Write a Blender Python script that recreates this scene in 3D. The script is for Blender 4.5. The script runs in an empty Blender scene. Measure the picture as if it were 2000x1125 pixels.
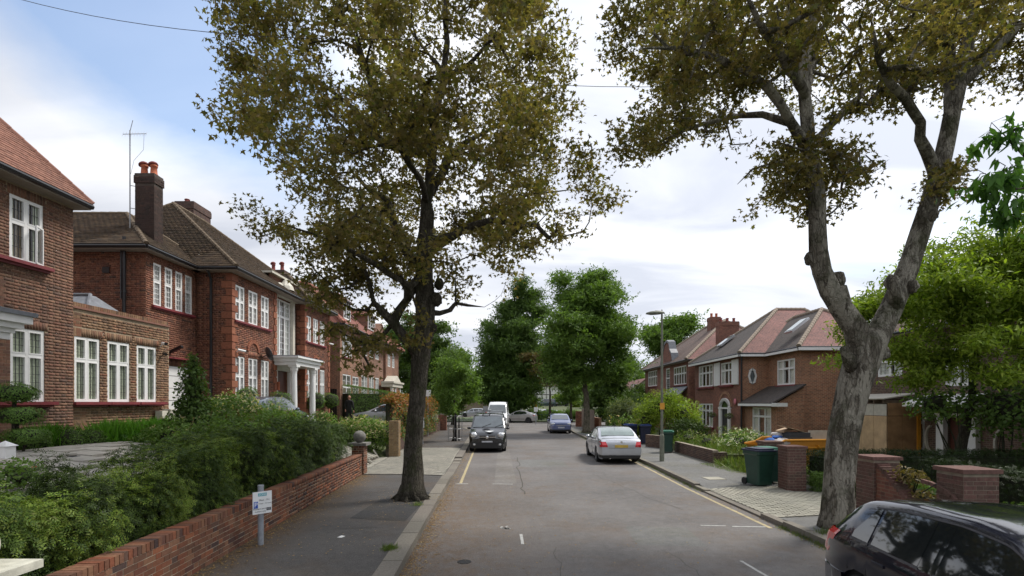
import bpy, math, random
import numpy as np
from mathutils import Vector, Matrix
random.seed(11); NR = np.random.default_rng(5)
SC = bpy.context.scene; COL = SC.collection
R = math.radians

# ------------------------------------------------------------------ camera, sky, sun, exposure
cam = bpy.data.cameras.new('camera'); camo = bpy.data.objects.new('camera', cam); COL.objects.link(camo)
cam.lens = 18.0; cam.sensor_width = 36.0; cam.shift_y = 0.11225; cam.clip_start = 0.05; cam.clip_end = 2500
camo.location = (0, 0, 2.5); camo.rotation_euler = (R(90), 0, 0); SC.camera = camo

SUN_EL, SUN_AZ = 56.0, 62.0          # azimuth measured from +Y (down the street) towards +X (right)
world = bpy.data.worlds.new('World'); SC.world = world; world.use_nodes = True
wn = world.node_tree.nodes; wl = world.node_tree.links; wn.clear()
def WN(t, **k):
    n = wn.new(t)
    for a, b in k.items(): setattr(n, a, b)
    return n
w_out = WN('ShaderNodeOutputWorld'); w_bg = WN('ShaderNodeBackground'); w_bg.inputs[1].default_value = 0.10
sky = WN('ShaderNodeTexSky', sky_type='NISHITA', sun_disc=False); sky.sun_elevation = R(SUN_EL); sky.sun_rotation = R(SUN_AZ)
sky.air_density = 1.2; sky.dust_density = .8; sky.ozone_density = 2.5
tc = WN('ShaderNodeTexCoord'); sep = WN('ShaderNodeSeparateXYZ'); wl.new(tc.outputs['Generated'], sep.inputs[0])
# project the direction on a cloud layer overhead: (x, y) / (z + 0.12)
zc = WN('ShaderNodeMath', operation='MAXIMUM'); wl.new(sep.outputs[2], zc.inputs[0]); zc.inputs[1].default_value = 0.0
za = WN('ShaderNodeMath', operation='ADD'); wl.new(zc.outputs[0], za.inputs[0]); za.inputs[1].default_value = 0.16
dx = WN('ShaderNodeMath', operation='DIVIDE'); wl.new(sep.outputs[0], dx.inputs[0]); wl.new(za.outputs[0], dx.inputs[1])
dy = WN('ShaderNodeMath', operation='DIVIDE'); wl.new(sep.outputs[1], dy.inputs[0]); wl.new(za.outputs[0], dy.inputs[1])
cmb = WN('ShaderNodeCombineXYZ'); wl.new(dx.outputs[0], cmb.inputs[0]); wl.new(dy.outputs[0], cmb.inputs[1])
nz = WN('ShaderNodeTexNoise'); nz.inputs['Scale'].default_value = 0.75; nz.inputs['Detail'].default_value = 9; nz.inputs['Roughness'].default_value = 0.55; nz.inputs['Distortion'].default_value = 0.3
wl.new(cmb.outputs[0], nz.inputs['Vector'])
# a wide clear gap in the cloud layer to the upper left, broken by the same noise
gv = WN('ShaderNodeVectorMath', operation='DISTANCE'); gs_ = WN('ShaderNodeVectorMath', operation='MULTIPLY'); gs_.inputs[1].default_value = (1, .55, 1); wl.new(cmb.outputs[0], gs_.inputs[0]); wl.new(gs_.outputs[0], gv.inputs[0]); gv.inputs[1].default_value = (-.74, .62, 0)
gm = WN('ShaderNodeMapRange'); wl.new(gv.outputs['Value'], gm.inputs[0])
gm.inputs[1].default_value = 0.08; gm.inputs[2].default_value = 0.52; gm.inputs[3].default_value = -0.24; gm.inputs[4].default_value = 0.22
ad = WN('ShaderNodeMath', operation='ADD'); wl.new(nz.outputs['Fac'], ad.inputs[0]); wl.new(gm.outputs[0], ad.inputs[1])
cr = WN('ShaderNodeValToRGB'); cr.color_ramp.elements[0].position = 0.36; cr.color_ramp.elements[1].position = 0.62
cr.color_ramp.elements[0].color = (.20, .20, .20, 1); wl.new(ad.outputs[0], cr.inputs[0])
# cloud brightness: soft grey bellies in otherwise bright white
nz2 = WN('ShaderNodeTexNoise'); nz2.inputs['Scale'].default_value = 1.3; nz2.inputs['Detail'].default_value = 7; nz2.inputs['Distortion'].default_value = 0.5
mp2 = WN('ShaderNodeMapping'); mp2.inputs['Scale'].default_value = (0.55, 1.3, 1); mp2.inputs['Location'].default_value = (3.1, 1.7, 0)
wl.new(cmb.outputs[0], mp2.inputs[0]); wl.new(mp2.outputs[0], nz2.inputs['Vector'])
cb = WN('ShaderNodeValToRGB'); e = cb.color_ramp.elements
e[0].position = 0.40; e[0].color = (2.7, 2.86, 3.25, 1); e[1].position = 0.67; e[1].color = (4.5, 4.55, 4.7, 1)
wl.new(nz2.outputs['Fac'], cb.inputs[0])
# the overcast is brighter towards the sun
sd = Vector((math.sin(R(SUN_AZ)) * math.cos(R(SUN_EL)), math.cos(R(SUN_AZ)) * math.cos(R(SUN_EL)), math.sin(R(SUN_EL))))
dt = WN('ShaderNodeVectorMath', operation='DOT_PRODUCT'); wl.new(tc.outputs['Generated'], dt.inputs[0]); dt.inputs[1].default_value = sd
dm = WN('ShaderNodeMapRange'); wl.new(dt.outputs['Value'], dm.inputs[0]); dm.inputs[1].default_value = 0.1; dm.inputs[2].default_value = 1.0
dm.inputs[3].default_value = 0.92; dm.inputs[4].default_value = 1.35
cm = WN('ShaderNodeVectorMath', operation='SCALE'); wl.new(cb.outputs[0], cm.inputs[0]); wl.new(dm.outputs[0], cm.inputs['Scale'])
mx = WN('ShaderNodeMix', data_type='RGBA'); wl.new(cr.outputs[0], mx.inputs[0])
skm = WN('ShaderNodeVectorMath', operation='SCALE'); wl.new(sky.outputs[0], skm.inputs[0]); skm.inputs['Scale'].default_value = .88
wl.new(skm.outputs[0], mx.inputs[6]); wl.new(cm.outputs[0], mx.inputs[7])
wl.new(mx.outputs[2], w_bg.inputs[0]); wl.new(w_bg.outputs[0], w_out.inputs[0])

sl = bpy.data.lights.new('sun', 'SUN'); sl.energy = 1.5; sl.angle = R(14); sl.color = (1, 0.95, 0.88)
so = bpy.data.objects.new('sun', sl); COL.objects.link(so)
so.rotation_euler = (-sd).to_track_quat('-Z', 'Y').to_euler()
SC.view_settings.view_transform = 'Standard'; SC.view_settings.look = 'None'; SC.view_settings.gamma = 1
SC.view_settings.use_curve_mapping = False; SC.view_settings.exposure = 1.34
SC.render.engine = 'CYCLES'; cy = SC.cycles
cy.use_denoising = True; cy.max_bounces = 6; cy.diffuse_bounces = 3; cy.glossy_bounces = 3; cy.transmission_bounces = 3
cy.transparent_max_bounces = 12; cy.use_adaptive_sampling = True; cy.caustics_reflective = False; cy.caustics_refractive = False

# ------------------------------------------------------------------ materials
def mk(name):
    m = bpy.data.materials.new(name); m.use_nodes = True
    nt = m.node_tree; b = nt.nodes['Principled BSDF']; return m, nt, b
def ramp(nt, src, stops, interp='LINEAR'):
    r = nt.nodes.new('ShaderNodeValToRGB'); cr_ = r.color_ramp; cr_.interpolation = interp
    while len(cr_.elements) < len(stops): cr_.elements.new(0.5)
    for e_, (p, c) in zip(cr_.elements, stops): e_.position = p; e_.color = (*c, 1)
    nt.links.new(src, r.inputs[0]); return r.outputs[0]
def posn(nt):
    g = nt.nodes.new('ShaderNodeNewGeometry'); return g
def noise(nt, vec, scale, detail=4, rough=.55):
    n = nt.nodes.new('ShaderNodeTexNoise'); n.inputs['Scale'].default_value = scale; n.inputs['Detail'].default_value = detail
    n.inputs['Roughness'].default_value = rough; nt.links.new(vec, n.inputs['Vector']); return n.outputs['Fac']
def mul(nt, a, b, f=1.0):
    m = nt.nodes.new('ShaderNodeMix'); m.data_type = 'RGBA'; m.blend_type = 'MULTIPLY'; m.inputs[0].default_value = f
    nt.links.new(a, m.inputs[6]); nt.links.new(b, m.inputs[7]); return m.outputs[2]
def mixc(nt, fac, a, b):
    m = nt.nodes.new('ShaderNodeMix'); m.data_type = 'RGBA'
    nt.links.new(fac, m.inputs[0])
    for v, i in ((a, 6), (b, 7)):
        if isinstance(v, tuple): m.inputs[i].default_value = (*v, 1)
        else: nt.links.new(v, m.inputs[i])
    return m.outputs[2]
def bump(nt, b, h, strength=.3, dist=.01):
    n = nt.nodes.new('ShaderNodeBump'); n.inputs['Strength'].default_value = strength; n.inputs['Distance'].default_value = dist
    nt.links.new(h, n.inputs['Height']); nt.links.new(n.outputs[0], b.inputs['Normal'])
def vary(c, k): return tuple(min(1, x * k) for x in c)
def plain(name, c, rough=.5, metal=0, coat=0, var=.15, scale=6, spec=None, bmp=0):
    m, nt, b = mk(name); g = posn(nt)
    f = noise(nt, g.outputs['Position'], scale, 5)
    nt.links.new(ramp(nt, f, [(.3, vary(c, 1 - var)), (.7, vary(c, 1 + var))]), b.inputs['Base Color'])
    b.inputs['Roughness'].default_value = rough; b.inputs['Metallic'].default_value = metal; b.inputs['Coat Weight'].default_value = coat
    b.inputs['Coat Roughness'].default_value = .04
    if spec is not None: b.inputs['Specular IOR Level'].default_value = spec
    if bmp: bump(nt, b, noise(nt, g.outputs['Position'], scale * 8, 4), bmp, .01)
    return m
def rand_piece(nt):
    oi = nt.nodes.new('ShaderNodeObjectInfo'); g = nt.nodes.new('ShaderNodeNewGeometry')
    a = nt.nodes.new('ShaderNodeMath'); a.operation = 'ADD'; nt.links.new(oi.outputs['Random'], a.inputs[0]); nt.links.new(g.outputs['Random Per Island'], a.inputs[1])
    f = nt.nodes.new('ShaderNodeMath'); f.operation = 'FRACT'; nt.links.new(a.outputs[0], f.inputs[0]); return f.outputs[0], g.outputs['Position']
def pieces_mat(name, cols, rough=.85, nscale=14, dirt=.35, bmp=.4):
    m, nt, b = mk(name); f, p = rand_piece(nt)
    st = [(i / (len(cols) - 1), c) for i, c in enumerate(cols)]
    c = ramp(nt, f, st)
    n1 = ramp(nt, noise(nt, p, nscale, 6, .65), [(.25, (1 - dirt,) * 3), (.75, (1 + dirt * .4,) * 3)])
    n2 = ramp(nt, noise(nt, p, .45, 4), [(.3, (.78, .8, .78)), (.7, (1.1, 1.08, 1.05))])
    nt.links.new(mul(nt, mul(nt, c, n1), n2), b.inputs['Base Color']); b.inputs['Roughness'].default_value = rough; b.inputs['Specular IOR Level'].default_value = .22
    bump(nt, b, noise(nt, p, 60, 4), bmp, .004); return m
def brick_tex(name, cols, mortar, w=.225, h=.075, ms=.011, rough=.88):
    m, nt, b = mk(name); uv = nt.nodes.new('ShaderNodeTexCoord'); g = posn(nt)
    br = nt.nodes.new('ShaderNodeTexBrick'); nt.links.new(uv.outputs['UV'], br.inputs['Vector'])
    br.inputs['Scale'].default_value = 1; br.inputs['Brick Width'].default_value = w; br.inputs['Row Height'].default_value = h
    br.inputs['Mortar Size'].default_value = ms; br.inputs['Mortar Smooth'].default_value = .2; br.inputs['Bias'].default_value = 0
    br.inputs['Color1'].default_value = (*cols[0], 1); br.inputs['Color2'].default_value = (*cols[1], 1); br.inputs['Mortar'].default_value = (*mortar, 1)
    # per-brick darkening from a second lattice of the same pitch
    wn_ = nt.nodes.new('ShaderNodeTexWhiteNoise'); wn_.noise_dimensions = '3D'
    sn = nt.nodes.new('ShaderNodeVectorMath'); sn.operation = 'SNAP'; sn.inputs[1].default_value = (w / 2, h, 1); nt.links.new(uv.outputs['UV'], sn.inputs[0]); nt.links.new(sn.outputs[0], wn_.inputs['Vector'])
    k = ramp(nt, wn_.outputs['Value'], [(0, (.62, .62, .66)), (.35, (.95, .95, .95)), (1, (1.15, 1.08, 1.0))])
    n2 = ramp(nt, noise(nt, g.outputs['Position'], .6, 6), [(.3, (.72, .74, .72)), (.7, (1.12, 1.1, 1.08))])
    nt.links.new(mul(nt, mul(nt, br.outputs['Color'], k, .8), n2), b.inputs['Base Color']); b.inputs['Roughness'].default_value = rough
    iv = nt.nodes.new('ShaderNodeMath'); iv.operation = 'SUBTRACT'; iv.inputs[0].default_value = 1; nt.links.new(br.outputs['Fac'], iv.inputs[1])
    bump(nt, b, iv.outputs[0], .6, .006); return m
def leaf_mat(name, cols, trans=.3, rough=.55, patch=.8, big=.7):
    m, nt, b = mk(name); f, p = rand_piece(nt)
    st = [(i / (len(cols) - 1), c) for i, c in enumerate(cols)]
    c = ramp(nt, f, st)
    n2 = ramp(nt, noise(nt, p, big, 3), [(.32, (patch, patch * .97, patch * .9)), (.68, (1.2, 1.17, 1.1))])
    c = mul(nt, c, n2); nt.links.new(c, b.inputs['Base Color']); b.inputs['Roughness'].default_value = rough; b.inputs['Specular IOR Level'].default_value = .22
    t = nt.nodes.new('ShaderNodeBsdfTranslucent'); br = nt.nodes.new('ShaderNodeMix'); br.data_type = 'RGBA'; br.blend_type = 'MULTIPLY'
    br.inputs[0].default_value = 1; nt.links.new(c, br.inputs[6]); br.inputs[7].default_value = (1.4, 1.5, .6, 1); nt.links.new(br.outputs[2], t.inputs[0])
    ms = nt.nodes.new('ShaderNodeMixShader'); ms.inputs[0].default_value = trans
    nt.links.new(b.outputs[0], ms.inputs[1]); nt.links.new(t.outputs[0], ms.inputs[2]); nt.links.new(ms.outputs[0], nt.nodes['Material Output'].inputs[0]); return m
def glass_mat(name, tint=(.55, .6, .58), refl=.09):
    m, nt, b = mk(name); nt.nodes.remove(b)
    tr = nt.nodes.new('ShaderNodeBsdfTransparent'); tr.inputs[0].default_value = (*tint, 1)
    gl = nt.nodes.new('ShaderNodeBsdfGlossy'); gl.inputs['Roughness'].default_value = .03
    lw = nt.nodes.new('ShaderNodeLayerWeight'); lw.inputs[0].default_value = .5; fr = nt.nodes.new('ShaderNodeMath'); fr.operation = 'POWER'; nt.links.new(lw.outputs['Facing'], fr.inputs[0]); fr.inputs[1].default_value = 3.5
    a = nt.nodes.new('ShaderNodeMath'); a.operation = 'ADD'; a.use_clamp = True; nt.links.new(fr.outputs[0], a.inputs[0]); a.inputs[1].default_value = refl
    ms = nt.nodes.new('ShaderNodeMixShader'); nt.links.new(a.outputs[0], ms.inputs[0]); nt.links.new(tr.outputs[0], ms.inputs[1]); nt.links.new(gl.outputs[0], ms.inputs[2])
    nt.links.new(ms.outputs[0], nt.nodes['Material Output'].inputs[0]); return m
def asphalt(name, c, brown=(.1, .08, .05), edge=None, stain=.5):
    """edge: (a, b, c, width, y_near, y_far) silt that gathers along the line a*x + b*y + c = 0"""
    m, nt, b = mk(name); g = posn(nt); p = g.outputs['Position']; N = nt.nodes.new; Lk = nt.links.new
    def math_(op, x, y=None):
        n = N('ShaderNodeMath'); n.operation = op; n.use_clamp = False
        for i, v in enumerate((x, y)):
            if v is None: continue
            if isinstance(v, (int, float)): n.inputs[i].default_value = v
            else: Lk(v, n.inputs[i])
        return n.outputs[0]
    base = ramp(nt, noise(nt, p, .45, 7, .62), [(.3, vary(c, .80)), (.5, c), (.7, vary(c, 1.18))])
    mid = ramp(nt, noise(nt, p, 6, 6, .7), [(.3, (.84,) * 3), (.7, (1.13,) * 3)])
    fine = ramp(nt, noise(nt, p, 60, 3, .85), [(.34, (.58,) * 3), (.5, (1, 1, 1)), (.66, (1.55, 1.52, 1.45))])
    col = mul(nt, mul(nt, base, mid), fine)
    # oil drips, gum and old repairs
    vo = N('ShaderNodeTexVoronoi'); vo.inputs['Scale'].default_value = 1.7; Lk(p, vo.inputs['Vector'])
    spot = ramp(nt, vo.outputs['Distance'], [(.03, (1,) * 3), (.10, (0,) * 3)]); vo2 = N('ShaderNodeTexVoronoi'); vo2.inputs['Scale'].default_value = 7; Lk(p, vo2.inputs['Vector'])
    gum = ramp(nt, vo2.outputs['Distance'], [(.035, (.55,) * 3), (.06, (0,) * 3)])
    col = mixc(nt, math_('MULTIPLY', spot, stain), col, vary(c, .45)); col = mixc(nt, math_('MULTIPLY', gum, stain), col, vary(c, 1.7))
    f = ramp(nt, noise(nt, p, .55, 8, .72), [(.48, (0,) * 3), (.68, (.5,) * 3)])
    if edge:
        sx = N('ShaderNodeSeparateXYZ'); Lk(p, sx.inputs[0]); d = math_('ADD', math_('ADD', math_('MULTIPLY', sx.outputs[0], edge[0]), math_('MULTIPLY', sx.outputs[1], edge[1])), edge[2])
        r1 = N('ShaderNodeMapRange'); Lk(d, r1.inputs[0]); r1.inputs[1].default_value = 0; r1.inputs[2].default_value = edge[3]; r1.inputs[3].default_value = 1; r1.inputs[4].default_value = 0
        r2 = N('ShaderNodeMapRange'); Lk(sx.outputs[1], r2.inputs[0]); r2.inputs[1].default_value = edge[4]; r2.inputs[2].default_value = edge[5]; r2.inputs[3].default_value = 1; r2.inputs[4].default_value = .2
        nf = ramp(nt, noise(nt, p, 4, 8, .78), [(.36, (.15,) * 3), (.62, (1.1,) * 3)])
        f = math_('MAXIMUM', f, math_('MULTIPLY', math_('MULTIPLY', r1.outputs[0], r2.outputs[0]), nf))
    col = mixc(nt, f, col, mul(nt, ramp(nt, noise(nt, p, 25, 4, .8), [(.35, vary(brown, .6)), (.65, vary(brown, 1.35))]), fine, .5))
    Lk(col, b.inputs['Base Color']); b.inputs['Roughness'].default_value = .88; b.inputs['Specular IOR Level'].default_value = .22
    bump(nt, b, noise(nt, p, 90, 3, .7), .7, .008); return m
def car_paint(name, c, metal=.3, rough=.3):
    m, nt, b = mk(name); b.inputs['Base Color'].default_value = (*c, 1); b.inputs['Metallic'].default_value = metal
    b.inputs['Roughness'].default_value = rough; b.inputs['Coat Weight'].default_value = 1; b.inputs['Coat Roughness'].default_value = .012
    g = posn(nt); f = noise(nt, g.outputs['Position'], 3.5, 5)
    nt.links.new(ramp(nt, f, [(.3, vary(c, .93)), (.7, vary(c, 1.06))]), b.inputs['Base Color'])
    return m
def bark(name, a, b_, c_, sc=9, flake=0):
    m, nt, b = mk(name); g = posn(nt); p = g.outputs['Position']
    mp = nt.nodes.new('ShaderNodeMapping'); mp.inputs['Scale'].default_value = (1, 1, .34); nt.links.new(p, mp.inputs[0])
    f = noise(nt, mp.outputs[0], sc, 10, .75); c = ramp(nt, f, [(.34, a), (.5, b_), (.64, c_)])
    vo = nt.nodes.new('ShaderNodeTexVoronoi'); vo.feature = 'DISTANCE_TO_EDGE'; vo.inputs['Scale'].default_value = 16
    wp = nt.nodes.new('ShaderNodeVectorMath'); wp.operation = 'ADD'; nn = nt.nodes.new('ShaderNodeTexNoise'); nn.inputs['Scale'].default_value = 7; nt.links.new(mp.outputs[0], nn.inputs['Vector'])
    sc_ = nt.nodes.new('ShaderNodeVectorMath'); sc_.operation = 'SCALE'; sc_.inputs['Scale'].default_value = .16; nt.links.new(nn.outputs['Color'], sc_.inputs[0]); nt.links.new(mp.outputs[0], wp.inputs[0]); nt.links.new(sc_.outputs[0], wp.inputs[1]); nt.links.new(wp.outputs[0], vo.inputs['Vector'])
    cr_ = ramp(nt, vo.outputs['Distance'], [(.0, (.45,) * 3), (.12, (1.05,) * 3)]); c = mul(nt, c, cr_, .75)
    if flake:
        fl = ramp(nt, noise(nt, mp.outputs[0], 3.6, 8, .68), [(.50, (0,) * 3), (.54, (flake,) * 3)]); c = mixc(nt, fl, c, vary(c_, 1.35))
    moss = ramp(nt, noise(nt, p, 1.9, 8, .68), [(.50, (0,) * 3), (.64, (.7,) * 3)]); c = mixc(nt, moss, c, (.05, .058, .024))
    nt.links.new(c, b.inputs['Base Color']); b.inputs['Roughness'].default_value = .95; b.inputs['Specular IOR Level'].default_value = .15
    h = mul(nt, cr_, ramp(nt, f, [(.3, (.3,) * 3), (.7, (1,) * 3)])); bump(nt, b, h, 1.0, .06); return m

M = {}
M['brickA'] = pieces_mat('brown_brick', [(.13, .08, .065), (.25, .13, .09), (.175, .10, .075), (.27, .155, .105), (.22, .11, .08), (.145, .095, .078)])
M['brickX'] = pieces_mat('buff_brown_brick', [(.135, .088, .062), (.28, .165, .10), (.20, .12, .075), (.32, .20, .125), (.26, .12, .075), (.165, .105, .075)])
M['brickB'] = pieces_mat('red_brick', [(.10, .06, .05), (.27, .115, .075), (.19, .085, .06), (.31, .145, .092), (.23, .095, .066), (.14, .073, .058)])
M['quoin'] = pieces_mat('orange_red_quoin', [(.30, .115, .07), (.37, .15, .09), (.27, .105, .068), (.33, .13, .08)])
M['brickW'] = pieces_mat('wall_brick', [(.07, .05, .05), (.26, .095, .055), (.13, .075, .055), (.34, .13, .07), (.085, .06, .058), (.27, .14, .085), (.18, .085, .06), (.30, .16, .10)], nscale=25)
M['brickP'] = pieces_mat('pier_brick', [(.15, .085, .075), (.20, .11, .095), (.13, .09, .075), (.17, .09, .08)], nscale=20, dirt=.5)
M['brickY'] = pieces_mat('tan_brick', [(.28, .20, .11), (.36, .25, .14), (.24, .16, .09)], nscale=20)
M['brickG'] = pieces_mat('old_grey_brown_brick', [(.12, .075, .065), (.17, .11, .085), (.10, .07, .06), (.14, .085, .075)], nscale=18, dirt=.5)
M['mortarA'] = plain('buff_mortar', (.33, .255, .175), .95, var=.2); M['mortarB'] = plain('red_mortar', (.26, .155, .10), .95, var=.25)
M['mortarW'] = plain('cream_mortar', (.46, .41, .31), .95, var=.3); M['mortarP'] = plain('dark_mortar', (.26, .22, .17), .95, var=.3)
M['btexC'] = brick_tex('brick_wall_brown_red', [(.29, .13, .085), (.22, .105, .07)], (.36, .26, .18))
M['btexC2'] = brick_tex('brick_wall_red', [(.27, .125, .085), (.21, .10, .07)], (.30, .22, .16))
M['btexE'] = brick_tex('brick_wall_orange_brown', [(.36, .15, .088), (.27, .12, .075)], (.42, .31, .21))
M['btexE2'] = brick_tex('brick_wall_dark_red', [(.25, .095, .068), (.19, .075, .055)], (.24, .15, .11))
M['btexF'] = brick_tex('brick_wall_dull_brown', [(.13, .075, .058), (.09, .055, .045)], (.2, .16, .12))
M['tileA'] = pieces_mat('pink_clay_tile', [(.24, .115, .085), (.30, .15, .11), (.20, .10, .075), (.27, .13, .10)], nscale=9, dirt=.25)
M['tileB'] = pieces_mat('brown_clay_tile', [(.055, .04, .027), (.085, .06, .037), (.068, .046, .032), (.105, .07, .042)], nscale=3, dirt=.5)
def rooftex(n, a, b_, mo): return brick_tex(n, [a, b_], mo, w=.17, h=.105, ms=.008, rough=.85)
M['roofC'] = rooftex('red_clay_roof', (.24, .075, .05), (.19, .065, .045), (.07, .03, .025))
M['roofE'] = rooftex('rosy_clay_roof', (.25, .12, .105), (.20, .095, .085), (.10, .05, .045))
M['roofEd'] = rooftex('slate_brown_roof', (.075, .06, .054), (.055, .046, .042), (.03, .026, .024))  # darker grey-brown tiles for the street-side slopes and the lean-to
M['roofD'] = rooftex('brown_clay_roof', (.13, .082, .065), (.105, .068, .056), (.05, .035, .03))
M['hip'] = plain('mortared_hip', (.27, .22, .17), .9); M['hipA'] = plain('clay_hip', (.23, .11, .08), .9); M['hipB'] = plain('old_hip', (.13, .095, .06), .9)
M['hipC'] = plain('pink_ridge', (.34, .14, .10), .85)
M['white'] = plain('white_paint', (.78, .78, .77), .35, var=.04); M['cream'] = plain('cream_stone', (.55, .52, .44), .7, var=.12)
M['sill'] = plain('dark_red_paint', (.20, .035, .04), .5, var=.2); M['black'] = plain('black_gutter', (.012, .012, .014), .35)
M['lead'] = plain('lead_sheet', (.16, .17, .19), .5, var=.25); M['came'] = plain('lead_came', (.05, .05, .055), .5)
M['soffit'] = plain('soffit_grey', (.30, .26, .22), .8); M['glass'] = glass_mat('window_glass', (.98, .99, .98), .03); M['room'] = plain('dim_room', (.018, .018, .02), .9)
M['glassw'] = glass_mat('patio_glass', (.4, .45, .42), .12)
M['curtain'] = plain('sage_curtain', (.66, .71, .56), .9, scale=20); M['net'] = plain('net_curtain', (.78, .78, .74), .9, scale=20)
M['stone'] = plain('weathered_stone', (.17, .165, .15), .9, var=.3, scale=9, bmp=.4); M['capw'] = plain('painted_cap', (.50, .49, .41), .65, var=.28, scale=7, bmp=.25)
M['pot'] = plain('orange_chimney_pot', (.42, .12, .055), .8, var=.2); M['potr'] = plain('dark_red_pot', (.2, .05, .04), .8)
M['brickCh'] = pieces_mat('sooty_brick', [(.045, .035, .032), (.075, .05, .042), (.06, .04, .036), (.09, .055, .045)])
M['mortarC'] = plain('sooty_mortar', (.07, .055, .045), .95)
M['btexCh'] = brick_tex('sooty_brick_wall', [(.10, .05, .04), (.07, .042, .035)], (.08, .06, .05))
M['steel'] = plain('galvanised_steel', (.30, .31, .32), .45, metal=.6); M['lampgrey'] = plain('grey_green_paint', (.17, .18, .14), .55, var=.2)
M['postgrey'] = plain('grey_post_paint', (.26, .28, .31), .5, var=.2, scale=15)
M['signw'] = plain('sign_white', (.75, .77, .77), .4, var=.05); M['signblue'] = plain('sign_blue', (.02, .08, .42), .4)
M['signcyan'] = plain('sign_turquoise', (.10, .38, .45), .4); M['ink'] = plain('sign_ink', (.03, .03, .04), .5)
M['yellowline'] = plain('worn_yellow_paint', (.36, .30, .17), .8, var=.35, scale=8); M['whiteline'] = plain('worn_white_paint', (.42, .42, .40), .8, var=.4, scale=14)
M['road'] = asphalt('road_asphalt', (.150, .143, .139), (.145, .102, .068), (1, .037, 1.40, 2.8, 13, 19)); M['pave'] = asphalt('footway_asphalt', (.082, .078, .075), (.11, .075, .045), (1, .055, 4.0, .95, 30, 60))
M['paveR'] = asphalt('grey_footway_asphalt', (.15, .15, .145), (.12, .11, .07), (-1, 0, 7.95, .5, 30, 60)); M['patch'] = asphalt('fresh_asphalt', (.045, .045, .046))
M['pave2'] = asphalt('trench_repair_asphalt', (.175, .165, .155)); M['kerb'] = pieces_mat('granite_kerb', [(.17, .155, .13), (.23, .21, .18), (.19, .17, .15), (.26, .24, .2)], nscale=30, dirt=.4)
M['bed'] = plain('kerb_bedding', (.06, .055, .045), .95); M['paver'] = pieces_mat('pale_block_paver', [(.30, .29, .25), (.36, .34, .29), (.27, .26, .23), (.33, .31, .27)], nscale=20, dirt=.3)
M['paverR'] = pieces_mat('buff_block_paver', [(.32, .31, .26), (.37, .355, .30), (.30, .29, .25)], nscale=20, dirt=.25)
M['slab'] = pieces_mat('path_slab', [(.44, .41, .37), (.48, .45, .41), (.41, .385, .35)], nscale=6, dirt=.3)
M['soil'] = plain('dark_soil', (.045, .034, .022), .95, var=.4, scale=3, bmp=.8); M['grassg'] = plain('rough_ground', (.07, .085, .03), .95, var=.4, scale=2, bmp=.8)
M['farg'] = plain('far_ground', (.06, .085, .03), .95, var=.3, scale=.3)
M['barkL'] = bark('sycamore_bark_dark', (.03, .027, .021), (.08, .072, .056), (.15, .135, .11))
M['barkR'] = bark('sycamore_bark_pale', (.07, .06, .048), (.17, .152, .122), (.30, .28, .235), 8, .75)
M['barkG'] = bark('garden_bark', (.03, .026, .02), (.07, .06, .045), (.12, .1, .08)); M['barkT'] = bark('grey_bark', (.09, .08, .06), (.19, .17, .13), (.28, .25, .19))
M['leafS'] = leaf_mat('sycamore_leaf', [(.118, .108, .044), (.195, .16, .068), (.10, .115, .042), (.24, .18, .085), (.15, .14, .056), (.19, .14, .062), (.088, .10, .038)], .5, patch=.62, big=.9)
M['leafD'] = leaf_mat('dark_green_leaf', [(.055, .10, .028), (.10, .17, .042), (.07, .13, .034), (.135, .22, .055)], .33, patch=.62)
M['leafG'] = leaf_mat('mid_green_leaf', [(.075, .14, .032), (.13, .225, .05), (.10, .18, .042), (.18, .28, .066)], .36, patch=.68)
M['leafY'] = leaf_mat('yellow_green_leaf', [(.13, .21, .028), (.25, .34, .045), (.17, .27, .036), (.32, .40, .06)], .38, patch=.6)
M['leafC'] = leaf_mat('cherry_leaf', [(.06, .14, .035), (.085, .19, .045), (.05, .12, .03)], .45)
M['yew'] = leaf_mat('yew_needles', [(.018, .036, .009), (.045, .085, .016), (.08, .135, .024), (.028, .05, .011)], .2, patch=.5, big=1.1)
M['yewt'] = leaf_mat('young_yew_needles', [(.12, .21, .03), (.19, .28, .042), (.16, .20, .038), (.09, .175, .026)], .25, patch=.6, big=1.3)
M['box'] = leaf_mat('box_leaf', [(.06, .12, .028), (.10, .18, .04), (.14, .24, .055)], .25); M['boxd'] = leaf_mat('dark_hedge_leaf', [(.014, .028, .009), (.024, .045, .012), (.035, .06, .016)], .15); M['photinia'] = leaf_mat('red_tipped_leaf', [(.30, .085, .035), (.40, .15, .05), (.15, .13, .035), (.34, .17, .055), (.22, .08, .03)], .3)
M['cream_fl'] = leaf_mat('cream_flower', [(.42, .38, .22), (.5, .45, .3), (.30, .28, .13)], .3); M['whitefl'] = leaf_mat('white_petal', [(.75, .75, .7), (.8, .8, .75)], .3)
M['rosefl'] = leaf_mat('apricot_rose', [(.7, .5, .22), (.75, .6, .35)], .3); M['redfl'] = leaf_mat('red_flower', [(.45, .02, .03), (.5, .05, .08)], .2)
M['bronze'] = leaf_mat('bronze_leaf', [(.10, .075, .03), (.14, .11, .045), (.08, .07, .03)], .35)
M['grass'] = leaf_mat('grass_blade', [(.08, .15, .03), (.13, .2, .05), (.17, .19, .07)], .35); M['grassb'] = leaf_mat('lush_grass_blade', [(.08, .22, .025), (.13, .30, .04)], .4)
M['litter'] = leaf_mat('dry_litter', [(.24, .14, .05), (.32, .22, .09), (.18, .10, .04), (.36, .28, .14)], .1)
M['varieg'] = leaf_mat('variegated_leaf', [(.06, .10, .04), (.20, .23, .10), (.09, .13, .06), (.15, .19, .1)], .3)
M['core'] = plain('twig_mass', (.02, .022, .01), .95, var=.4)
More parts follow.
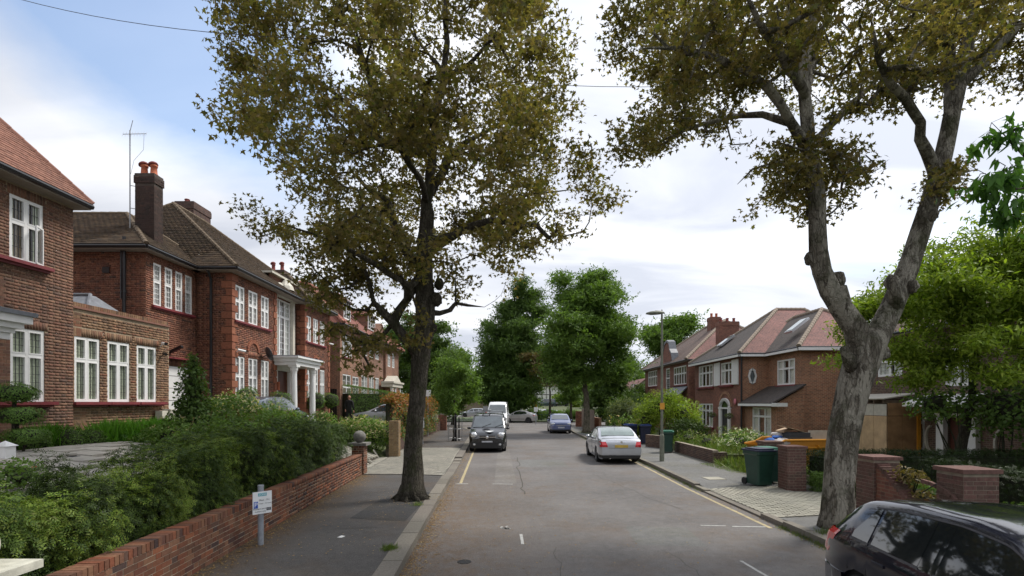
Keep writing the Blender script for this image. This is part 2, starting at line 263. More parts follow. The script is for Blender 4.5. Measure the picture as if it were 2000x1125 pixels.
M['tyre'] = plain('tyre_rubber', (.014, .014, .015), .8); M['rim'] = plain('alloy', (.5, .51, .53), .3, metal=.8, var=.05); M['rimd'] = plain('dark_alloy', (.2, .2, .21), .35, metal=.8)
M['cglass'] = plain('dark_car_glass', (.012, .015, .016), .03, coat=1, var=.1, spec=1.0); M['cglassl'] = plain('pale_car_glass', (.17, .22, .20), .06, coat=1, var=.2, scale=2, spec=1)
M['cglassm'] = plain('grey_car_glass', (.06, .075, .08), .05, coat=1, var=.3, scale=2, spec=1)
M['plastic'] = plain('black_trim', (.015, .015, .016), .5); M['redlamp'] = plain('tail_lamp', (.55, .012, .02), .15, coat=1, var=.1); M['clearlamp'] = plain('head_lamp', (.62, .64, .66), .12, metal=.4, coat=1, var=.25, scale=14)
M['platey'] = plain('yellow_plate', (.65, .45, .08), .4); M['platew'] = plain('white_plate', (.55, .57, .62), .4); M['chrome'] = plain('chrome', (.7, .7, .72), .12, metal=1, var=.03)
M['ply'] = plain('plywood', (.48, .33, .19), .8, var=.25, scale=2.5); M['plyd'] = plain('brown_plywood', (.30, .17, .08), .8, var=.3, scale=2.5); M['board'] = plain('pale_board', (.46, .43, .37), .8, var=.12)
M['skip'] = plain('yellow_skip', (.62, .27, .02), .5, var=.12, scale=4); M['binG'] = plain('dark_green_bin', (.012, .05, .035), .4); M['binL'] = plain('green_bin_lid', (.03, .16, .10), .4)
M['binN'] = plain('navy_bin', (.015, .02, .05), .4); M['binNl'] = plain('blue_bin_lid', (.03, .06, .20), .35); M['bagb'] = plain('blue_bag', (.06, .14, .40), .75, spec=.1); M['bagw'] = plain('pale_sack', (.5, .47, .45), .5)
M['card'] = plain('cardboard', (.42, .30, .19), .8); M['darkbox'] = plain('dark_crate', (.04, .05, .06), .6); M['wood'] = plain('fence_wood', (.20, .15, .11), .85, var=.3)
M['render'] = plain('white_render', (.62, .62, .58), .85, var=.08); M['timber'] = plain('black_timber', (.03, .025, .02), .7); M['door'] = plain('brown_door', (.09, .03, .02), .4)
M['skin'] = plain('skin', (.35, .17, .11), .6); M['cloth'] = plain('black_jumper', (.012, .012, .013), .9); M['jeans'] = plain('dark_trousers', (.03, .035, .05), .9)
M['alarm'] = plain('pink_alarm', (.55, .18, .22), .5); M['orange'] = plain('orange_sign', (.75, .35, .04), .5); M['wire'] = plain('cable', (.02, .02, .02), .6)
M['paper'] = plain('paper_scrap', (.7, .7, .68), .8, var=.03)

# ------------------------------------------------------------------ building helpers
ORG = {}
def org(o): return ORG.get(o.name, Vector((0, 0, 0))) if o is not None else Vector((0, 0, 0))
def tag(o, label=None, cat=None, group=None, kind=None):
    for k, v in (('label', label), ('category', cat), ('group', group), ('kind', kind)):
        if v: o[k] = v
    return o
def thing(name, label, cat, loc, group=None, rz=0):
    o = bpy.data.objects.new(name, None); COL.objects.link(o); o.location = loc; o.rotation_euler = (0, 0, rz); o.empty_display_size = .3
    ORG[o.name] = Vector(loc); return tag(o, label, cat, group)
def put(name, me, parent=None, kind=None):
    o = bpy.data.objects.new(name, me); COL.objects.link(o)
    if parent is not None: o.parent = parent; ORG[o.name] = org(parent)
    if kind: o['kind'] = kind
    return o
class MB:
    def __init__(s): s.v = []; s.f = []; s.m = []
    def quad(s, *p, m=0):
        i = len(s.v); s.v += [tuple(q) for q in p]; s.f.append(tuple(range(i, i + len(p)))); s.m.append(m); return s
    def obox(s, c, ax, ay, az, m=0):
        c, ax, ay, az = map(Vector, (c, ax, ay, az)); i = len(s.v)
        for sx, sy, sz in ((-1,-1,-1),(1,-1,-1),(1,1,-1),(-1,1,-1),(-1,-1,1),(1,-1,1),(1,1,1),(-1,1,1)): s.v.append(tuple(c + ax*sx + ay*sy + az*sz))
        fs = ((0,3,2,1),(4,5,6,7),(0,1,5,4),(1,2,6,5),(2,3,7,6),(3,0,4,7))
        if ax.cross(ay).dot(az) < 0: fs = tuple(tuple(reversed(f)) for f in fs)
        for f in fs: s.f.append(tuple(i + k for k in f)); s.m.append(m)
        return s
    def box(s, x0, x1, y0, y1, z0, z1, m=0):
        return s.obox(((x0+x1)/2, (y0+y1)/2, (z0+z1)/2), (abs(x1-x0)/2, 0, 0), (0, abs(y1-y0)/2, 0), (0, 0, abs(z1-z0)/2), m)
    def tube(s, pts, rad, n=8, m=0, caps=True):
        pts = [Vector(p) for p in pts]
        if not hasattr(rad, '__len__'): rad = [rad] * len(pts)
        i0 = len(s.v); N = len(pts); ref = None
        for k in range(N):
            d = (pts[min(k+1, N-1)] - pts[max(k-1, 0)])
            d = d.normalized() if d.length > 1e-9 else Vector((0, 0, 1))
            if ref is None: ref = Vector((1, 0, 0)) if abs(d.x) < .8 else Vector((0, 1, 0))
            ref = ref - d * ref.dot(d); ref = ref.normalized() if ref.length > 1e-4 else d.orthogonal().normalized(); u = ref; w = d.cross(u)
            for j in range(n):
                a = 2 * math.pi * j / n; s.v.append(tuple(pts[k] + (u * math.cos(a) + w * math.sin(a)) * rad[k]))
        for k in range(N - 1):
            for j in range(n):
                a, b = i0 + k*n + j, i0 + k*n + (j+1) % n; s.f.append((a, a + n, b + n, b)); s.m.append(m)
        if caps:
            s.f.append(tuple(i0 + j for j in range(n))); s.m.append(m)
            s.f.append(tuple(i0 + (N-1)*n + j for j in reversed(range(n)))); s.m.append(m)
        return s
    def lathe(s, c, prof, n=20, m=0, axis=None):
        c = Vector(c); i0 = len(s.v)
        A = Vector(axis).normalized() if axis is not None else Vector((0, 0, 1))
        U = A.orthogonal().normalized() if axis is not None else Vector((1, 0, 0)); V = A.cross(U)
        for r, z in prof:
            for j in range(n):
                a = 2*math.pi*j/n; s.v.append(tuple(c + A*z + U*(r*math.cos(a)) + V*(r*math.sin(a))))
        for k in range(len(prof)-1):
            for j in range(n):
                a, b = i0 + k*n + j, i0 + k*n + (j+1) % n; s.f.append((a, b, b + n, a + n)); s.m.append(m)
        if prof[0][0] > 1e-4: s.f.append(tuple(i0 + j for j in reversed(range(n)))); s.m.append(m)
        if prof[-1][0] > 1e-4: s.f.append(tuple(i0 + (len(prof)-1)*n + j for j in range(n))); s.m.append(m)
        return s
    def blob(s, c, r, n=14, k=9, m=0, jit=0):
        rx, ry, rz = (r, r, r) if not hasattr(r, '__len__') else r; i0 = len(s.v); c = Vector(c)
        for a in range(k + 1):
            t = math.pi * a / k
            for j in range(n):
                p = 2*math.pi*j/n; q = 1 + (random.uniform(-jit, jit) if jit and 0 < a < k else 0)
                s.v.append((c.x + rx*q*math.sin(t)*math.cos(p), c.y + ry*q*math.sin(t)*math.sin(p), c.z - rz*q*math.cos(t)))
        for a in range(k):
            for j in range(n):
                x, y = i0 + a*n + j, i0 + a*n + (j+1) % n; s.f.append((x, y, y + n, x + n)); s.m.append(m)
        return s
    def build(s, name, mats, parent=None, smooth=False, kind=None, uv=True, local=False):
        L = Vector((0,0,0)) if local else org(parent)
        me = bpy.data.meshes.new(name); me.from_pydata([(a - L.x, b - L.y, c - L.z) for a, b, c in s.v], [], s.f)
        for mm in (mats if isinstance(mats, (list, tuple)) else [mats]): me.materials.append(M[mm] if isinstance(mm, str) else mm)
        me.polygons.foreach_set('material_index', s.m)
        if smooth: me.polygons.foreach_set('use_smooth', [True] * len(s.f))
        if uv and len(s.f) < 4000:
            ul = me.uv_layers.new(name='UVMap').data; wv = [Vector(x) for x in s.v]
            for p in me.polygons:
                n = p.normal
                if abs(n.z) > .97: t = Vector((1, 0, 0)); q = Vector((0, 1, 0))
                else: t = Vector((0, 0, 1)).cross(n).normalized(); q = n.cross(t)
                for li in p.loop_indices:
                    w = wv[me.loops[li].vertex_index]; ul[li].uv = (w.dot(t), w.dot(q))
        me.update(); return put(name, me, parent, kind)
CUBE = {}
def cube_mesh(mat):
    if mat not in CUBE:
        b = MB().box(-1, 1, -1, 1, -1, 1); me = bpy.data.meshes.new('piece_' + mat); me.from_pydata(b.v, [], b.f); me.materials.append(M[mat]); CUBE[mat] = me
    return CUBE[mat]
CV = np.array([(-1,-1,-1),(1,-1,-1),(1,1,-1),(-1,1,-1),(-1,-1,1),(1,-1,1),(1,1,1),(-1,1,1)], float)
CF = np.array([(0,3,2,1),(4,5,6,7),(0,1,5,4),(1,2,6,5),(2,3,7,6),(3,0,4,7)])
def np_mesh(name, V, F, mat, parent=None, kind=None, smooth=False):
    """V (n,3) world, F (k,m) constant-size faces"""
    L = org(parent); me = bpy.data.meshes.new(name); V = V - np.array(L)
    me.vertices.add(len(V)); me.vertices.foreach_set('co', V.astype(np.float32).ravel())
    k, m_ = F.shape; me.loops.add(k*m_); me.loops.foreach_set('vertex_index', F.astype(np.int32).ravel())
    me.polygons.add(k); me.polygons.foreach_set('loop_start', np.arange(0, k*m_, m_, dtype=np.int32))
    if smooth: me.polygons.foreach_set('use_smooth', np.ones(k, bool))
    me.materials.append(M[mat]); me.update(calc_edges=True); return put(name, me, parent, kind)
def pieces(parent, name, items, mat, limit=300, label=None):
    """items: (centre, half-axis a, b, c). The largest-looking become objects that share one mesh, the rest one joined part."""
    def score(it):
        x, y, z = it[0]
        if y < .3: return 1e6 + abs(y)
        px = abs(x / y); py = (z - 2.5) / y
        out = px > 1.03 or py > .80 or py < -.345
        return (x*x + y*y + (z-2.5)**2) ** .5 + (1000 if out else 0)
    items = sorted(items, key=score); L = org(parent); me = cube_mesh(mat)
    head = [i for i in items[:limit] if score(i) < 900]; rest = items[len(head):]
    for c, a, b, d in head:
        o = bpy.data.objects.new(name, me); COL.objects.link(o); o.parent = parent
        mt = Matrix((a, b, d)).transposed().to_4x4(); mt.translation = Vector(c) - L; o.matrix_basis = mt
    if rest:
        C = np.array([tuple(i[0]) for i in rest]); A = np.array([[tuple(i[1]), tuple(i[2]), tuple(i[3])] for i in rest])
        V = C[:, None, :] + np.einsum('vk,nkj->nvj', CV, A)
        F = CF[None] + (np.arange(len(rest))*8)[:, None, None]
        np_mesh(name + 's', V.reshape(-1, 3), F.reshape(-1, 4), mat, parent, 'stuff')

def wall_frame(p0, p1):
    p0 = Vector((p0[0], p0[1])); p1 = Vector((p1[0], p1[1])); d = p1 - p0; Lg = d.length; d /= Lg
    return p0, d, Vector((d.y, -d.x)), Lg
def wall(root, p0, p1, z0, z1, ops=(), mat='mortarA', name='wall', reveal=.11, top=None):
    """outside is on the right of p0->p1; ops in wall metres (u0,u1,z0,z1)"""
    q, d, n, Lg = wall_frame(p0, p1); us = sorted({0, Lg, *[o[0] for o in ops], *[o[1] for o in ops]}); zs = sorted({z0, z1, *[o[2] for o in ops], *[o[3] for o in ops]})
    us = [u for u in us if 0 <= u <= Lg]; b = MB()
    P = lambda u, z, k=0: (q.x + d.x*u - n.x*k, q.y + d.y*u - n.y*k, z)
    for i in range(len(us)-1):
        for j in range(len(zs)-1):
            um, zm = (us[i]+us[i+1])/2, (zs[j]+zs[j+1])/2
            if any(o[0] < um < o[1] and o[2] < zm < o[3] for o in ops): continue
            b.quad(P(us[i], zs[j]), P(us[i+1], zs[j]), P(us[i+1], zs[j+1]), P(us[i], zs[j+1]))
    for u0, u1, a, c in ops:
        r = reveal
        b.quad(P(u0,a), P(u1,a), P(u1,a,r), P(u0,a,r)); b.quad(P(u0,c,r), P(u1,c,r), P(u1,c), P(u0,c))
        b.quad(P(u0,a,r), P(u0,c,r), P(u0,c), P(u0,a)); b.quad(P(u1,a), P(u1,c), P(u1,c,r), P(u1,a,r))
    k = .28; m_ = min(.30, Lg*.45)     # the back of the wall, mitred at both ends
    b.quad(P(m_,z0,k), P(m_,z1,k), P(Lg-m_,z1,k), P(Lg-m_,z0,k)); b.quad(P(0,z1), P(Lg,z1), P(Lg-m_,z1,k), P(m_,z1,k))
    b.quad(P(0,z0), P(0,z1), P(m_,z1,k), P(m_,z0,k)); b.quad(P(Lg-m_,z0,k), P(Lg-m_,z1,k), P(Lg,z1), P(Lg,z0))
    return b.build(name, mat, root)
def brick_items(p0, p1, z0, z1, ops=(), soldiers=(), proud=.004, course=.075, seed=0, flemish=True):
    """soldiers: (u0,u1,z0) upright brick bands"""
    q, d, n, Lg = wall_frame(p0, p1); rr = random.Random(seed); out = []
    cut = list(ops) + [(a, b, c, c + .225) for a, b, c in soldiers]
    def add(u0, u1, a, c):
        if u1 - u0 < .03: return
        um, zm, pr = (u0+u1)/2, (a+c)/2, proud + rr.uniform(-.002, .003)
        out.append((Vector((q.x + d.x*um + n.x*(pr - .02), q.y + d.y*um + n.y*(pr - .02), zm)), Vector((d.x, d.y, 0))*((u1-u0)/2), Vector((n.x, n.y, 0))*.02, Vector((0, 0, (c-a)/2))))
    k = 0; z = z0
    while z + course*.8 <= z1 + 1e-6:
        a, c = z + .0042, min(z + course - .0042, z1); zm = (a+c)/2
        cuts = sorted((o[0], o[1]) for o in cut if o[2] < zm < o[3])
        u = -(.169 if k % 2 else 0) ; i = 0
        while u < Lg:
            w = .225 if (not flemish or i % 2 == 0) else .1125
            if not flemish: pass
            s0, s1 = max(u, 0) + .005, min(u + w, Lg) - .005
            segs = [(s0, s1)]
            for o0, o1 in cuts:
                segs = [t for x, y in segs for t in ((x, min(y, o0)), (max(x, o1), y)) if t[1] - t[0] > .02] if any(x < o1 and y > o0 for x, y in segs) else segs
            for x, y in segs: add(x, y, a, c)
            u += w; i += 1
        z += course; k += 1
    for u0, u1, zz in soldiers:
        cnt = max(1, round((u1-u0)/.075)); w = (u1-u0)/cnt
        for i in range(cnt): add(u0 + i*w + .005, u0 + (i+1)*w - .005, zz + .004, zz + .22)
    return out

def window(root, p0, p1, u0, u1, z0, z1, lights=2, transom=.36, bars=(2, 2), lead=False, inset=.05, curtain='curtain', frame='white', fw=.05, label=None, cz=.5, opened=False):
    """frame mesh is the part; panes and curtains are its sub-parts"""
    q, d, n, Lg = wall_frame(p0, p1); D = Vector((d.x, d.y, 0)); N = Vector((n.x, n.y, 0)); Z = Vector((0, 0, 1)); Q = Vector((q.x, q.y, 0))
    def P(u, z, k): return Q + D*u + Z*z + N*(-k)
    b = MB()
    def bar(a, c, e, f, k, t, m=0): b.obox(P((a+c)/2, (e+f)/2, k), D*((c-a)/2), N*t, Z*((f-e)/2), m)
    k = inset
    bar(u0, u1, z0, z0+fw, k, .035); bar(u0, u1, z1-fw, z1, k, .035); bar(u0, u0+fw, z0+fw, z1-fw, k, .034); bar(u1-fw, u1, z0+fw, z1-fw, k, .034)
    W = (u1-u0); lw = W/lights; mw = .032
    for i in range(1, lights): bar(u0 + i*lw - mw, u0 + i*lw + mw, z0+fw, z1-fw, k, .030)
    rows = [(z0, z1)]
    if transom:
        zt = z1 - (z1-z0)*transom; bar(u0+fw, u1-fw, zt-.03, zt+.03, k, .027); rows = [(z0, zt), (zt, z1)]
    panes = []
    for i in range(lights):
        a, c = u0 + i*lw + (fw if i == 0 else mw), u0 + (i+1)*lw - (fw if i == lights-1 else mw)
        for ri, (e, f) in enumerate(rows):
            e2, f2 = e + (fw if ri == 0 else .03), f - (fw if ri == len(rows)-1 else .03)
            cw = .028     # casement rail
            bar(a, c, e2, e2+cw, k-.005, .03); bar(a, c, f2-cw, f2, k-.005, .03); bar(a, a+cw, e2+cw, f2-cw, k-.005, .029); bar(c-cw, c, e2+cw, f2-cw, k-.005, .029)
            x0, x1, y0, y1 = a+cw, c-cw, e2+cw, f2-cw
            nb = bars[0]; mb = bars[1] if len(rows) == 1 or bars[1] == 0 else (max(1, round(bars[1]*(y1-y0)/(z1-z0)*1.6)) )
            bw = .004 if lead else .010; mi = 1 if lead else 0
            for t in range(1, nb): xx = x0 + (x1-x0)*t/nb; bar(xx-bw, xx+bw, y0, y1, k+.004, .008, mi)
            for t in range(1, mb+1): yy = y0 + (y1-y0)*t/(mb+1); bar(x0, x1, yy-bw, yy+bw, k+.004, .0075, mi)
            panes.append((x0, x1, y0, y1))
    w = b.build('window', [frame, 'came'], root)
    if label: w['label'] = label
    for x0, x1, y0, y1 in panes:
        MB().obox(P((x0+x1)/2, (y0+y1)/2, k+.012), D*((x1-x0)/2), N*.003, Z*((y1-y0)/2)).build('pane', 'glass', w, uv=False)
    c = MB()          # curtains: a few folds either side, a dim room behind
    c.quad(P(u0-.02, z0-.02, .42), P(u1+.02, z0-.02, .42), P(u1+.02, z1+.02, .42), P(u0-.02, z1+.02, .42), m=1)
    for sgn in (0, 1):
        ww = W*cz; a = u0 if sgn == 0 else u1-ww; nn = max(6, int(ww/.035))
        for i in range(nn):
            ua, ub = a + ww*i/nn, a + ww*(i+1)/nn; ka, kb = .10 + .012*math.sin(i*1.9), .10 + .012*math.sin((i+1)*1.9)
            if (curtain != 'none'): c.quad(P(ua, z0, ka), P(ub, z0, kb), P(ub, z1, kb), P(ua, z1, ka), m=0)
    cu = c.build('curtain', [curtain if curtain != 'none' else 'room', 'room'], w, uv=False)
    return w
def sill(root, p0, p1, u0, u1, z, h=.07, out=.10, mat='sill'):
    q, d, n, Lg = wall_frame(p0, p1); D = Vector((d.x, d.y, 0)); N = Vector((n.x, n.y, 0)); Z = Vector((0, 0, 1)); C = Vector((q.x, q.y, 0)) + D*((u0+u1)/2)
    b = MB().obox(C + N*(out/2 - .03) + Z*(z - h*.3), D*((u1-u0)/2), N*(out/2 + .03), Z*(h*.3)); b.obox(C + N*(out*.3 - .02) + Z*(z - h*.8), D*((u1-u0)/2 - .03), N*(out*.35), Z*(h*.2))
    return b.build('sill', mat, root)

def roof_poly(root, polys, mats, name='roof', tiles=None, th=.08, tlim=300):
    """polys: list of 3D rings (eave edge first: p[0]->p[1]), tiles: material for real tiles per poly or None"""
    b = MB()
    for i, p in enumerate(polys):
        p = [Vector(x) for x in p]; n = (p[1]-p[0]).cross(p[-1]-p[0]).normalized()
        if n.z < 0: n = -n; pr = list(reversed(p))
        else: pr = p
        b.quad(*pr, m=i % len(mats) if len(mats) == len(polys) else 0); b.quad(*[x - n*th for x in reversed(pr)], m=0)
        for j in range(len(pr)):
            a, c = pr[j], pr[(j+1) % len(pr)]; b.quad(a, a - n*th, c - n*th, c, m=0)
    r = b.build(name, mats, root)
    if tiles:
        items = []
        for i, p in enumerate(polys):
            if tiles[i] is None: continue
            p = [Vector(x) for x in p]; t = (p[1]-p[0]).normalized(); n = t.cross(p[-1]-p[0]).normalized()
            if n.z < 0: n = -n
            s = n.cross(t);
            if s.z < 0: s = -s
            q = [((x-p[0]).dot(t), (x-p[0]).dot(s)) for x in p]; umin, umax = min(a for a, _ in q), max(a for a, _ in q); vmax = max(c for _, c in q)
            def inside(u, v):
                c = False
                for k in range(len(q)):
                    (x1, y1), (x2, y2) = q[k], q[k-1]
                    if (y1 > v) != (y2 > v) and u < (x2-x1)*(v-y1)/(y2-y1)+x1: c = not c
                return c
            g, w = tiles[i][1], tiles[i][2]; v = g*.4; k = 0; rr = random.Random(i)
            while v < vmax:
                u = umin + (w/2 if k % 2 else 0)
                while u < umax:
                    if inside(u, v):
                        tl = rr.uniform(-.01, .01); c = p[0] + t*u + s*v + n*(.018 + rr.uniform(-.003, .003))
                        s2 = (s + n*-.10).normalized(); n2 = t.cross(s2)
                        if n2.z < 0: n2 = -n2
                        items.append((c, (t + n*tl)*(w*.48), s2*(g*.72), n2*.008))
                    u += w
                v += g; k += 1
        pieces(r, 'tile', items, tiles[[j for j in range(len(polys)) if tiles[j]][0]][0], tlim)
    return r
def hip_roof(root, x0, x1, y0, y1, ze, ra, rb, mats, tiles=None, hipmat='hip', hr=.10, gut='black', along='y', tlim=300):
    """eave rectangle, ridge from ra to rb (nearer / left end first); polys order: +X side, -Y side, -X side, +Y side"""
    A, B, C, D_ = Vector((x0, y0, ze)), Vector((x1, y0, ze)), Vector((x1, y1, ze)), Vector((x0, y1, ze)); ra = Vector(ra); rb = Vector(rb)
    if along == 'y': polys = [[C, B, ra, rb], [B, A, ra], [A, D_, rb, ra], [D_, C, rb]]; hips = [(B, ra), (A, ra), (D_, rb), (C, rb), (ra, rb)]
    else: polys = [[C, B, rb], [B, A, ra, rb], [A, D_, ra], [D_, C, rb, ra]]; hips = [(B, rb), (A, ra), (D_, ra), (C, rb), (ra, rb)]
    r = roof_poly(root, polys, mats, tiles=tiles, tlim=tlim)
    h = MB()
    for a, b in hips:
        if (b-a).length > .05:
            nseg = max(1, int((b-a).length/.3))
            for i in range(nseg):
                p, q = a.lerp(b, i/nseg), a.lerp(b, (i+1)/nseg + .01); h.tube([p + Vector((0,0,.0)), q], [hr, hr*.86], 8)
    h.build('ridge_tiles', hipmat, r, uv=False)
    g = MB(); e = [A, B, C, D_]
    for i in range(4):
        a, b = e[i], e[(i+1) % 4]; dz = Vector((0, 0, -.07)); g.tube([a + dz, b + dz], .065, 8)
    g.build('gutter', gut, root, uv=False)
    f = MB(); f.box(x0+.02, x1-.02, y0+.02, y1-.02, ze-.16, ze-.09); f.build('soffit', 'soffit', root)
    return r
# ------------------------------------------------------------------ foliage and trees
def _fan(poly): return poly
T_LEAF = (np.array([(0,0,0),(.30,.45,.06),(0,1,-.05),(-.30,.45,.06)], float), [(0,1,2,3)])
T_LONG = (np.array([(0,0,0),(.17,.35,.04),(.10,.75,0),(0,1,-.08),(-.10,.75,0),(-.17,.35,.04)], float), [(0,1,2,3,4,5)])
def _syc():
    pts = []
    for a, r in ((-90,.06),(-48,.36),(-30,.22),(12,.56),(32,.26),(90,.66),(148,.26),(168,.56),(210,.22),(228,.36)):
        pts.append((math.cos(R(a))*r, math.sin(R(a))*r + .38, -.10*abs(math.cos(R(a)))*r*2))
    return (np.array(pts), [tuple(range(10))])
T_SYC = _syc()
def _sprig(n=4):
    v, f = [], []
    for i in range(n):
        y = i/n
        for s in (-1, 1):
            k = len(v); L = .42*(1 - .55*y)
            v += [(0, y, 0), (s*L*.55, y+.05, .03), (s*L, y+.28, -.05), (s*L*.35, y+.20, 0)]; f.append((k, k+1, k+2, k+3))
    return (np.array(v, float), f)
T_SPRIG = _sprig(3)
T_BLADE = (np.array([(-.03,0,0),(.03,0,0),(.022,.5,.06),(0,1,.22),(-.022,.5,.06)], float), [(0,1,2,3,4)])
def _clump(nl=5, seed=3):
    r = random.Random(seed); v, f = [], []
    for i in range(nl):
        a = r.uniform(0, 6.28); c = (r.uniform(-.5,.5), r.uniform(-.1,.9), r.uniform(-.3,.3)); w, l = .22, .6
        t = (math.cos(a), math.sin(a), r.uniform(-.3,.3)); s = (-t[1], t[0], r.uniform(-.5,.5)); k = len(v)
        v += [tuple(c), tuple(c[j]+t[j]*l*.5+s[j]*w for j in range(3)), tuple(c[j]+t[j]*l for j in range(3)), tuple(c[j]+t[j]*l*.5-s[j]*w for j in range(3))]; f.append((k,k+1,k+2,k+3))
    return (np.array(v), f)
T_CLUMP = _clump()
def unit(a): return a/np.maximum(np.linalg.norm(a, axis=1, keepdims=True), 1e-9)
def leaves(name, P, size, tmpl, mat, parent=None, out=None, up=.4, tip=(0, 0, 0), rnd_=.8, tiprnd=1.0, kind=None):
    """one mesh of leaf-sized faces: P (n,3); out (n,3) preferred facing"""
    P = np.asarray(P, float); N = len(P); tv, tf = tmpl
    n = NR.normal(size=(N, 3))*rnd_ + np.array((0, 0, up));
    if out is not None: n = n + out
    n = unit(n); t = NR.normal(size=(N, 3))*tiprnd + np.array(tip)
    if out is not None: t = t + out*.6
    t = unit(t - n*np.sum(t*n, 1, keepdims=True)); s = np.cross(t, n)
    sz = (size*NR.uniform(.7, 1.25, N)) if not hasattr(size, '__len__') else NR.uniform(size[0], size[1], N)
    V = P[:, None, :] + sz[:, None, None]*(tv[None, :, 0:1]*s[:, None] + tv[None, :, 1:2]*t[:, None] + tv[None, :, 2:3]*n[:, None])
    m = len(tv); fl = len(tf[0]); F = (np.array(tf)[None] + (np.arange(N)*m)[:, None, None]).reshape(-1, fl)
    return np_mesh(name, V.reshape(-1, 3), F, mat, parent, kind)
def ell_points(c, r, n, shell=.55):
    """points mostly in the outer shell of an ellipsoid, lumpy; returns points and outward directions"""
    d = unit(NR.normal(size=(n, 3))); ph = NR.uniform(0, 6.28, 6); fr = NR.uniform(2, 5, 6)
    lump = 1 + .10*np.sin(d[:, 0]*fr[0]+ph[0]) + .10*np.sin(d[:, 1]*fr[1]*1.6+ph[1]) + .08*np.sin(d[:, 2]*fr[2]*2+ph[2]) + .06*np.sin((d[:, 0]+d[:, 2])*fr[3]*3+ph[3])
    rad = (shell + (1-shell)*NR.uniform(0, 1, n)**.6)*lump
    return np.array(c) + d*rad[:, None]*np.array(r), d
def box_points(x0, x1, y0, y1, z0, z1, n, depth=.18, wob=.06, bulge=0):
    """points near the faces of a box hedge (top and four sides)"""
    a = np.array([(x1-x0)*(y1-y0), (y1-y0)*(z1-z0), (y1-y0)*(z1-z0), (x1-x0)*(z1-z0), (x1-x0)*(z1-z0)]); f = NR.choice(5, n, p=a/a.sum())
    u, v = NR.uniform(size=n), NR.uniform(size=n); dd = NR.uniform(0, 1, n)**1.7*depth
    P = np.stack([x0+(x1-x0)*u, y0+(y1-y0)*v, z0+(z1-z0)*NR.uniform(size=n)], 1); o = np.zeros((n, 3))
    P[f==0, 2] = z1-dd[f==0]; o[f==0, 2] = 1; P[f==1, 0] = x0+dd[f==1]; o[f==1, 0] = -1; P[f==2, 0] = x1-dd[f==2]; o[f==2, 0] = 1
    P[f==3, 1] = y0+dd[f==3]; o[f==3, 1] = -1; P[f==4, 1] = y1-dd[f==4]; o[f==4, 1] = 1
    w = wob*(np.sin(P[:, 1]*2.3+P[:, 2]*3.1)+np.sin(P[:, 0]*3.7+P[:, 1]*5.3)+np.sin(P[:, 2]*6+P[:, 1]*1.1))
    return P + o*w[:, None], o
def hedge(name, label, cat, x0, x1, y0, y1, z0, z1, n, size, tmpl, mat, group=None, core=True, wob=.05, extra=None, depth=.2):
    t = thing(name, label, cat, ((x0+x1)/2, (y0+y1)/2, z0), group)
    P, o = box_points(x0, x1, y0, y1, z0, z1, n, depth, wob); leaves('foliage', P, size, tmpl, mat, t, o*1.1, .3)
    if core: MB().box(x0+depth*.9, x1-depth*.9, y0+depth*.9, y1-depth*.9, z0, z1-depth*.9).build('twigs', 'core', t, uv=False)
    return t
def ball(name, label, cat, c, r, n, size, mat, tmpl=T_LEAF, group=None, shell=.8, z0=None, core=.7):
    rr = r if hasattr(r, '__len__') else (r, r, r); zb = c[2]-rr[2] if z0 is None else z0
    t = thing(name, label, cat, (c[0], c[1], zb), group); P, o = ell_points(c, rr, n, shell); leaves('foliage', P, size, tmpl, mat, t, o*1.2, .2)
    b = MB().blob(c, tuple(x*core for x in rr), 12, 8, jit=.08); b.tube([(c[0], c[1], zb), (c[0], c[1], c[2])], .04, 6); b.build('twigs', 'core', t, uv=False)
    return t
def shrub(name, label, cat, blobs, n, size, mat, tmpl=T_LEAF, z0=0, flowers=None, group=None, shell=.35, up=.35):
    """blobs: list of (centre, radii); stems from the ground to each blob"""
    c0 = blobs[0][0]; t = thing(name, label, cat, (c0[0], c0[1], z0), group)
    vol = np.array([b[1][0]*b[1][1]*b[1][2] for b in blobs])**.67; k = (n*vol/vol.sum()).astype(int)+1; Ps, Os = [], []
    for (c, r), m_ in zip(blobs, k): P, o = ell_points(c, r, m_, shell); Ps.append(P); Os.append(o)
    P, O = np.vstack(Ps), np.vstack(Os); keep = P[:, 2] > z0-.05; P, O = P[keep], O[keep]
    leaves('foliage', P, size, tmpl, mat, t, O*.9, up)
    s = MB()
    for c, r in blobs:
        for j in range(4):
            e = Vector(c) + Vector((random.uniform(-.6,.6)*r[0], random.uniform(-.6,.6)*r[1], random.uniform(-.2,.5)*r[2])); b0 = Vector((c[0]*.6+c0[0]*.4, c[1]*.6+c0[1]*.4, z0))
            s.tube([b0, b0.lerp(e, .5) + Vector((random.uniform(-.1,.1), random.uniform(-.1,.1), 0)), e], [.03, .02, .008], 5)
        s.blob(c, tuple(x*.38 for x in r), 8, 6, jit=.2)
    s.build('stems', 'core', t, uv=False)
    if flowers:
        fm, fn, fs = flowers[:3]; i = NR.choice(len(P), min(fn, len(P)), replace=False); i = i[(O[i, 2] > -.2)]
        leaves('flowers', P[i] + O[i]*.08, fs, T_CLUMP, fm, t, O[i], .5)
    return t

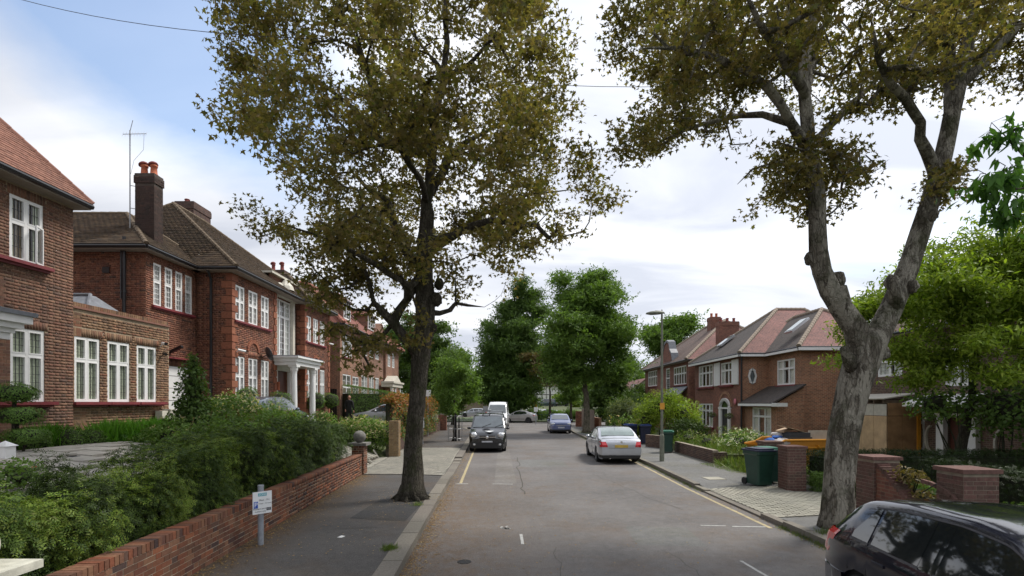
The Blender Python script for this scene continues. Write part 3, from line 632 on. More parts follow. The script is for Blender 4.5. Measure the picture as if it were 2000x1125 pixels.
class Skeleton:
    def __init__(s): s.p = []; s.par = []; s.r = []; s.tip = []
    def chain(s, pts, rad, parent=-1):
        """hand-laid limb, densified; returns index list"""
        ids = []; prev = parent; rad = list(rad)
        if parent >= 0: rad[-1] *= .35
        for i, (p, r) in enumerate(zip(pts, rad)):
            p = Vector(p)
            if i == 0 and parent >= 0: continue
            q0 = Vector(s.p[prev]) if prev >= 0 else None
            if q0 is not None:
                L = (p-q0).length; n = max(1, int(L/.28)); r0 = s.r[prev] if (i > 1 or parent < 0) else rad[0]
                for k in range(1, n):
                    f = k/n; w = .012*L; s.p.append(tuple(q0.lerp(p, f) + Vector((random.gauss(0, w), random.gauss(0, w), 0)))); s.par.append(prev); s.r.append(r0 + (r-r0)*f); prev = len(s.p)-1; ids.append(prev)
            s.p.append(tuple(p)); s.par.append(prev); s.r.append(r); prev = len(s.p)-1; ids.append(prev)
        return ids
    def near(s, p):
        A = np.array(s.p); return int(np.argmin(((A-np.array(p))**2).sum(1)))
    def grow(s, targets, step=.28, sag=.0, minz=None, wig=.05, r0=.0125):
        A = list(s.p); arr = np.array(A); T = np.array(targets); fixed = len(arr)
        # order: closest targets to the skeleton first, so branches extend outwards
        d0 = np.array([np.min(((arr-t)**2).sum(1)) for t in T]); order = np.argsort(d0)
        buf = np.zeros((len(arr)+len(T)*14, 3)); buf[:len(arr)] = arr; m = len(arr); hgt = arr[:, 2].max(); tips = []
        rad = s.r
        base = np.array(s.p[0])
        for ti in order:
            t = T[ti]; dv = buf[:m]-t; dd = (dv**2).sum(1)
            # prefer attachment points that lie lower / inwards: dd + penalty when the node is above the target
            pen = np.where(buf[:m, 2] > t[2]-.02, .35*(buf[:m, 2]-t[2])**2+.02, 0)
            j = int(np.argmin(dd+pen)); q = buf[j]; L = math.sqrt(dd[j]); n = min(12, max(1, int(L/step))); prev = j
            dirv = (t-q)/max(L, 1e-6); gp = np.array(s.p[s.par[j]]) if s.par[j] >= 0 else q - np.array((0,0,.1)); pd = q-gp; pd = pd/max(np.linalg.norm(pd), 1e-6)
            for k in range(1, n+1):
                f = k/n; b = 4*f*(1-f)
                pt = q*(1-f)+t*f + pd*L*.16*b*(1-f) + NR.normal(size=3)*wig*L*b*.6 + np.array((0, 0, -sag*L*b))
                s.p.append(tuple(pt)); s.par.append(prev); s.r.append(0); buf[m] = pt; prev = m; m += 1
            tips.append(prev)
        # pipe model
        N = len(s.p); acc = np.zeros(N); ex = 2.35
        for t_ in tips: acc[t_] += r0**ex
        for i in range(N-1, -1, -1):
            if i >= fixed and acc[i] == 0: acc[i] = (r0*.7)**ex
            if s.par[i] >= 0: acc[s.par[i]] += acc[i] if i >= fixed or True else 0
        for i in range(fixed, N): s.r[i] = acc[i]**(1/ex)
        for i in range(fixed, N):
            p = s.par[i]
            if p >= 0: s.r[i] = min(s.r[i], s.r[p]*.8)
        s.tip = tips; s.fixed = fixed
    def mesh(s, root, mat, flare=None, trunk_ids=None, name='trunk'):
        kids = {}
        for i, p in enumerate(s.par): kids.setdefault(p, []).append(i)
        main, twigs = MB(), MB(); start = [(-1, k) for k in kids.get(-1, [])]
        while start:
            par, i = start.pop(); ch = ([par] if par >= 0 else []) + [i]; cur = i
            while cur in kids:
                ks = sorted(kids[cur], key=lambda k: -s.r[k]); nx = ks[0]
                for k in ks[1:]: start.append((cur, k))
                ch.append(nx); cur = nx
            rr = [s.r[k] for k in ch]
            if par >= 0: rr[0] = min(rr[0], rr[1]*1.25)
            big = max(rr); n = 18 if big > .15 else 9 if big > .05 else 5 if big > .02 else 3
            pts = [s.p[k] for k in ch]
            if flare and par < 0:
                for k in range(len(pts)): rr[k] += flare*math.exp(-max(0, pts[k][2]-pts[0][2])/.22)
            (main if big > .045 else twigs).tube(pts, rr, n, caps=big > .05)
        # knobbly surface on the thick wood
        for i, v in enumerate(main.v):
            x, y, z = v; w = .015*(math.sin(x*21+z*7)+math.sin(y*23-z*9)+math.sin(z*17+x*11)); main.v[i] = (x+w, y+w*.8, z+w*.4)
        main.build(name, mat, root, smooth=True, uv=False)
        if twigs.f: twigs.build('branches', mat, root, smooth=True, uv=False)
def poly_in(px, py, poly):
    c = np.zeros(len(px), bool); n = len(poly)
    for k in range(n):
        (x1, y1), (x2, y2) = poly[k], poly[k-1]; m = ((y1 > py) != (y2 > py)); d = (y2-y1) if y2 != y1 else 1e-9
        c ^= m & (px < (x2-x1)*(py-y1)/d + x1)
    return c
def crown_targets(poly, n, Y0, dep, fscale=1.0, hole=.42):
    """points through a crown whose outline is POLY (metres: x, z) at depth Y0, DEP deep in the middle, clumped"""
    P = np.array(poly); cx, cz = P.mean(0); rx, rz = (P.max(0)-P.min(0))/2; out = []
    ph = NR.uniform(0, 6.28, 9)
    while len(out) < n:
        x = NR.uniform(P[:, 0].min(), P[:, 0].max(), 4000); z = NR.uniform(P[:, 1].min(), P[:, 1].max(), 4000); ins = poly_in(x, z, poly)
        th = np.sqrt(np.clip(1-((x-cx)/rx)**2*.9-((z-cz)/rz)**2*.5, .06, 1))*dep; y = Y0 + NR.uniform(-1, 1, 4000)*th
        f = np.sin(x*1.9+ph[0]+np.sin(z*1.3+ph[1]))+np.sin(y*1.7+ph[2]+np.sin(x*1.1))+np.sin(z*2.1+ph[3]+np.sin(y*1.2+ph[4]))
        keep = ins & (f > hole*2-1.2) & poly_in(x*Y0/y, 2.5+(z-2.5)*Y0/y, poly)
        out += list(zip(x[keep], y[keep], z[keep]))
    return np.array(out[:n])
def leaf_on(sk, per, spread, size, tmpl, mat, root, name='crown', back=3, up=.5, tip=(0, 0, -.7)):
    P, O = [], []
    for t in sk.tip:
        node = t; seq = [t]
        for _ in range(back):
            if sk.par[node] >= sk.fixed-1 and sk.par[node] >= 0: node = sk.par[node]; seq.append(node)
        A = np.array([sk.p[k] for k in seq]); i = NR.choice(len(A), per, p=np.array([1.0]+[.5]*(len(A)-1))/(1+.5*(len(A)-1)))
        P.append(A[i] + NR.normal(size=(per, 3))*np.array((spread, spread, spread*.6)))
    P = np.vstack(P); return leaves(name, P, size, tmpl, mat, root, None, up, tip, .75, .9)
def tree(name, label, cat, base, trunk, blobs, ntips, per, spread, size, tmpl, leafm, barkm, rad, group=None, hole=.3, flare=.1, kind=None, wig=.05):
    """trunk: list of points; blobs: ellipsoids (centre, radii) that make up the crown"""
    root = thing(name, label, cat, base, group); sk = Skeleton(); n = len(trunk)
    sk.chain(trunk, [rad*(1-.75*i/(n-1)) for i in range(n)])
    vol = np.array([b[1][0]*b[1][1]*b[1][2] for b in blobs])**.8; k = (ntips*vol/vol.sum()).astype(int)+3; T = []
    for (c, r), m_ in zip(blobs, k):      # ragged boughs, each its own clump, with air between them
        q = max(5, m_//11); dv = unit(NR.normal(size=(q, 3))); cs = np.array(c) + dv*np.array(r)*NR.uniform(.45, 1.06, q)[:, None]
        for cc in cs: rr = np.array(r)*NR.uniform(.26, .48); P, o = ell_points(cc, (rr[0]*1.15, rr[1]*1.15, rr[2]*.75), max(3, m_//q), .25); T.append(P)
    sk.grow(np.vstack(T), wig=wig, step=max(.28, rad)); sk.mesh(root, barkm, flare); leaf_on(sk, per, spread, size, tmpl, leafm, root)
    return root
# ------------------------------------------------------------------ the setting: ground, road, footways, kerbs
def lerp(v, xs, ys): return float(np.interp(v, xs, ys))
def kerbL(y): return lerp(y, [-10, 3, 16, 27, 38, 44, 49, 53, 56, 58], [-.98, -1.47, -1.96, -2.36, -2.85, -3.3, -4.3, -6.0, -9, -16])
def kerbR(y): return lerp(y, [-10, 8, 15, 20, 27, 34, 40, 46, 51, 54, 57], [5.5, 5.45, 5.36, 5.45, 5.38, 5.12, 5.02, 5.15, 5.8, 7.5, 14])
def wallx(y): return -4.05 - .055*y
def sm(t): t = min(1, max(0, t)); return t*t*(3-2*t)
def gz(x, y):
    if y > 76: return 1.6*sm((y-80)/60) if y < 400 else 1.6 + (y-400)*.02
    if y > 56: return -.05
    if x < wallx(y) - .55:
        top = lerp(y, [0, 12, 20, 28, 32, 42, 50, 56], [1.35, 1.45, 1.5, 1.3, 1.25, 1.0, .3, -.05])
        edge = lerp(y, [0, 16.7, 17.1, 22.3, 22.9, 45, 56], [.5, .5, .10, .10, .35, .2, -.05]); return edge + (top-edge)*sm((wallx(y)-x)/5.2)
    if x > 7.9: return .08
    return -.06
xs = np.unique(np.concatenate([np.linspace(-400, -40, 14), np.arange(-40, 40.1, .5), np.linspace(40, 400, 14)])); ys = np.unique(np.concatenate([np.arange(-25, 100.1, .5), np.linspace(100, 200, 26), np.linspace(200, 900, 15)]))
V = np.array([(x, y, gz(x, y)) for y in ys for x in xs]); nx = len(xs)
idx = np.arange(len(ys)*nx).reshape(len(ys), nx); F = np.stack([idx[:-1, :-1], idx[:-1, 1:], idx[1:, 1:], idx[1:, :-1]], -1).reshape(-1, 4)
g_ = np_mesh('ground', V, F, 'grassg', None, 'structure', True)
def strip(name, fa, fb, y0, y1, z, mat, step=1.0, nx_=4, parent=None, kind='structure', zf=None):
    yy = np.arange(y0, y1 + 1e-6, step); yy[-1] = y1; V = []
    for y in yy:
        for k in range(nx_+1): x = fa(y) + (fb(y)-fa(y))*k/nx_; V.append((x, y, z if zf is None else zf(x, y)))
    i = np.arange(len(V)).reshape(len(yy), nx_+1); F = np.stack([i[:-1, :-1], i[:-1, 1:], i[1:, 1:], i[1:, :-1]], -1).reshape(-1, 4)
    return np_mesh(name, np.array(V), F, mat, parent, kind)
strip('road', lambda y: kerbL(y)-.03, lambda y: kerbR(y)+.03, -12, 58, 0, 'road')
b = MB(); b.quad((-70, 58, 0), (70, 58, 0), (70, 66.5, 0), (-70, 66.5, 0)); tag(b.build('cross_road', 'road'), kind='structure')
# far carriageway across the grass triangle, climbing with the ground
strip('far_road', lambda y: -60, lambda y: 60, 84, 92, 0, 'road', 2, 20, zf=lambda x, y: gz(x, y)+.05)
strip('verge', lambda y: -3, lambda y: 40, 66.5, 84, .1, 'farg', 1, 6, zf=lambda x, y: max(.12, gz(x, y)+.06)); strip('verge', lambda y: -60, lambda y: -3.6, 66.5, 84, .1, 'farg', 1, 6, zf=lambda x, y: max(.12, gz(x, y)+.06))
def drop_at(y, drops): return max([sm(min((y-p)/1.0+1, (q-y)/1.0+1)) for p, q in drops] or [0])
DL, DR = [(17.6, 21.6)], [(11.3, 14.2), (25.8, 28.3)]
def pzL(x, y, z=.12): return z - .09*drop_at(y, DL)*(1-sm((kerbL(y)-.3-x)/1.2))
def pzR(x, y, z=.12): return z - .09*drop_at(y, DR)*(1-sm((x-kerbR(y)-.17)/1.1))
strip('pavement', lambda y: wallx(y)-.25, lambda y: kerbL(y)-.3, -10, 52, .12, 'pave', .5, 12, zf=lambda x, y: pzL(x, y))
strip('pavement', lambda y: kerbR(y)+.15, lambda y: 9.2 if y > 20 else 8.6, -10, 53, .12, 'paveR', .5, 12, zf=lambda x, y: pzR(x, y))

def kerb(side, y0, y1, drops):
    t = bpy.data.objects.new('kerb', None); COL.objects.link(t); tag(t, kind='structure'); f = kerbL if side < 0 else kerbR; items = []
    wd = .30 if side < 0 else .17; y = y0; rr = random.Random(side+5)
    bed = MB()
    while y < y1:
        L = rr.choice((.9, .9, .75, 1.0)); a = Vector((f(y), y, 0)); c = Vector((f(y+L), y+L, 0)); d = (c-a).normalized(); n = Vector((d.y, -d.x, 0))*(-side if side < 0 else -side)
        n = Vector((-abs(d.y), d.x, 0)) if side < 0 else Vector((abs(d.y), -d.x, 0))
        drop = drop_at(y+L/2, drops); top = .13 - .092*drop + rr.uniform(-.004, .004)
        items.append(((a+c)/2 + n*(wd/2) + Vector((0, 0, top/2-.06)), d*((c-a).length/2-.006), n*(wd/2), Vector((0, 0, top/2+.06))))
        bed.quad(a - n*.005 + Vector((0, 0, .0)), c - n*.005, c + n*(wd+.01), a + n*(wd+.01)) if False else None
        y += L
    pieces(t, 'kerb_stone', items, 'kerb'); return t
kerb(-1, 1.5, 55, DL); kerb(1, 1.5, 54, DR)

def pavers(name, x0f, x1f, y0, y1, z, mat, lx=.2, ly=.1, parent=None, zf=None, jit=.003, gap=.010):
    t = bpy.data.objects.new(name, None); COL.objects.link(t); tag(t, kind='structure'); items = []; y = y0+ly/2; k = 0; rr = random.Random(int(y0*10))
    while y < y1:
        a, c = x0f(y), x1f(y); x = math.floor(a/lx)*lx - (lx/2 if k % 2 else 0); full = lx
        while x < c - .02:
            if x + lx <= a + .04: x += lx; continue
            if x < a: full = x + lx - a; x = a
            else: full = lx
            w = min(full, c-x)
            if w > .04:
                xm = x+w/2; zz = z if zf is None else zf(xm, y); sl = 0 if zf is None else (zf(xm+.05, y)-zf(xm-.05, y))/.1; sly = 0 if zf is None else (zf(xm, y+.05)-zf(xm, y-.05))/.1
                items.append((Vector((xm, y, zz-.03+rr.uniform(-jit, jit))), Vector((w/2-gap, 0, sl*w/2)), Vector((0, ly/2-gap, sly*ly/2)), Vector((0, 0, .03))))
            x += full
        y += ly; k += 1
    pieces(t, 'paver', items, mat); return t
strip('crossing_bed', lambda y: wallx(y)-.1, lambda y: kerbL(y)-.31, 16.95, 27, .128, 'bed', .5, 12, zf=lambda x, y: pzL(x, y, .130))
pavers('driveway_crossing', lambda y: wallx(y)-.1, lambda y: kerbL(y)-.31, 17.0, 27, .146, 'paver', zf=lambda x, y: pzL(x, y, .146))
strip('driveway_bed', lambda y: -11.0, lambda y: wallx(y)-.1, 17.2, 22.2, .12, 'soil', .5, 14, zf=lambda x, y: max(.13, gz(x, y)+.10))
pavers('driveway', lambda y: -10.8, lambda y: wallx(y)-.1, 17.25, 22.15, .14, 'paver', .3, .2, zf=lambda x, y: max(.145, gz(x, y)+.13))
strip('crossing_bed', lambda y: kerbR(y)+.175, lambda y: 9.5, 10.8, 14.5, .128, 'bed', .5, 12, zf=lambda x, y: pzR(x, y, .130))
pavers('driveway_crossing', lambda y: kerbR(y)+.175, lambda y: 7.5 + (1.9 if 11.3 < y < 13.6 else 0), 10.8, 14.5, .146, 'paverR', gap=.0055, zf=lambda x, y: pzR(x, y, .146))
strip('driveway_bed', lambda y: 8, lambda y: 17, 15.4, 19.8, .12, 'soil', .5, 4)
pavers('garden_path', lambda y: -10.3, lambda y: -7.0, 7.6, 12.9, 0, 'slab', .6, .6, zf=lambda x, y: gz(x, y)+.07, jit=.001, gap=.006)
# resurfaced patch round the left tree, markings, ironwork
b = MB(); b.quad((-3.35, 10.55, .124), (-2.15, 10.3, .124), (-2.1, 13.6, .124), (-2.6, 13.75, .124), (-3.25, 12.6, .124)); tag(b.build('asphalt_patch', 'patch'), kind='structure')
def paint(name, pts, w, mat, z=.004):
    b = MB()
    for a, c in zip(pts[:-1], pts[1:]):
        a, c = Vector((*a, z)), Vector((*c, z)); d = (c-a).normalized(); n = Vector((-d.y, d.x, 0))*(w/2); b.quad(a-n, c-n, c+n, a+n)
    return tag(b.build(name, mat), kind='structure')
paint('yellow_line', [(kerbL(y)+.36, y) for y in np.arange(15.9, 34, 1.0)], .09, 'yellowline')
paint('yellow_line', [(kerbR(y)-.26, y) for y in np.arange(10.2, 34, 1.0)], .085, 'yellowline')
paint('bay_line', [(-1.75, 15.8), (-1.35, 15.8)], .07, 'whiteline'); paint('bay_line', [(-.6, 15.8), (.03, 15.75)], .07, 'whiteline')
paint('bay_line', [(4.45, 10.35), (5.1, 10.3)], .06, 'whiteline', .006); paint('bay_line', [(3.85, 10.45), (4.35, 10.4)], .05, 'whiteline')
paint('bay_line', [(3.62, 8.1), (3.66, 7.55), (3.72, 7.0)], .05, 'whiteline'); paint('bay_line', [(.17, 9.75), (.19, 9.05)], .055, 'whiteline'); pass
b = MB()
for i in range(9):
    a = random.uniform(0, 6.28); r = random.uniform(0, .11); x, y = -.13 + r*math.cos(a), 10.2 + 1.6*r*math.sin(a); s = random.uniform(.02, .05)
    b.quad(*[(x + s*math.cos(t_)*random.uniform(.7, 1.2), y + s*1.3*math.sin(t_)*random.uniform(.7, 1.2), .005) for t_ in np.linspace(0, 5.6, 7)])
tag(b.build('paint_splash', 'whiteline'), kind='structure')
b = MB(); b.lathe((-.75, 8.05, 0), [(.11, 0), (.11, .006), (.0, .006)], 14); tag(b.build('drain_stopper', 'patch'), kind='structure')
b = MB(); b.obox((6.35, 16.1, .128), (.28, .02, 0), (-.02, .28, 0), (0, 0, .006)); tag(b.build('utility_cover', 'paverR'), kind='structure')

# ------------------------------------------------------------------ houses on the left
def ub(p0, p1, *Y):
    d = (Vector(p1)-Vector(p0)); L = d.length; return [abs(y-p0[1])/abs(d.y)*L for y in Y]
def win_y(root, p0, p1, ya, yb, z0, z1, **k):
    a, c = sorted(ub(p0, p1, ya, yb)); return window(root, p0, p1, a, c, z0, z1, **k)
def op(p0, p1, ya, yb, z0, z1): a, c = sorted(ub(p0, p1, ya, yb)); return (a, c, z0, z1)

# --- house A: brown brick with pink clay roof and parapet extension
A = thing('brick_house', 'brown brick house at the left edge with pink clay roof and flat-roofed extension', 'house', (-14, 9, 1.2), 'brick houses along the left side')
p0, p1 = (-11.765, 6.0), (-11.4, 13.3)
wA = [(11.69, 12.5, 5.8, 7.3), (11.71, 12.53, 2.53, 4.25)]; oA = [op(p0, p1, *w) for w in wA]
w = wall(A, p0, p1, 1.0, 7.6, oA, 'mortarA'); sold = [(oA[1][0]-.08, oA[1][1]+.08, 4.25), (oA[0][0]-.05, oA[0][1]+.05, 7.3)]
pieces(w, 'brick', brick_items(p0, p1, 1.0, 7.58, oA, sold, seed=1), 'brickA', 180)
wall(A, (-11.4, 13.3), (-19.5, 13.3), 1.0, 7.6, (), 'btexC')
window(A, p0, p1, *oA[0], lights=2, transom=.40, bars=(3, 3), lead=True, cz=.2); window(A, p0, p1, *oA[1], lights=2, transom=.36, bars=(3, 4), lead=True, cz=.5)
# the lower right casement of the bedroom window stands ajar
q, d, n, Lg = wall_frame(p0, p1); D = Vector((d.x, d.y, 0)); N = Vector((n.x, n.y, 0)); C0 = Vector((q.x, q.y, 0)) + D*oA[0][1] + N*.0
hd = (-D*.90 + N*.42).normalized(); b = MB(); zz = 6.27; hh = .44
for s in (-1, 1): b.obox(C0 + hd*.20 + Vector((0, 0, zz + s*hh)), hd*.17, hd.cross(Vector((0, 0, 1)))*.015, Vector((0, 0, .022)))
for s in (.04, .36): b.obox(C0 + hd*s + Vector((0, 0, zz)), hd*.022, hd.cross(Vector((0, 0, 1)))*.016, Vector((0, 0, hh)))
cs = b.build('open_casement', 'white', A); MB().obox(C0 + hd*.2 + Vector((0, 0, zz)), hd*.15, hd.cross(Vector((0, 0, 1)))*.003, Vector((0, 0, hh))).build('pane', 'glass', cs)
sill(A, p0, p1, ub(p0, p1, 10.2)[0], oA[0][1]+.12, 5.8, .13, .17); sill(A, p0, p1, ub(p0, p1, 10.4)[0], oA[1][1]+.16, 2.53, .13, .22)
# extension
x0, x1 = (-12.2+.05*13.31, 13.31), (-12.2+.05*16.94, 16.94)
wx = [(13.48, 14.27), (14.52, 15.31), (15.58, 16.38)]; oX = [op(x0, x1, a, c, 2.53, 4.27) for a, c in wx]
w = wall(A, x0, x1, 1.0, 5.0, oX, 'mortarA'); pieces(w, 'brick', brick_items(x0, x1, 1.0, 4.93, oX, [(o[0]-.09, o[1]+.09, 4.27) for o in oX], seed=2), 'brickX', 120)
wall(A, (x1[0], 16.94), (-19, 16.94), 1.0, 5.0, (), 'btexC')
for o in oX: window(A, x0, x1, *o, lights=2, transom=.36, bars=(3, 4), lead=True, cz=.5)
for o in oX: sill(A, x0, x1, o[0]-.06 if o is not oX[0] else .02, min(o[1]+(.25 if o is oX[2] else .17), 3.63), 2.53, .13, .2)
q, d, n, Lg = wall_frame(x0, x1); D = Vector((d.x, d.y, 0)); N = Vector((n.x, n.y, 0)); Q = Vector((q.x, q.y, 0)); it = []
for i in range(int(Lg/.075)): it.append((Q + D*((i+.5)*.075) + N*-.08 + Vector((0, 0, 5.11)), D*.033, N*.09, Vector((0, 0, .055))))
cp = MB().obox(Q + D*(Lg/2) + N*-.07 + Vector((0, 0, 5.025)), D*(Lg/2), N*.12, Vector((0, 0, .025))).build('parapet', 'hipA', A); pieces(cp, 'brick', it, 'brickX')
MB().box(-19, -11.75, 13.32, 16.8, 4.6, 4.7).build('flat_roof', 'lead', A)
b = MB(); b.quad((-13.9, 14.4, 5.05), (-11.95, 14.4, 5.05), (-12.6, 15.3, 5.72), (-13.6, 15.3, 5.72)); b.quad((-11.95, 14.4, 5.05), (-11.95, 16.3, 5.05), (-12.6, 15.5, 5.72), (-12.6, 15.3, 5.72)); b.quad((-13.9, 16.3, 5.05), (-13.9, 14.4, 5.05), (-13.6, 15.3, 5.72), (-13.6, 15.5, 5.72)); b.quad((-11.95, 16.3, 5.05), (-13.9, 16.3, 5.05), (-13.6, 15.5, 5.72), (-12.6, 15.5, 5.72)); b.quad((-13.6, 15.3, 5.72), (-12.6, 15.3, 5.72), (-12.6, 15.5, 5.72), (-13.6, 15.5, 5.72))
for s, e in (((-11.95, 14.4, 5.07), (-12.6, 15.3, 5.74)), ((-13.6, 15.3, 5.74), (-12.6, 15.3, 5.74)), ((-13.9, 14.4, 5.07), (-11.95, 14.4, 5.07)), ((-13.9, 14.4, 5.07), (-13.6, 15.3, 5.74))): b.tube([s, e], .05, 6)
b.build('roof_lantern', 'lead', A)
hip_roof(A, -20.3, -11.05, 1.5, 13.48, 7.72, (-15.67, 6.1, 13.5), (-15.67, 8.9, 13.5), ['tileA'], tiles=[('tileA', .105, .165), None, None, None], hipmat='hipA', hr=.085)
b = MB()   # porch canopy stands out left of the ground-floor window
b.box(-11.6, -10.72, 8.2, 11.05, 4.0, 4.10); b.box(-11.6, -10.62, 8.1, 11.15, 4.10, 4.22); b.box(-11.6, -10.52, 8.0, 11.25, 4.22, 4.38); b.box(-11.6, -10.78, 8.3, 11.0, 3.86, 4.0)
pc = b.build('porch_canopy', 'white', A); b = MB().box(-11.6, -10.46, 7.95, 11.31, 4.38, 4.47); b.quad((-11.6, 7.95, 4.7), (-10.5, 8.1, 4.47), (-10.5, 11.2, 4.47), (-11.6, 11.3, 4.7)); b.build('lead_top', 'lead', pc)
b = MB(); b.box(-11.6, -11.2, 10.75, 10.95, 3.1, 3.86); b.build('bracket', 'white', A)
b = MB().box(-11.32, -11.1, 16.25, 16.52, 1.6, 2.25).box(-11.32, -11.05, 16.56, 16.85, 1.6, 2.3); b.build('meter_box', 'cream', A)
def cctv(root, p, d, L=.22, mat='white'):
    p = Vector(p); d = Vector(d).normalized(); b = MB(); b.tube([p, p+d*L], [.045, .045], 10); b.tube([p+d*L, p+d*(L+.03)], [.05, .05], 10, m=1); b.tube([p+d*.06, p+d*.06+Vector((-.1, 0, -.08))], .018, 6); b.build('security_camera', [mat, 'black'], root)
cctv(A, (-11.3, 16.55, 4.42), (.8, -.5, -.1)); cctv(A, (-11.3, 16.6, 4.1), (.8, -.5, -.2), .15, 'black')
b = MB().tube([(-11.38, 16.75, 1.6), (-11.3, 16.75, 1.6)], .02)

# --- house B: red brick mansion with quoins, tall white stair window, columned porch
B = thing('brick_mansion', 'large red brick house with brown roof, quoined corners and white columned porch', 'house', (-14, 24, 1.2), 'brick houses along the left side')
def bwall(p0, p1, z0, z1, ops=(), sold=(), seed=0, mat='mortarB', bm='brickB'):
    w = wall(B, p0, p1, z0, z1, ops, mat); pieces(w, 'brick', brick_items(p0, p1, z0, z1-.02, ops, sold, seed=seed), bm, 50); return w
bwall((-16.5, 17.34), (-12.4, 17.34), 3.2, 7.7, seed=3); wall(B, (-19, 17.34), (-16.5, 17.34), 1, 7.7, (), 'btexC2'); wall(B, (-16.5, 17.341), (-12.4, 17.341), 1, 3.2, (), 'btexC2')
a0, a1 = (-12.4, 17.34), (-12.37, 20.1); wy = [(17.70, 18.10), (18.27, 18.68), (18.83, 19.24), (19.39, 19.80)]; oo = [op(a0, a1, a, c, 5.88, 7.36) for a, c in wy]
gd = op(a0, a1, 18.2, 19.72, 1.2, 3.85)
bwall(a0, a1, 1.0, 7.7, oo + [gd], [(gd[0], gd[1], 3.85)], seed=4)
for o in oo: window(B, a0, a1, *o, lights=1, transom=.42, bars=(3, 4), curtain='net', cz=.3, fw=.045)
sill(B, a0, a1, oo[0][0]-.1, oo[3][1]+.1, 5.88, .12, .1)
q, d, n, Lg = wall_frame(a0, a1); b = MB()
for i in range(5): b.box(-12.46, -12.43+.012*(i % 2), 18.24, 19.68, 1.25+i*.45, 1.68+i*.45)
b.box(-12.46, -12.42, 18.24, 19.68, 3.5, 3.84); b.build('garage_door', 'white', B); MB().box(-12.4, -12.18, 18.0, 19.95, 4.10, 4.15).build('drip_canopy', 'sill', B)
b = MB().obox((-12.15, 18.55, 4.45), (.2, 0, .1), (0, .06, 0), (-.02, 0, .04)).tube([(-12.38, 18.55, 4.3), (-12.2, 18.55, 4.42)], .02, 6); b.build('floodlight', 'black', B)
bwall((-12.37, 20.1), (-11.0, 20.1), 1.0, 7.7, seed=5)
c0, c1 = (-11.0, 20.1), (-10.96, 23.8); wy = [(20.36, 21.05), (21.35, 22.10), (22.39, 23.10)]; ou = [op(c0, c1, a, c, 5.8, 7.22) for a, c in wy]; og = [op(c0, c1, a, c, 2.55, 4.40) for a, c in wy]
bwall(c0, c1, 1.0, 7.7, ou+og, [(o[0]-.05, o[1]+.05, 4.42) for o in og], seed=6)
e0, e1 = (-10.735, 26.5), (-10.70, 30.0); wy2 = [(26.66, 27.34), (27.62, 28.30), (28.56, 29.24)]; ou2 = [op(e0, e1, a, c, 5.72, 7.1) for a, c in wy2]; og2 = [op(e0, e1, a, c, 2.5, 4.36) for a, c in wy2]
bwall(e0, e1, 1.0, 7.7, ou2+og2, [(o[0]-.05, o[1]+.05, 4.38) for o in og2], seed=7); bwall((-11.23, 26.5), (-10.735, 26.5), 1.0, 7.7, seed=8)
for o in ou+og: window(B, c0, c1, *o, lights=2, transom=.44, bars=(2, 3), curtain='net', cz=.25)
for o in ou2+og2: window(B, e0, e1, *o, lights=2, transom=.44, bars=(2, 3), curtain='net', cz=.25)
for P0, P1, o in ((c0, c1, ou), (e0, e1, ou2)): sill(B, P0, P1, o[0][0]-.12, o[2][1]+.12, o[0][2], .12, .10)
wall(B, (-10.96, 23.8), (-11.27, 23.8), 1, 7.7, (), 'btexC2'); wall(B, (-10.70, 30.0), (-19, 30.0), 1, 7.7, (), 'btexC2')
m0, m1 = (-11.265, 23.8), (-11.235, 26.5); sw = op(m0, m1, 24.25, 25.95, 4.75, 7.55); dr = op(m0, m1, 24.35, 25.6, 1.35, 4.05)
bwall(m0, m1, 1.0, 8.55, [sw, dr], seed=9)
window(B, m0, m1, *sw, lights=3, transom=.30, bars=(2, 5), curtain='net', cz=.3, fw=.07, label='tall white stair window above the porch')
b = MB(); q = m0
b.box(-11.25, -11.1, 24.0, 24.25, 4.6, 7.75); b.box(-11.25, -11.1, 25.95, 26.2, 4.6, 7.75); b.box(-11.25, -11.0, 23.9, 26.3, 7.6, 7.75); b.box(-11.25, -10.92, 23.82, 26.38, 7.75, 7.9); b.box(-11.25, -10.85, 23.76, 26.44, 7.9, 8.0)
b.lathe((-11.1, 25.1, 8.0), [(.42, 0), (.36, .2), (.22, .36), (.12, .5), (0, .56)], 10); b.blob((-11.1, 24.5, 8.1), (.12, .3, .16)); b.blob((-11.1, 25.7, 8.1), (.12, .3, .16)); b.build('window_surround', 'cream', B)
MB().box(-11.6, -11.1, 23.7, 26.7, 8.55, 8.64).build('parapet_coping', 'cream', B)
# quoins: alternating long and short blocks on every wing corner
qi = []; z = 1.3; k = 0
while z < 7.45:
    for (cx, cy_, sx) in ((-11.0, 20.1, 1), (-10.735, 26.5, 1)):
        l1, l2 = (.42, .24) if k % 2 else (.24, .42)
        qi.append((Vector((cx - l1/2 + .03, cy_ + l2/2 - .03, z+.15)), Vector((l1/2, 0, 0)), Vector((0, l2/2, 0)), Vector((0, 0, .132))))
    l2 = .34 if k % 2 else .22
    qi.append((Vector((-10.96 - .1 + .03, 23.8 - l2/2 + .03, z+.15)), Vector((.1, 0, 0)), Vector((0, l2/2, 0)), Vector((0, 0, .132)))); qi.append((Vector((-10.70 - .1 + .03, 30.0 - l2/2 + .03, z+.15)), Vector((.1, 0, 0)), Vector((0, l2/2, 0)), Vector((0, 0, .132))))
    qi.append((Vector((-12.4 - .15 + .01, 17.34 + l2/2 - .01, z+.15)), Vector((.15, 0, 0)), Vector((0, l2/2, 0)), Vector((0, 0, .14)))) if False else None
    z += .30; k += 1
pieces(B, 'quoin', qi, 'quoin')
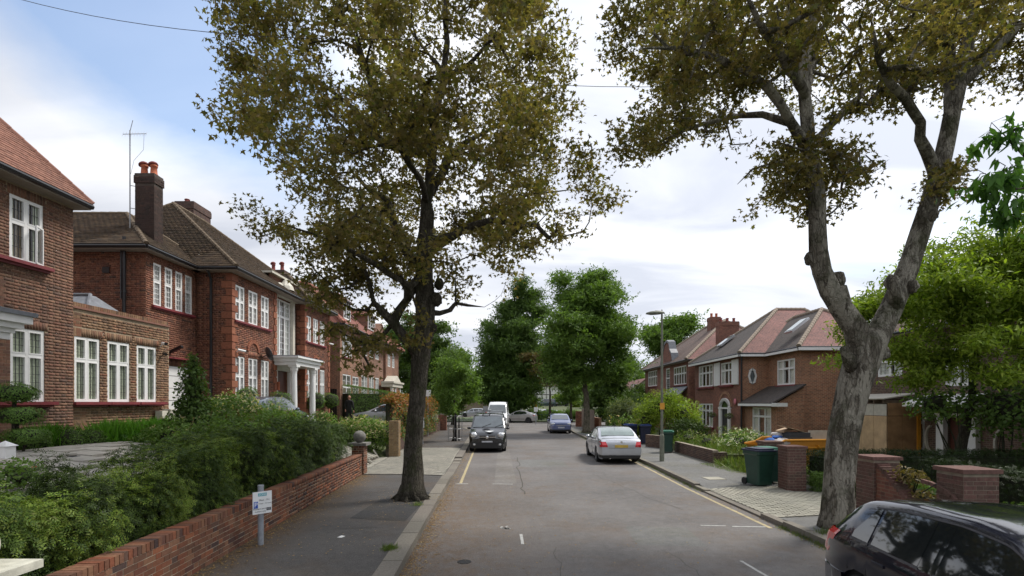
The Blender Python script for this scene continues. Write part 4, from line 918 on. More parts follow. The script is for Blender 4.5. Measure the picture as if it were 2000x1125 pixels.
def arch(root, p0, p1, u, z, r, w, mat, bm='brickB', name='brick_arch', nseg=13):
    q, d, n, Lg = wall_frame(p0, p1); D = Vector((d.x, d.y, 0)); N = Vector((n.x, n.y, 0)); C = Vector((q.x, q.y, 0)) + D*u; b = MB(); Z = Vector((0, 0, 1))
    for i in range(nseg):
        a = math.pi*(i+.5)/nseg; e = D*math.cos(a)+Z*math.sin(a); t = -D*math.sin(a)+Z*math.cos(a); b.obox(C + Z*z + e*(r+w/2) + N*.012, e*(w/2), t*(math.pi*r/nseg/2*1.02), N*.03)
    return b.build(name, mat, root)
arch(B, c0, c1, (og[1][0]+og[1][1])/2, 4.66, .36, .16, 'quoin'); arch(B, e0, e1, (og2[1][0]+og2[1][1])/2, 4.62, .34, .16, 'quoin')
hip_roof(B, -19.8, -10.6, 19.68, 29.9, 7.78, (-15.2, 23.0, 11.45), (-15.2, 25.2, 11.45), ['tileB'], tiles=[('tileB', .13, .19), ('tileB', .13, .19), None, None], tlim=100, hipmat='hipB', hr=.09)
hip_roof(B, -19.8, -12.1, 16.95, 22.0, 7.78, (-17.3, 19.5, 9.7), (-14.65, 19.5, 9.7), ['tileB'], tiles=[('tileB', .13, .19), ('tileB', .13, .19), None, None], tlim=100, hipmat='hipB', hr=.09, along='x')
hip_roof(B, -16.5, -10.35, 26.2, 30.35, 7.80, (-14, 28.3, 9.6), (-12.4, 28.3, 9.6), ['tileB'], hipmat='hipB', hr=.08, along='x')
def chimney(root, x0, x1, y0, y1, z0, z1, npots, mat='brickCh', mortar='mortarC', pot='pot', cowl=True, texture=None, axis='x', ph=.42):
    b = MB().box(x0, x1, y0, y1, z0, z1-.3); b.box(x0-.03, x1+.03, y0-.03, y1+.03, z1-.3, z1-.02); b.box(x0-.01, x1+.01, y0-.01, y1+.01, z1-.02, z1+.05)
    c = b.build('chimney', texture or mortar, root)
    if not texture:
        it = brick_items((x0-.004, y0), (x1+.004, y0), z0, z1-.35, seed=2) + brick_items((x1, y0), (x1, y1), z0, z1-.35, seed=3) + brick_items((x0-.034, y0-.03), (x1+.034, y0-.03), z1-.3, z1-.03, seed=4) + brick_items((x1+.03, y0-.03), (x1+.03, y1+.03), z1-.3, z1-.03, seed=5); pieces(c, 'brick', it, mat)
    for i in range(npots):
        f = (i+.5)/npots; px, py = (x0+(x1-x0)*f, (y0+y1)/2) if axis == 'x' else ((x0+x1)/2, y0+(y1-y0)*f)
        b = MB().lathe((px, py, z1+.03), [(.14, 0), (.15, .05), (.115, .09), (.10, ph*.75), (.125, ph*.8), (.125, ph*.9), (.10, ph)], 14)
        po = b.build('chimney_pot', pot, c, smooth=True)
        if cowl: MB().lathe((px-.03, py, z1+.03+ph), [(.17, -.02), (.16, .04), (.1, .10), (0, .12)], 12, axis=(-.25, 0, 1)).build('cowl', 'black', c) if False else None
        if cowl: b = MB().lathe((px-.03, py, z1+.03+ph), [(.165, -.02), (.15, .04), (.09, .09), (0, .11)], 12, axis=(-.3, 0, 1)); b.build('cowl', 'potr', c, smooth=True)
    return c
chimney(B, -13.4, -12.72, 18.2, 18.66, 7.6, 10.62, 2); chimney(B, -16.2, -15.3, 24.6, 26.0, 10.5, 12.15, 3, texture='btexCh', pot='potr', axis='y', cowl=False, ph=.2)
b = MB(); b.tube([(-13.05, 17.22, 7.6), (-13.05, 17.22, 8.1)], .055, 10); b.tube([(-13.05, 17.22, 1.3), (-13.05, 17.22, 7.65)], .055, 10); b.tube([(-13.05, 17.22, 6.2), (-13.05, 17.22, 6.3)], .08, 10); b.tube([(-13.05, 17.22, 4.6), (-13.05, 17.22, 4.7)], .08, 10); b.tube([(-13.12, 17.2, 7.9), (-13.12, 17.2, 6.0)], .035, 8); b.build('downpipe', 'black', B)
b = MB(); b.tube([(-11.75, 19.75, 7.65), (-11.75, 19.98, 7.35), (-11.75, 19.98, 1.3)], .05, 10); b.build('downpipe', 'black', B); MB().box(-13.85, -13.62, 17.3, 17.33, 6.9, 7.1).build('air_vent', 'black', B)
cctv(B, (-10.9, 20.35, 4.62), (.6, .75, -.15), .3); cctv(B, (-10.62, 29.7, 5.95), (.5, .8, -.1), .3)
# satellite dish
b = MB().lathe((-10.68, 22.35, 4.62), [(0, .0), (.14, .012), (.25, .045), (.31, .08), (.31, .09)], 18, axis=(.62, .70, .35)); b.tube([(-10.95, 22.45, 4.5), (-10.7, 22.36, 4.6)], .02, 6); b.tube([(-10.62, 22.3, 4.45), (-10.42, 22.15, 4.68)], .012, 5); b.build('satellite_dish', 'came', B, smooth=True)
# porch: half-round canopy on columns, steps, door
b = MB(); b.box(-11.25, -9.95, 23.6, 26.5, 4.25, 4.42); b.box(-11.25, -9.88, 23.52, 26.58, 4.42, 4.58); b.box(-11.25, -9.78, 23.42, 26.68, 4.58, 4.66); pc = b.build('porch_canopy', 'white', B); MB().box(-11.25, -9.82, 23.46, 26.64, 4.66, 4.70).build('lead_top', 'lead', pc)
for yy in (23.85, 26.05):
    b = MB().lathe((-10.15, yy, 1.45), [(.19, 0), (.19, .1), (.16, .14), (.135, .2), (.14, 1.0), (.12, 2.42), (.13, 2.46), (.13, 2.5), (.15, 2.56), (.19, 2.72)], 20); b.box(-10.35, -9.95, yy-.2, yy+.2, 4.17, 4.25)
    for j in range(10): a = 2*math.pi*j/10; b.blob((-10.15+.14*math.cos(a), yy+.14*math.sin(a), 4.06), (.035, .035, .09), 6, 4)
    b.build('column', 'white', B, smooth=False)
b = MB().box(-11.45, -11.3, 24.3, 25.65, 1.35, 4.1); b.build('front_door', 'door', B)
b = MB().box(-11.28, -11.12, 23.95, 24.32, 1.4, 4.25).box(-11.28, -11.12, 25.62, 26.1, 1.4, 4.25); b.box(-11.28, -11.1, 24.3, 25.65, 4.05, 4.25); b.build('door_surround', 'white', B)
for yy in (24.15, 25.85): MB().box(-11.1, -10.98, yy-.07, yy+.07, 3.1, 3.5).build('wall_lantern', 'pot', B)
MB().box(-11.3, -9.7, 23.4, 26.7, 1.2, 1.45).build('step', 'stone', B)
# aerial tied to the chimney of B
t = thing('tv_aerial', 'tall thin mast with comb-shaped aerial tied to the sooty chimney', 'aerial', (-13.52, 18.15, 7.9)); MB().tube([(-13.52, 18.12, 8.6), (-13.52, 18.12, 12.15)], .022, 6).build('mast', 'steel', t)
b = MB(); b.tube([(-13.68, 18.0, 11.95), (-13.1, 18.35, 12.15)], .012, 5)
for i in range(9): f = i/8; c = Vector((-13.68, 18.0, 11.95)).lerp(Vector((-13.1, 18.35, 12.15)), f); b.tube([c + Vector((-.09, .16, .16)), c - Vector((-.09, .16, .16))], .007, 4)
b.tube([(-13.52, 18.12, 12.1), (-13.42, 18.12, 12.5)], .012, 5); b.build('comb', 'steel', t)
b = MB(); b.tube([(-13.15, 18.3, 12.1), (-13.1, 18.2, 11.5), (-13.4, 18.15, 11.1), (-13.5, 18.13, 10.6)], .006, 4); b.tube([(-13.52, 18.12, 10.2), (-13.38, 18.2, 10.2)], .012, 5); b.tube([(-13.52, 18.12, 9.4), (-13.38, 18.2, 9.4)], .012, 5); b.build('bracket', 'black', t)

# --- house C: orange red roof with dormers
Cc = thing('dormered_house', 'brick house with red clay roof, dormers and white portico beyond the columned one', 'house', (-14, 39, 1.1), 'brick houses along the left side')
wall(Cc, (-19, 32), (-10.75, 32), 1, 7.4, (), 'btexC'); f0, f1 = (-10.75, 32), (-10.75, 36.3)
oc = [op(f0, f1, 32.4, 34.4, 5.45, 6.98), op(f0, f1, 32.5, 34.15, 2.0, 4.35), op(f0, f1, 34.5, 35.9, 2.6, 4.3)]; wall(Cc, f0, f1, 1, 7.4, oc, 'btexC')
window(Cc, f0, f1, *oc[0], lights=5, transom=None, bars=(1, 0), curtain='net', cz=.5); window(Cc, f0, f1, *oc[1], lights=2, transom=.35, bars=(2, 3), curtain='none'); window(Cc, f0, f1, *oc[2], lights=2, transom=.35, bars=(2, 2), curtain='none')
sill(Cc, f0, f1, .3, 2.6, 5.45, .1, .1)
wall(Cc, (-10.75, 36.3), (-11.05, 36.3), 1, 7.4, (), 'btexC2'); h0, h1 = (-11.05, 36.3), (-11.05, 44)
oh = []
for z0, z1 in ((6.05, 7.2), (2.9, 4.55)):
    for a, c in ((37.6, 39.1), (39.6, 40.9), (41.4, 42.5)): oh.append(op(h0, h1, a, c, z0, z1))
wall(Cc, h0, h1, 1, 8.0, oh, 'btexC2')
for o in oh: window(Cc, h0, h1, *o, lights=2, transom=None, bars=(2, 3), curtain='net', cz=.4)
g0, g1 = (-10.85, 44), (-10.85, 49); oq = [op(g0, g1, 44.7, 45.7, 5.7, 7.0), op(g0, g1, 46.3, 47.3, 5.7, 7.0), op(g0, g1, 46.3, 47.3, 2.6, 4.3)]; wall(Cc, g0, g1, 1, 7.6, oq, 'btexC2'); wall(Cc, (-11.05, 44), (-10.85, 44), 1, 7.6, (), 'btexC2')
for o in oq: window(Cc, g0, g1, *o, lights=2, transom=.4, bars=(2, 2), curtain='net')
wall(Cc, (-10.85, 49), (-19, 49), 1, 7.6, (), 'btexC2')
b = MB(); pts = [(41.2, 8.0), (41.5, 8.5), (42.0, 8.6), (42.4, 9.0), (43.0, 9.1), (43.5, 8.95), (43.8, 8.5), (44.2, 8.4), (44.5, 8.0)]
b.quad(*[(-11.0, y, z) for y, z in pts]); b.quad(*[(-11.3, y, z) for y, z in reversed(pts)])
for (ya, za), (yb, zb) in zip(pts[:-1], pts[1:]): b.obox((-11.15, (ya+yb)/2, (za+zb)/2+.03), (.2, 0, 0), (0, (yb-ya)/2, (zb-za)/2), (0, 0, .05))
b.build('shaped_gable', 'btexC2', Cc)
hip_roof(Cc, -19.5, -10.4, 31.65, 49.3, 7.48, (-14.2, 34.9, 10.8), (-14.2, 45, 10.8), ['roofC'], hipmat='hipC', hr=.14)
def dormer(root, y0, y1, xf, z0, z1, xr, mat='roofC', cheek='btexC2'):
    b = MB(); b.box(xr, xf-.02, y0+.05, y1-.05, z0-.6, z1); d_ = b.build('dormer', cheek, root)
    window(d_, (xf, y0), (xf, y1), .05, y1-y0-.05, z0, z1, lights=3, transom=None, bars=(2, 3), curtain='none', inset=-.02) if False else None
    w = MB(); W = y1-y0
    for i in range(4): yy = y0+.06+(W-.12)*i/3; w.box(xf-.03, xf+.03, yy-.035, yy+.035, z0+.05, z1-.05)
    w.box(xf-.03, xf+.03, y0, y1, z0-.04, z0+.05); w.box(xf-.03, xf+.03, y0, y1, z1-.08, z1)
    for k in range(1, 4): zz = z0+(z1-z0)*k/4; w.box(xf-.015, xf+.02, y0+.05, y1-.05, zz-.012, zz+.012)
    w.build('dormer_window', 'white', d_); MB().box(xf-.018, xf-.008, y0+.05, y1-.05, z0+.05, z1-.05).build('pane', 'cglassm', d_)
    r = MB(); e = .18; ym = (y0+y1)/2; zr = z1+.62
    r.quad((xf+e, y1+e, z1), (xf+e, y0-e, z1), (xf-.6, ym, zr)); r.quad((xf+e, y0-e, z1), (xr-.8, y0-e, z1), (xr-.8, ym, zr), (xf-.6, ym, zr)); r.quad((xr-.8, y1+e, z1), (xf+e, y1+e, z1), (xf-.6, ym, zr), (xr-.8, ym, zr)); r.box(xr, xf+e+.01, y0-e-.01, y1+e+.01, z1-.08, z1-.005, m=1)
    r.build('dormer_roof', [mat, 'black'], d_)
dormer(Cc, 33.9, 35.3, -11.15, 8.15, 9.35, -13.5); dormer(Cc, 39.8, 41.8, -11.2, 8.3, 9.4, -13.5)
b = MB().obox((-12.0, 37.8, 9.1), (.45, 0, -.42), (0, .4, 0), (.03, 0, .04)); b.build('rooflight', 'cglassm', Cc)
b = MB()
for yy in (42.9, 44.2, 46.0): b.lathe((-10.1, yy, 1.1), [(.14, 0), (.11, .2), (.10, 2.6), (.14, 2.75)], 12)
b.build('portico_columns', 'white', Cc); b = MB().box(-10.85, -9.9, 42.5, 46.4, 3.85, 4.15).box(-10.85, -9.8, 42.4, 46.5, 4.15, 4.3); b.quad((-9.9, 43.3, 4.3), (-9.9, 45.7, 4.3), (-9.95, 44.5, 4.85)); b.quad((-9.9, 43.3, 4.3), (-9.95, 44.5, 4.85), (-10.85, 44.5, 4.85), (-10.85, 43.3, 4.3)); b.quad((-9.95, 44.5, 4.85), (-9.9, 45.7, 4.3), (-10.85, 45.7, 4.3), (-10.85, 44.5, 4.85)); b.build('portico_pediment', 'cream', Cc)
chimney(Cc, -15.3, -14.2, 31.9, 32.6, 9, 10.75, 2, texture='btexCh', pot='potr', cowl=True, ph=.5)

# ------------------------------------------------------------------ houses on the right
E = thing('shuttered_house', 'brick house with white shutters, arched white door and rosy hipped roof', 'house', (18, 33, .1), 'brick houses along the right side')
a0, a1 = (14.4, 40.3), (14.4, 32.0)
w_up = [op(a0, a1, 39.5, 36.7, 3.7, 5.3), op(a0, a1, 35.3, 33.5, 3.72, 5.22)]; w_dn = [op(a0, a1, 39.5, 36.7, .75, 2.45)]; dop = op(a0, a1, 35.45, 33.65, .1, 2.62)
wall(E, a0, a1, 0, 5.55, w_up+w_dn+[dop], 'btexE2')
window(E, a0, a1, *w_up[0], lights=4, transom=.36, bars=(1, 0), curtain='net', cz=.2, fw=.07); window(E, a0, a1, *w_up[1], lights=3, transom=.36, bars=(1, 0), curtain='net', cz=.2, fw=.07); window(E, a0, a1, *w_dn[0], lights=4, transom=.3, bars=(1, 0), curtain='curtain', cz=.3, fw=.07)
sill(E, a0, a1, w_up[0][0]-.2, w_up[0][1]+.2, 3.68, .16, .15); sill(E, a0, a1, w_up[1][0]-.2, w_up[1][1]+.2, 3.7, .16, .15); sill(E, a0, a1, w_dn[0][0]-.2, w_dn[0][1]+.2, .75, .14, .15)
for ya, yb in ((36.4, 35.35), (33.45, 32.45)):
    b = MB()
    b.box(14.33, 14.37, yb, ya, 3.68, 5.3)
    for i in range(14): z = 3.78+i*.105; b.obox((14.315, (ya+yb)/2, z), (.012, 0, .02), (0, (ya-yb)/2-.07, 0), (.002, 0, .035))
    b.build('shutter', 'white', E)
# arched doorway
b = MB(); u = (dop[0]+dop[1])/2; ym = 40.3-u
b.box(14.30, 14.42, ym-.9, ym-.55, .1, 2.1); b.box(14.30, 14.42, ym+.55, ym+.9, .1, 2.1); b.box(14.28, 14.42, ym-.95, ym+.95, 2.1, 2.2)
for i in range(14): t_ = math.pi*(i+.5)/14; c = Vector((14.34, ym + .72*math.cos(t_), 2.2 + .42*math.sin(t_)*1.25)); b.obox(c, (.06, 0, 0), Vector((0, math.cos(t_), math.sin(t_)))*.09, Vector((0, -math.sin(t_), math.cos(t_)))*.1)
b.build('door_surround', 'white', E); MB().box(14.45, 14.5, ym-.55, ym+.55, .1, 2.1).build('front_door', 'black', E); MB().box(14.44, 14.46, ym-.6, ym+.6, 2.2, 2.62).build('fanlight', 'leafD', E)
arch(E, a0, a1, u, 2.25, .85, .2, 'btexE', nseg=17); MB().blob((14.33, 32.9, 2.58), (.06, .16, .2)).build('alarm_box', 'alarm', E)
for yy in (36.1, 33.1):
    pass
wall(E, (14.4, 32.0), (16.0, 32.0), 0, 5.55, [(.42, .80, 3.72, 4.62)], 'btexE'); b = MB()
for r0, mt in ((1.0, 0),):
    for i in range(8):
        t_ = 2*math.pi*(i+.5)/8; b.obox((15.01+.19*math.cos(t_), 31.97, 4.17+.43*math.sin(t_)), (.05*math.cos(t_), 0, .05*math.sin(t_)), (-.12*math.sin(t_), 0, .19*math.cos(t_)), (0, .04, 0))
b.build('oval_window', 'white', E); MB().box(14.82, 15.2, 32.04, 32.06, 3.72, 4.62).build('pane', 'cglassm', E)
b0, b1 = (16.0, 32.0), (16.0, 28.3); o3 = op(b0, b1, 30.9, 28.95, 3.55, 5.05); wall(E, b0, b1, 0, 5.55, [o3], 'btexE'); window(E, b0, b1, *o3, lights=3, transom=.36, bars=(1, 0), curtain='net', cz=.4, fw=.07); sill(E, b0, b1, o3[0]-.1, o3[1]+.1, 3.55, .12, .1)
wall(E, (16.0, 28.3), (24.0, 28.3), 0, 5.55, (), 'btexE'); wall(E, (24, 28.3), (24, 40.3), 0, 5.55, (), 'btexE'); wall(E, (23, 40.3), (14.4, 40.3), 0, 5.55, (), 'btexE2')
l0, l1 = (14.55, 31.99), (14.55, 28.1); ol = op(l0, l1, 31.0, 28.75, .35, 2.25); wall(E, l0, l1, 0, 2.5, [ol], 'btexE'); window(E, l0, l1, *ol, lights=3, transom=.28, bars=(1, 0), curtain='net', cz=.3, fw=.07)
b = MB(); b.quad((14.55, 28.1, 0), (16.0, 28.1, 0), (16.0, 28.1, 3.35), (14.55, 28.1, 2.5)); b.build('wall', 'btexE', E); b = MB().box(16, 16.05, 28.1, 28.3, 0, 3.4); b.build('wall', 'btexE', E)
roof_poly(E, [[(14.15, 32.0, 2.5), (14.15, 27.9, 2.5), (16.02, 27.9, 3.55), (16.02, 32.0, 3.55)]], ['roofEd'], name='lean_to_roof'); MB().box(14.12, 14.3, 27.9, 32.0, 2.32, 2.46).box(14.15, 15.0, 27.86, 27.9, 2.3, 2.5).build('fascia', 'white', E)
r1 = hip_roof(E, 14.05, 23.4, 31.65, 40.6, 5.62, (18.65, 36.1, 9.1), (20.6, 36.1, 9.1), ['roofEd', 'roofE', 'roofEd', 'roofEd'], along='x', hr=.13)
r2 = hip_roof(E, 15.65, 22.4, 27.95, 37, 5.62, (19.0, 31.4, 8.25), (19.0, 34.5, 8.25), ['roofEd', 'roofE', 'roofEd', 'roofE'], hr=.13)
MB().box(14.0, 14.12, 31.6, 40.7, 5.38, 5.54).box(14.0, 15.7, 31.6, 31.7, 5.38, 5.54).box(15.6, 15.72, 27.9, 31.7, 5.38, 5.54).box(15.6, 22, 27.88, 27.98, 5.38, 5.54).build('fascia', 'white', E)
for c, ax in (((15.6+1.2, 30.2, 7.05), 1), ((15.7, 37.6, 7.05), 1)):
    b = MB().obox(c, (.5, 0, .39), (0, .42, 0), (-.03, 0, .05)); b.build('rooflight', 'rim', E); b = MB().obox(Vector(c)+Vector((-.04, 0, .055)), (.42, 0, .33), (0, .35, 0), (-.01, 0, .012)); b.build('pane', 'cglassl', E)
b = MB().tube([(14.3, 31.9, 5.5), (14.3, 31.92, .1)], .06, 8); b.build('downpipe', 'black', E)
D2 = thing('gabled_house', 'far brick house with brown hipped roof, shaped gable and tall arched stair window', 'house', (18, 48, .1), 'brick houses along the right side')
a0, a1 = (14.4, 55.4), (14.4, 41.6); ow = [op(a0, a1, 54.2, 50.8, 4.2, 5.8), op(a0, a1, 45.6, 42.3, 4.05, 5.65), op(a0, a1, 47.9, 46.7, 3.4, 5.7), op(a0, a1, 45.6, 42.3, .8, 2.4)]
wall(D2, a0, a1, 0, 6.0, ow, 'btexE2')
for o, n_ in zip(ow, (5, 5, 1, 5)): window(D2, a0, a1, *o, lights=n_, transom=.4, bars=(1, 0) if n_ > 1 else (3, 6), curtain='none', fw=.08)
sill(D2, a0, a1, ow[0][0]-.1, ow[0][1]+.1, 4.2, .12, .1); sill(D2, a0, a1, ow[1][0]-.1, ow[1][1]+.1, 4.05, .12, .1)
wall(D2, (14.4, 41.6), (24, 41.6), 0, 6, (), 'btexE2'); wall(D2, (24, 41.6), (24, 55.4), 0, 6, (), 'btexE2'); wall(D2, (24, 55.4), (14.4, 55.4), 0, 6, (), 'btexE2')
hip_roof(D2, 14.0, 24.4, 41.2, 55.8, 6.05, (19.2, 46.2, 9.95), (19.2, 50.8, 9.95), ['roofD', 'roofE', 'roofD', 'roofD'], hr=.14)
b = MB(); pts = [(49.2, 6.0), (48.9, 6.9), (48.3, 7.4), (47.9, 8.0), (47.2, 8.2), (46.6, 8.0), (46.3, 7.3), (45.8, 6.9), (45.5, 6.0)]
b.quad(*[(14.3, y, z) for y, z in pts]); b.quad(*[(14.7, y, z) for y, z in reversed(pts)])
for (ya, za), (yb, zb) in zip(pts[:-1], pts[1:]): b.obox((14.55, (ya+yb)/2, (za+zb)/2), (.32, 0, 0), (0, (yb-ya)/2, (zb-za)/2), (0, 0, .1), m=1)
b.build('shaped_gable', ['btexE2', 'lead'], D2); roof_poly(D2, [[(13.7, 46, 3.2), (13.7, 42, 3.2), (14.4, 42, 3.9), (14.4, 46, 3.9)]], ['lead'], name='canopy')
chimney(D2, 16.9, 18.5, 41.7, 42.5, 6, 9.1, 3, texture='btexE2', pot='potr', cowl=False, ph=.35); chimney(D2, 18.1, 19.0, 46.6, 47.5, 8.5, 10.3, 2, texture='btexE2', pot='pot', cowl=False, ph=.4); b = MB()
Fh = thing('boarded_house', 'brick house at the right edge with plywood hoarding and white columned doorway', 'house', (19, 20, .1), 'brick houses along the right side')
a0, a1 = (17.0, 24.9), (17.0, 11.0); of = [op(a0, a1, 23.8, 22.3, 3.7, 4.75), op(a0, a1, 20.1, 18.9, 3.15, 4.6), op(a0, a1, 21.75, 21.1, .55, 2.3), op(a0, a1, 19.95, 18.95, .1, 1.95), op(a0, a1, 16.5, 14.5, 3.15, 4.6), op(a0, a1, 16.5, 14.5, .6, 2.3)]
wall(Fh, a0, a1, 0, 5.55, of, 'btexF')
for i, o in enumerate(of):
    if i == 3: continue
    window(Fh, a0, a1, *o, lights=1 if i == 2 else 2, transom=.35, bars=(2, 3), lead=True, curtain='net', cz=.4, fw=.07)
wall(Fh, (25, 24.9), (17, 24.9), 0, 5.55, (), 'btexF'); wall(Fh, (17, 11), (25, 11), 0, 5.55, (), 'btexF'); hip_roof(Fh, 16.6, 25.6, 10.6, 25.3, 5.6, (21, 15, 8.9), (21, 21, 8.9), ['roofD'], hr=.12)
b = MB()
for yy in (20.15, 18.75): b.box(16.82, 17.05, yy-.17, yy+.17, .1, 2.0)
b.box(16.75, 17.05, 18.4, 20.5, 2.0, 2.1); b.build('door_surround', 'white', Fh); MB().box(17.08, 17.12, 18.95, 19.95, .1, 1.95).build('front_door', 'door', Fh)
b = MB().box(16.0, 17.0, 18.2, 21.0, 2.36, 2.5); b.quad((16.0, 18.2, 2.5), (17, 18.2, 2.85), (17, 21, 2.85), (16, 21, 2.5)); b.build('porch_canopy', ['white'], Fh)
for yy in (20.75, 17.75):
    b = MB()
    for i in range(9): t_ = math.pi*(i+.5)/9 - math.pi/2; b.obox((16.96, yy+.22*math.cos(t_), 1.05+.5*math.sin(t_)), (.04, 0, 0), (0, .04*math.cos(t_), .04*math.sin(t_)), (0, -.05*math.sin(t_), .1*math.cos(t_)))
    b.build('curved_moulding', 'cream', Fh)
# hoarding
H = thing('plywood_hoarding', 'plywood and pale board enclosure with sheet roof in front of the boarded house', 'hoarding', (16, 22.5, .1))
for i in range(4): b = MB().box(15.5-.01, 15.52, 24.2-.76*i-.74, 24.2-.76*i, .1, 1.95); b.build('plywood_panel', 'ply', H)
for i in range(4): MB().box(15.5-.02, 15.51, 24.2-.76*i-.74, 24.2-.76*i, 1.97, 2.45).build('pale_panel', 'board', H)
for i in range(2): MB().box(15.53+.6*i, 15.53+.6*i+.58, 21.15, 21.17, .1, 1.95).build('plywood_panel', 'plyd', H)
MB().box(15.53, 16.72, 21.15, 21.17, 1.97, 2.5).build('plywood_panel', 'plyd', H); MB().box(16.72, 16.86, 21.1, 21.24, .1, 2.6).build('post', 'skip', H)
b = MB()
for i in range(3): b.obox((16.1, 23.55-.95*i, 2.78+.002*i), (.75, 0, .12), (0, .465, 0), (-.01, 0, .02))
b.build('sheet_roof', 'board', H); b = MB()
for i in range(6): b.box(15.45, 16.9, 24.1-.55*i-.05, 24.1-.55*i, 2.5, 2.62)
b.build('roof_battens', 'wood', H)
# --- far white houses and a little gable
def far_house(label, x0, x1, y0, y1, zg, ze, zr, roof='roofD', gable=False, wallm='render'):
    t = thing('far_house', label, 'house', ((x0+x1)/2, y0, zg), 'far houses past the junction'); w0, w1 = (x0, y0), (x1, y0); L = x1-x0
    ops = [(L*f-.7, L*f+.7, z, z+1.3) for f in (.22, .5, .78) for z in (zg+1.0, zg+3.7)]; wall(t, w0, w1, zg-2, ze, ops, wallm)
    for o in ops: window(t, w0, w1, *o, lights=2, transom=None, bars=(1, 1), curtain='none', fw=.09)
    wall(t, (x1, y0), (x1, y1), zg-2, ze, (), wallm); wall(t, (x0, y1), (x0, y0), zg-2, ze, (), wallm)
    b = MB()
    for f in (0, .36, .64, 1): b.box(x0+L*f-.08, x0+L*f+.08, y0-.03, y0+.02, zg, ze)
    b.box(x0, x1, y0-.035, y0+.02, zg+2.9, zg+3.1); b.build('timber', 'timber', t)
    ym = (y0+y1)/2
    if gable: roof_poly(t, [[(x1+.3, y0-.4, ze), (x1+.3, y1, ze), ((x0+x1)/2, y1, zr), ((x0+x1)/2, y0-.4, zr)], [(x0-.3, y1, ze), (x0-.3, y0-.4, ze), ((x0+x1)/2, y0-.4, zr), ((x0+x1)/2, y1, zr)]], [roof, roof]); MB().quad((x0, y0, ze), (x1, y0, ze), ((x0+x1)/2, y0, zr)).build('gable', wallm, t)
    else: hip_roof(t, x0-.4, x1+.4, y0-.4, y1+.4, ze, (x0+3, ym, zr), (x1-3, ym, zr), [roof], along='x', hr=.15, hipmat='hipB'); MB().box(x0+L*.3, x0+L*.3+1, ym-.4, ym+.4, zr-1, zr+1.3).build('chimney', 'btexE2', t)
    return t
far_house('white far house with black timbers just right of the big lime tree', 3.5, 13.5, 148, 158, 1.9, 7.4, 10.2)
far_house('white far house with brown roof, partly behind the forked street tree', 15, 25, 152, 162, 1.9, 7.2, 9.8)
far_house('small cream gabled house with pink roof behind the variegated shrub', 19.5, 24.5, 84, 96, .6, 4.4, 6.6, 'roofE', True, 'cream')
far_house('far pale house glimpsed between trees left of the lime tree', -22, -12, 128, 138, 1.4, 6.6, 9.2)
# ------------------------------------------------------------------ garden walls, piers, signs, lamp, bins
def gwall(name, label, p0, p1, z0, courses, bm='brickW', mortar='mortarW', cap=True, th=.215, seed=0, both=False):
    t = thing(name, label, 'wall', (p0[0], p0[1], z0)); h = courses*.075; q, d, n, Lg = wall_frame(p0, p1); D = Vector((d.x, d.y, 0)); N = Vector((n.x, n.y, 0)); Q = Vector((q.x, q.y, 0))
    MB().obox(Q + D*(Lg/2) - N*(th/2) + Vector((0, 0, z0+h/2)), D*(Lg/2), N*(th/2), Vector((0, 0, h/2))).build('wall_body', mortar, t, uv=False)
    it = brick_items(p0, p1, z0, z0+h, seed=seed)
    if both: it += brick_items((p1[0]-n.x*th, p1[1]-n.y*th), (p0[0]-n.x*th, p0[1]-n.y*th), z0, z0+h, seed=seed+1)
    if cap:
        rr = random.Random(seed); k = int(Lg/.075)
        for i in range(k): it.append((Q + D*((i+.5)*Lg/k) - N*(th/2) + Vector((0, 0, z0+h+.054+rr.uniform(-.003, .003))), D*(.0325), N*(th/2+.008+rr.uniform(-.003, .003)), Vector((0, 0, .052))))
        MB().obox(Q + D*(Lg/2) - N*(th/2) + Vector((0, 0, z0+h+.045)), D*(Lg/2), N*(th/2-.004), Vector((0, 0, .05))).build('bedding', mortar, t, uv=False)
    pieces(t, 'brick', it, bm); return t
gwall('garden_wall', 'low red brick wall with upright capping bricks in front of the long yew hedge', (wallx(4.4), 4.4), (wallx(16.95), 16.95), .11, 8, seed=3)
def pier(label, cx, cy_, w, d, z0, z1, bm, mortar, cap, capw=.07, name='brick_pier', caph=.07, ball_=None, ballm='stone', cat='pier', group=None):
    t = thing(name, label, cat, (cx, cy_, z0), group); x0, x1, y0, y1 = cx-w/2, cx+w/2, cy_-d/2, cy_+d/2
    MB().box(x0, x1, y0, y1, z0, z1).build('core', mortar, t, uv=False)
    it = brick_items((x0-.003, y0), (x1+.003, y0), z0, z1, seed=1) + brick_items((x1, y0), (x1, y1), z0, z1, seed=2) + brick_items((x0, y1), (x0, y0), z0, z1, seed=3) + brick_items((x1, y1), (x0, y1), z0, z1, seed=4)
    pieces(t, 'brick', it, bm, 150)
    b = MB().box(x0-capw, x1+capw, y0-capw, y1+capw, z1, z1+caph); b.build('cap', cap, t)
    if ball_: b = MB().blob((cx, cy_, z1+caph+ball_*.97), ball_, 28, 18); b.lathe((cx, cy_, z1+caph), [(.08, 0), (.07, .03)], 16); b.build('ball', ballm, t, smooth=True)
    return t
pier('brick gate pier with weathered stone cap and grey ball beside the driveway', -5.12, 17.2, .40, .40, .1, 1.08, 'brickW', 'mortarW', 'stone', .10, 'gate_pier', .09, .205, 'stone')
pier('gate pier with cream painted slab and cream ball in the bottom left corner', -4.41, 4.15, .42, .42, .1, 1.07, 'brickW', 'mortarW', 'capw', .11, 'gate_pier', .07, .19, 'capw')
pier('tan brick pier across the driveway in front of the red-tipped hedge', -5.2, 22.7, .42, .42, .1, 1.68, 'brickY', 'mortarP', 'brickY', .0, 'gate_pier', .03)
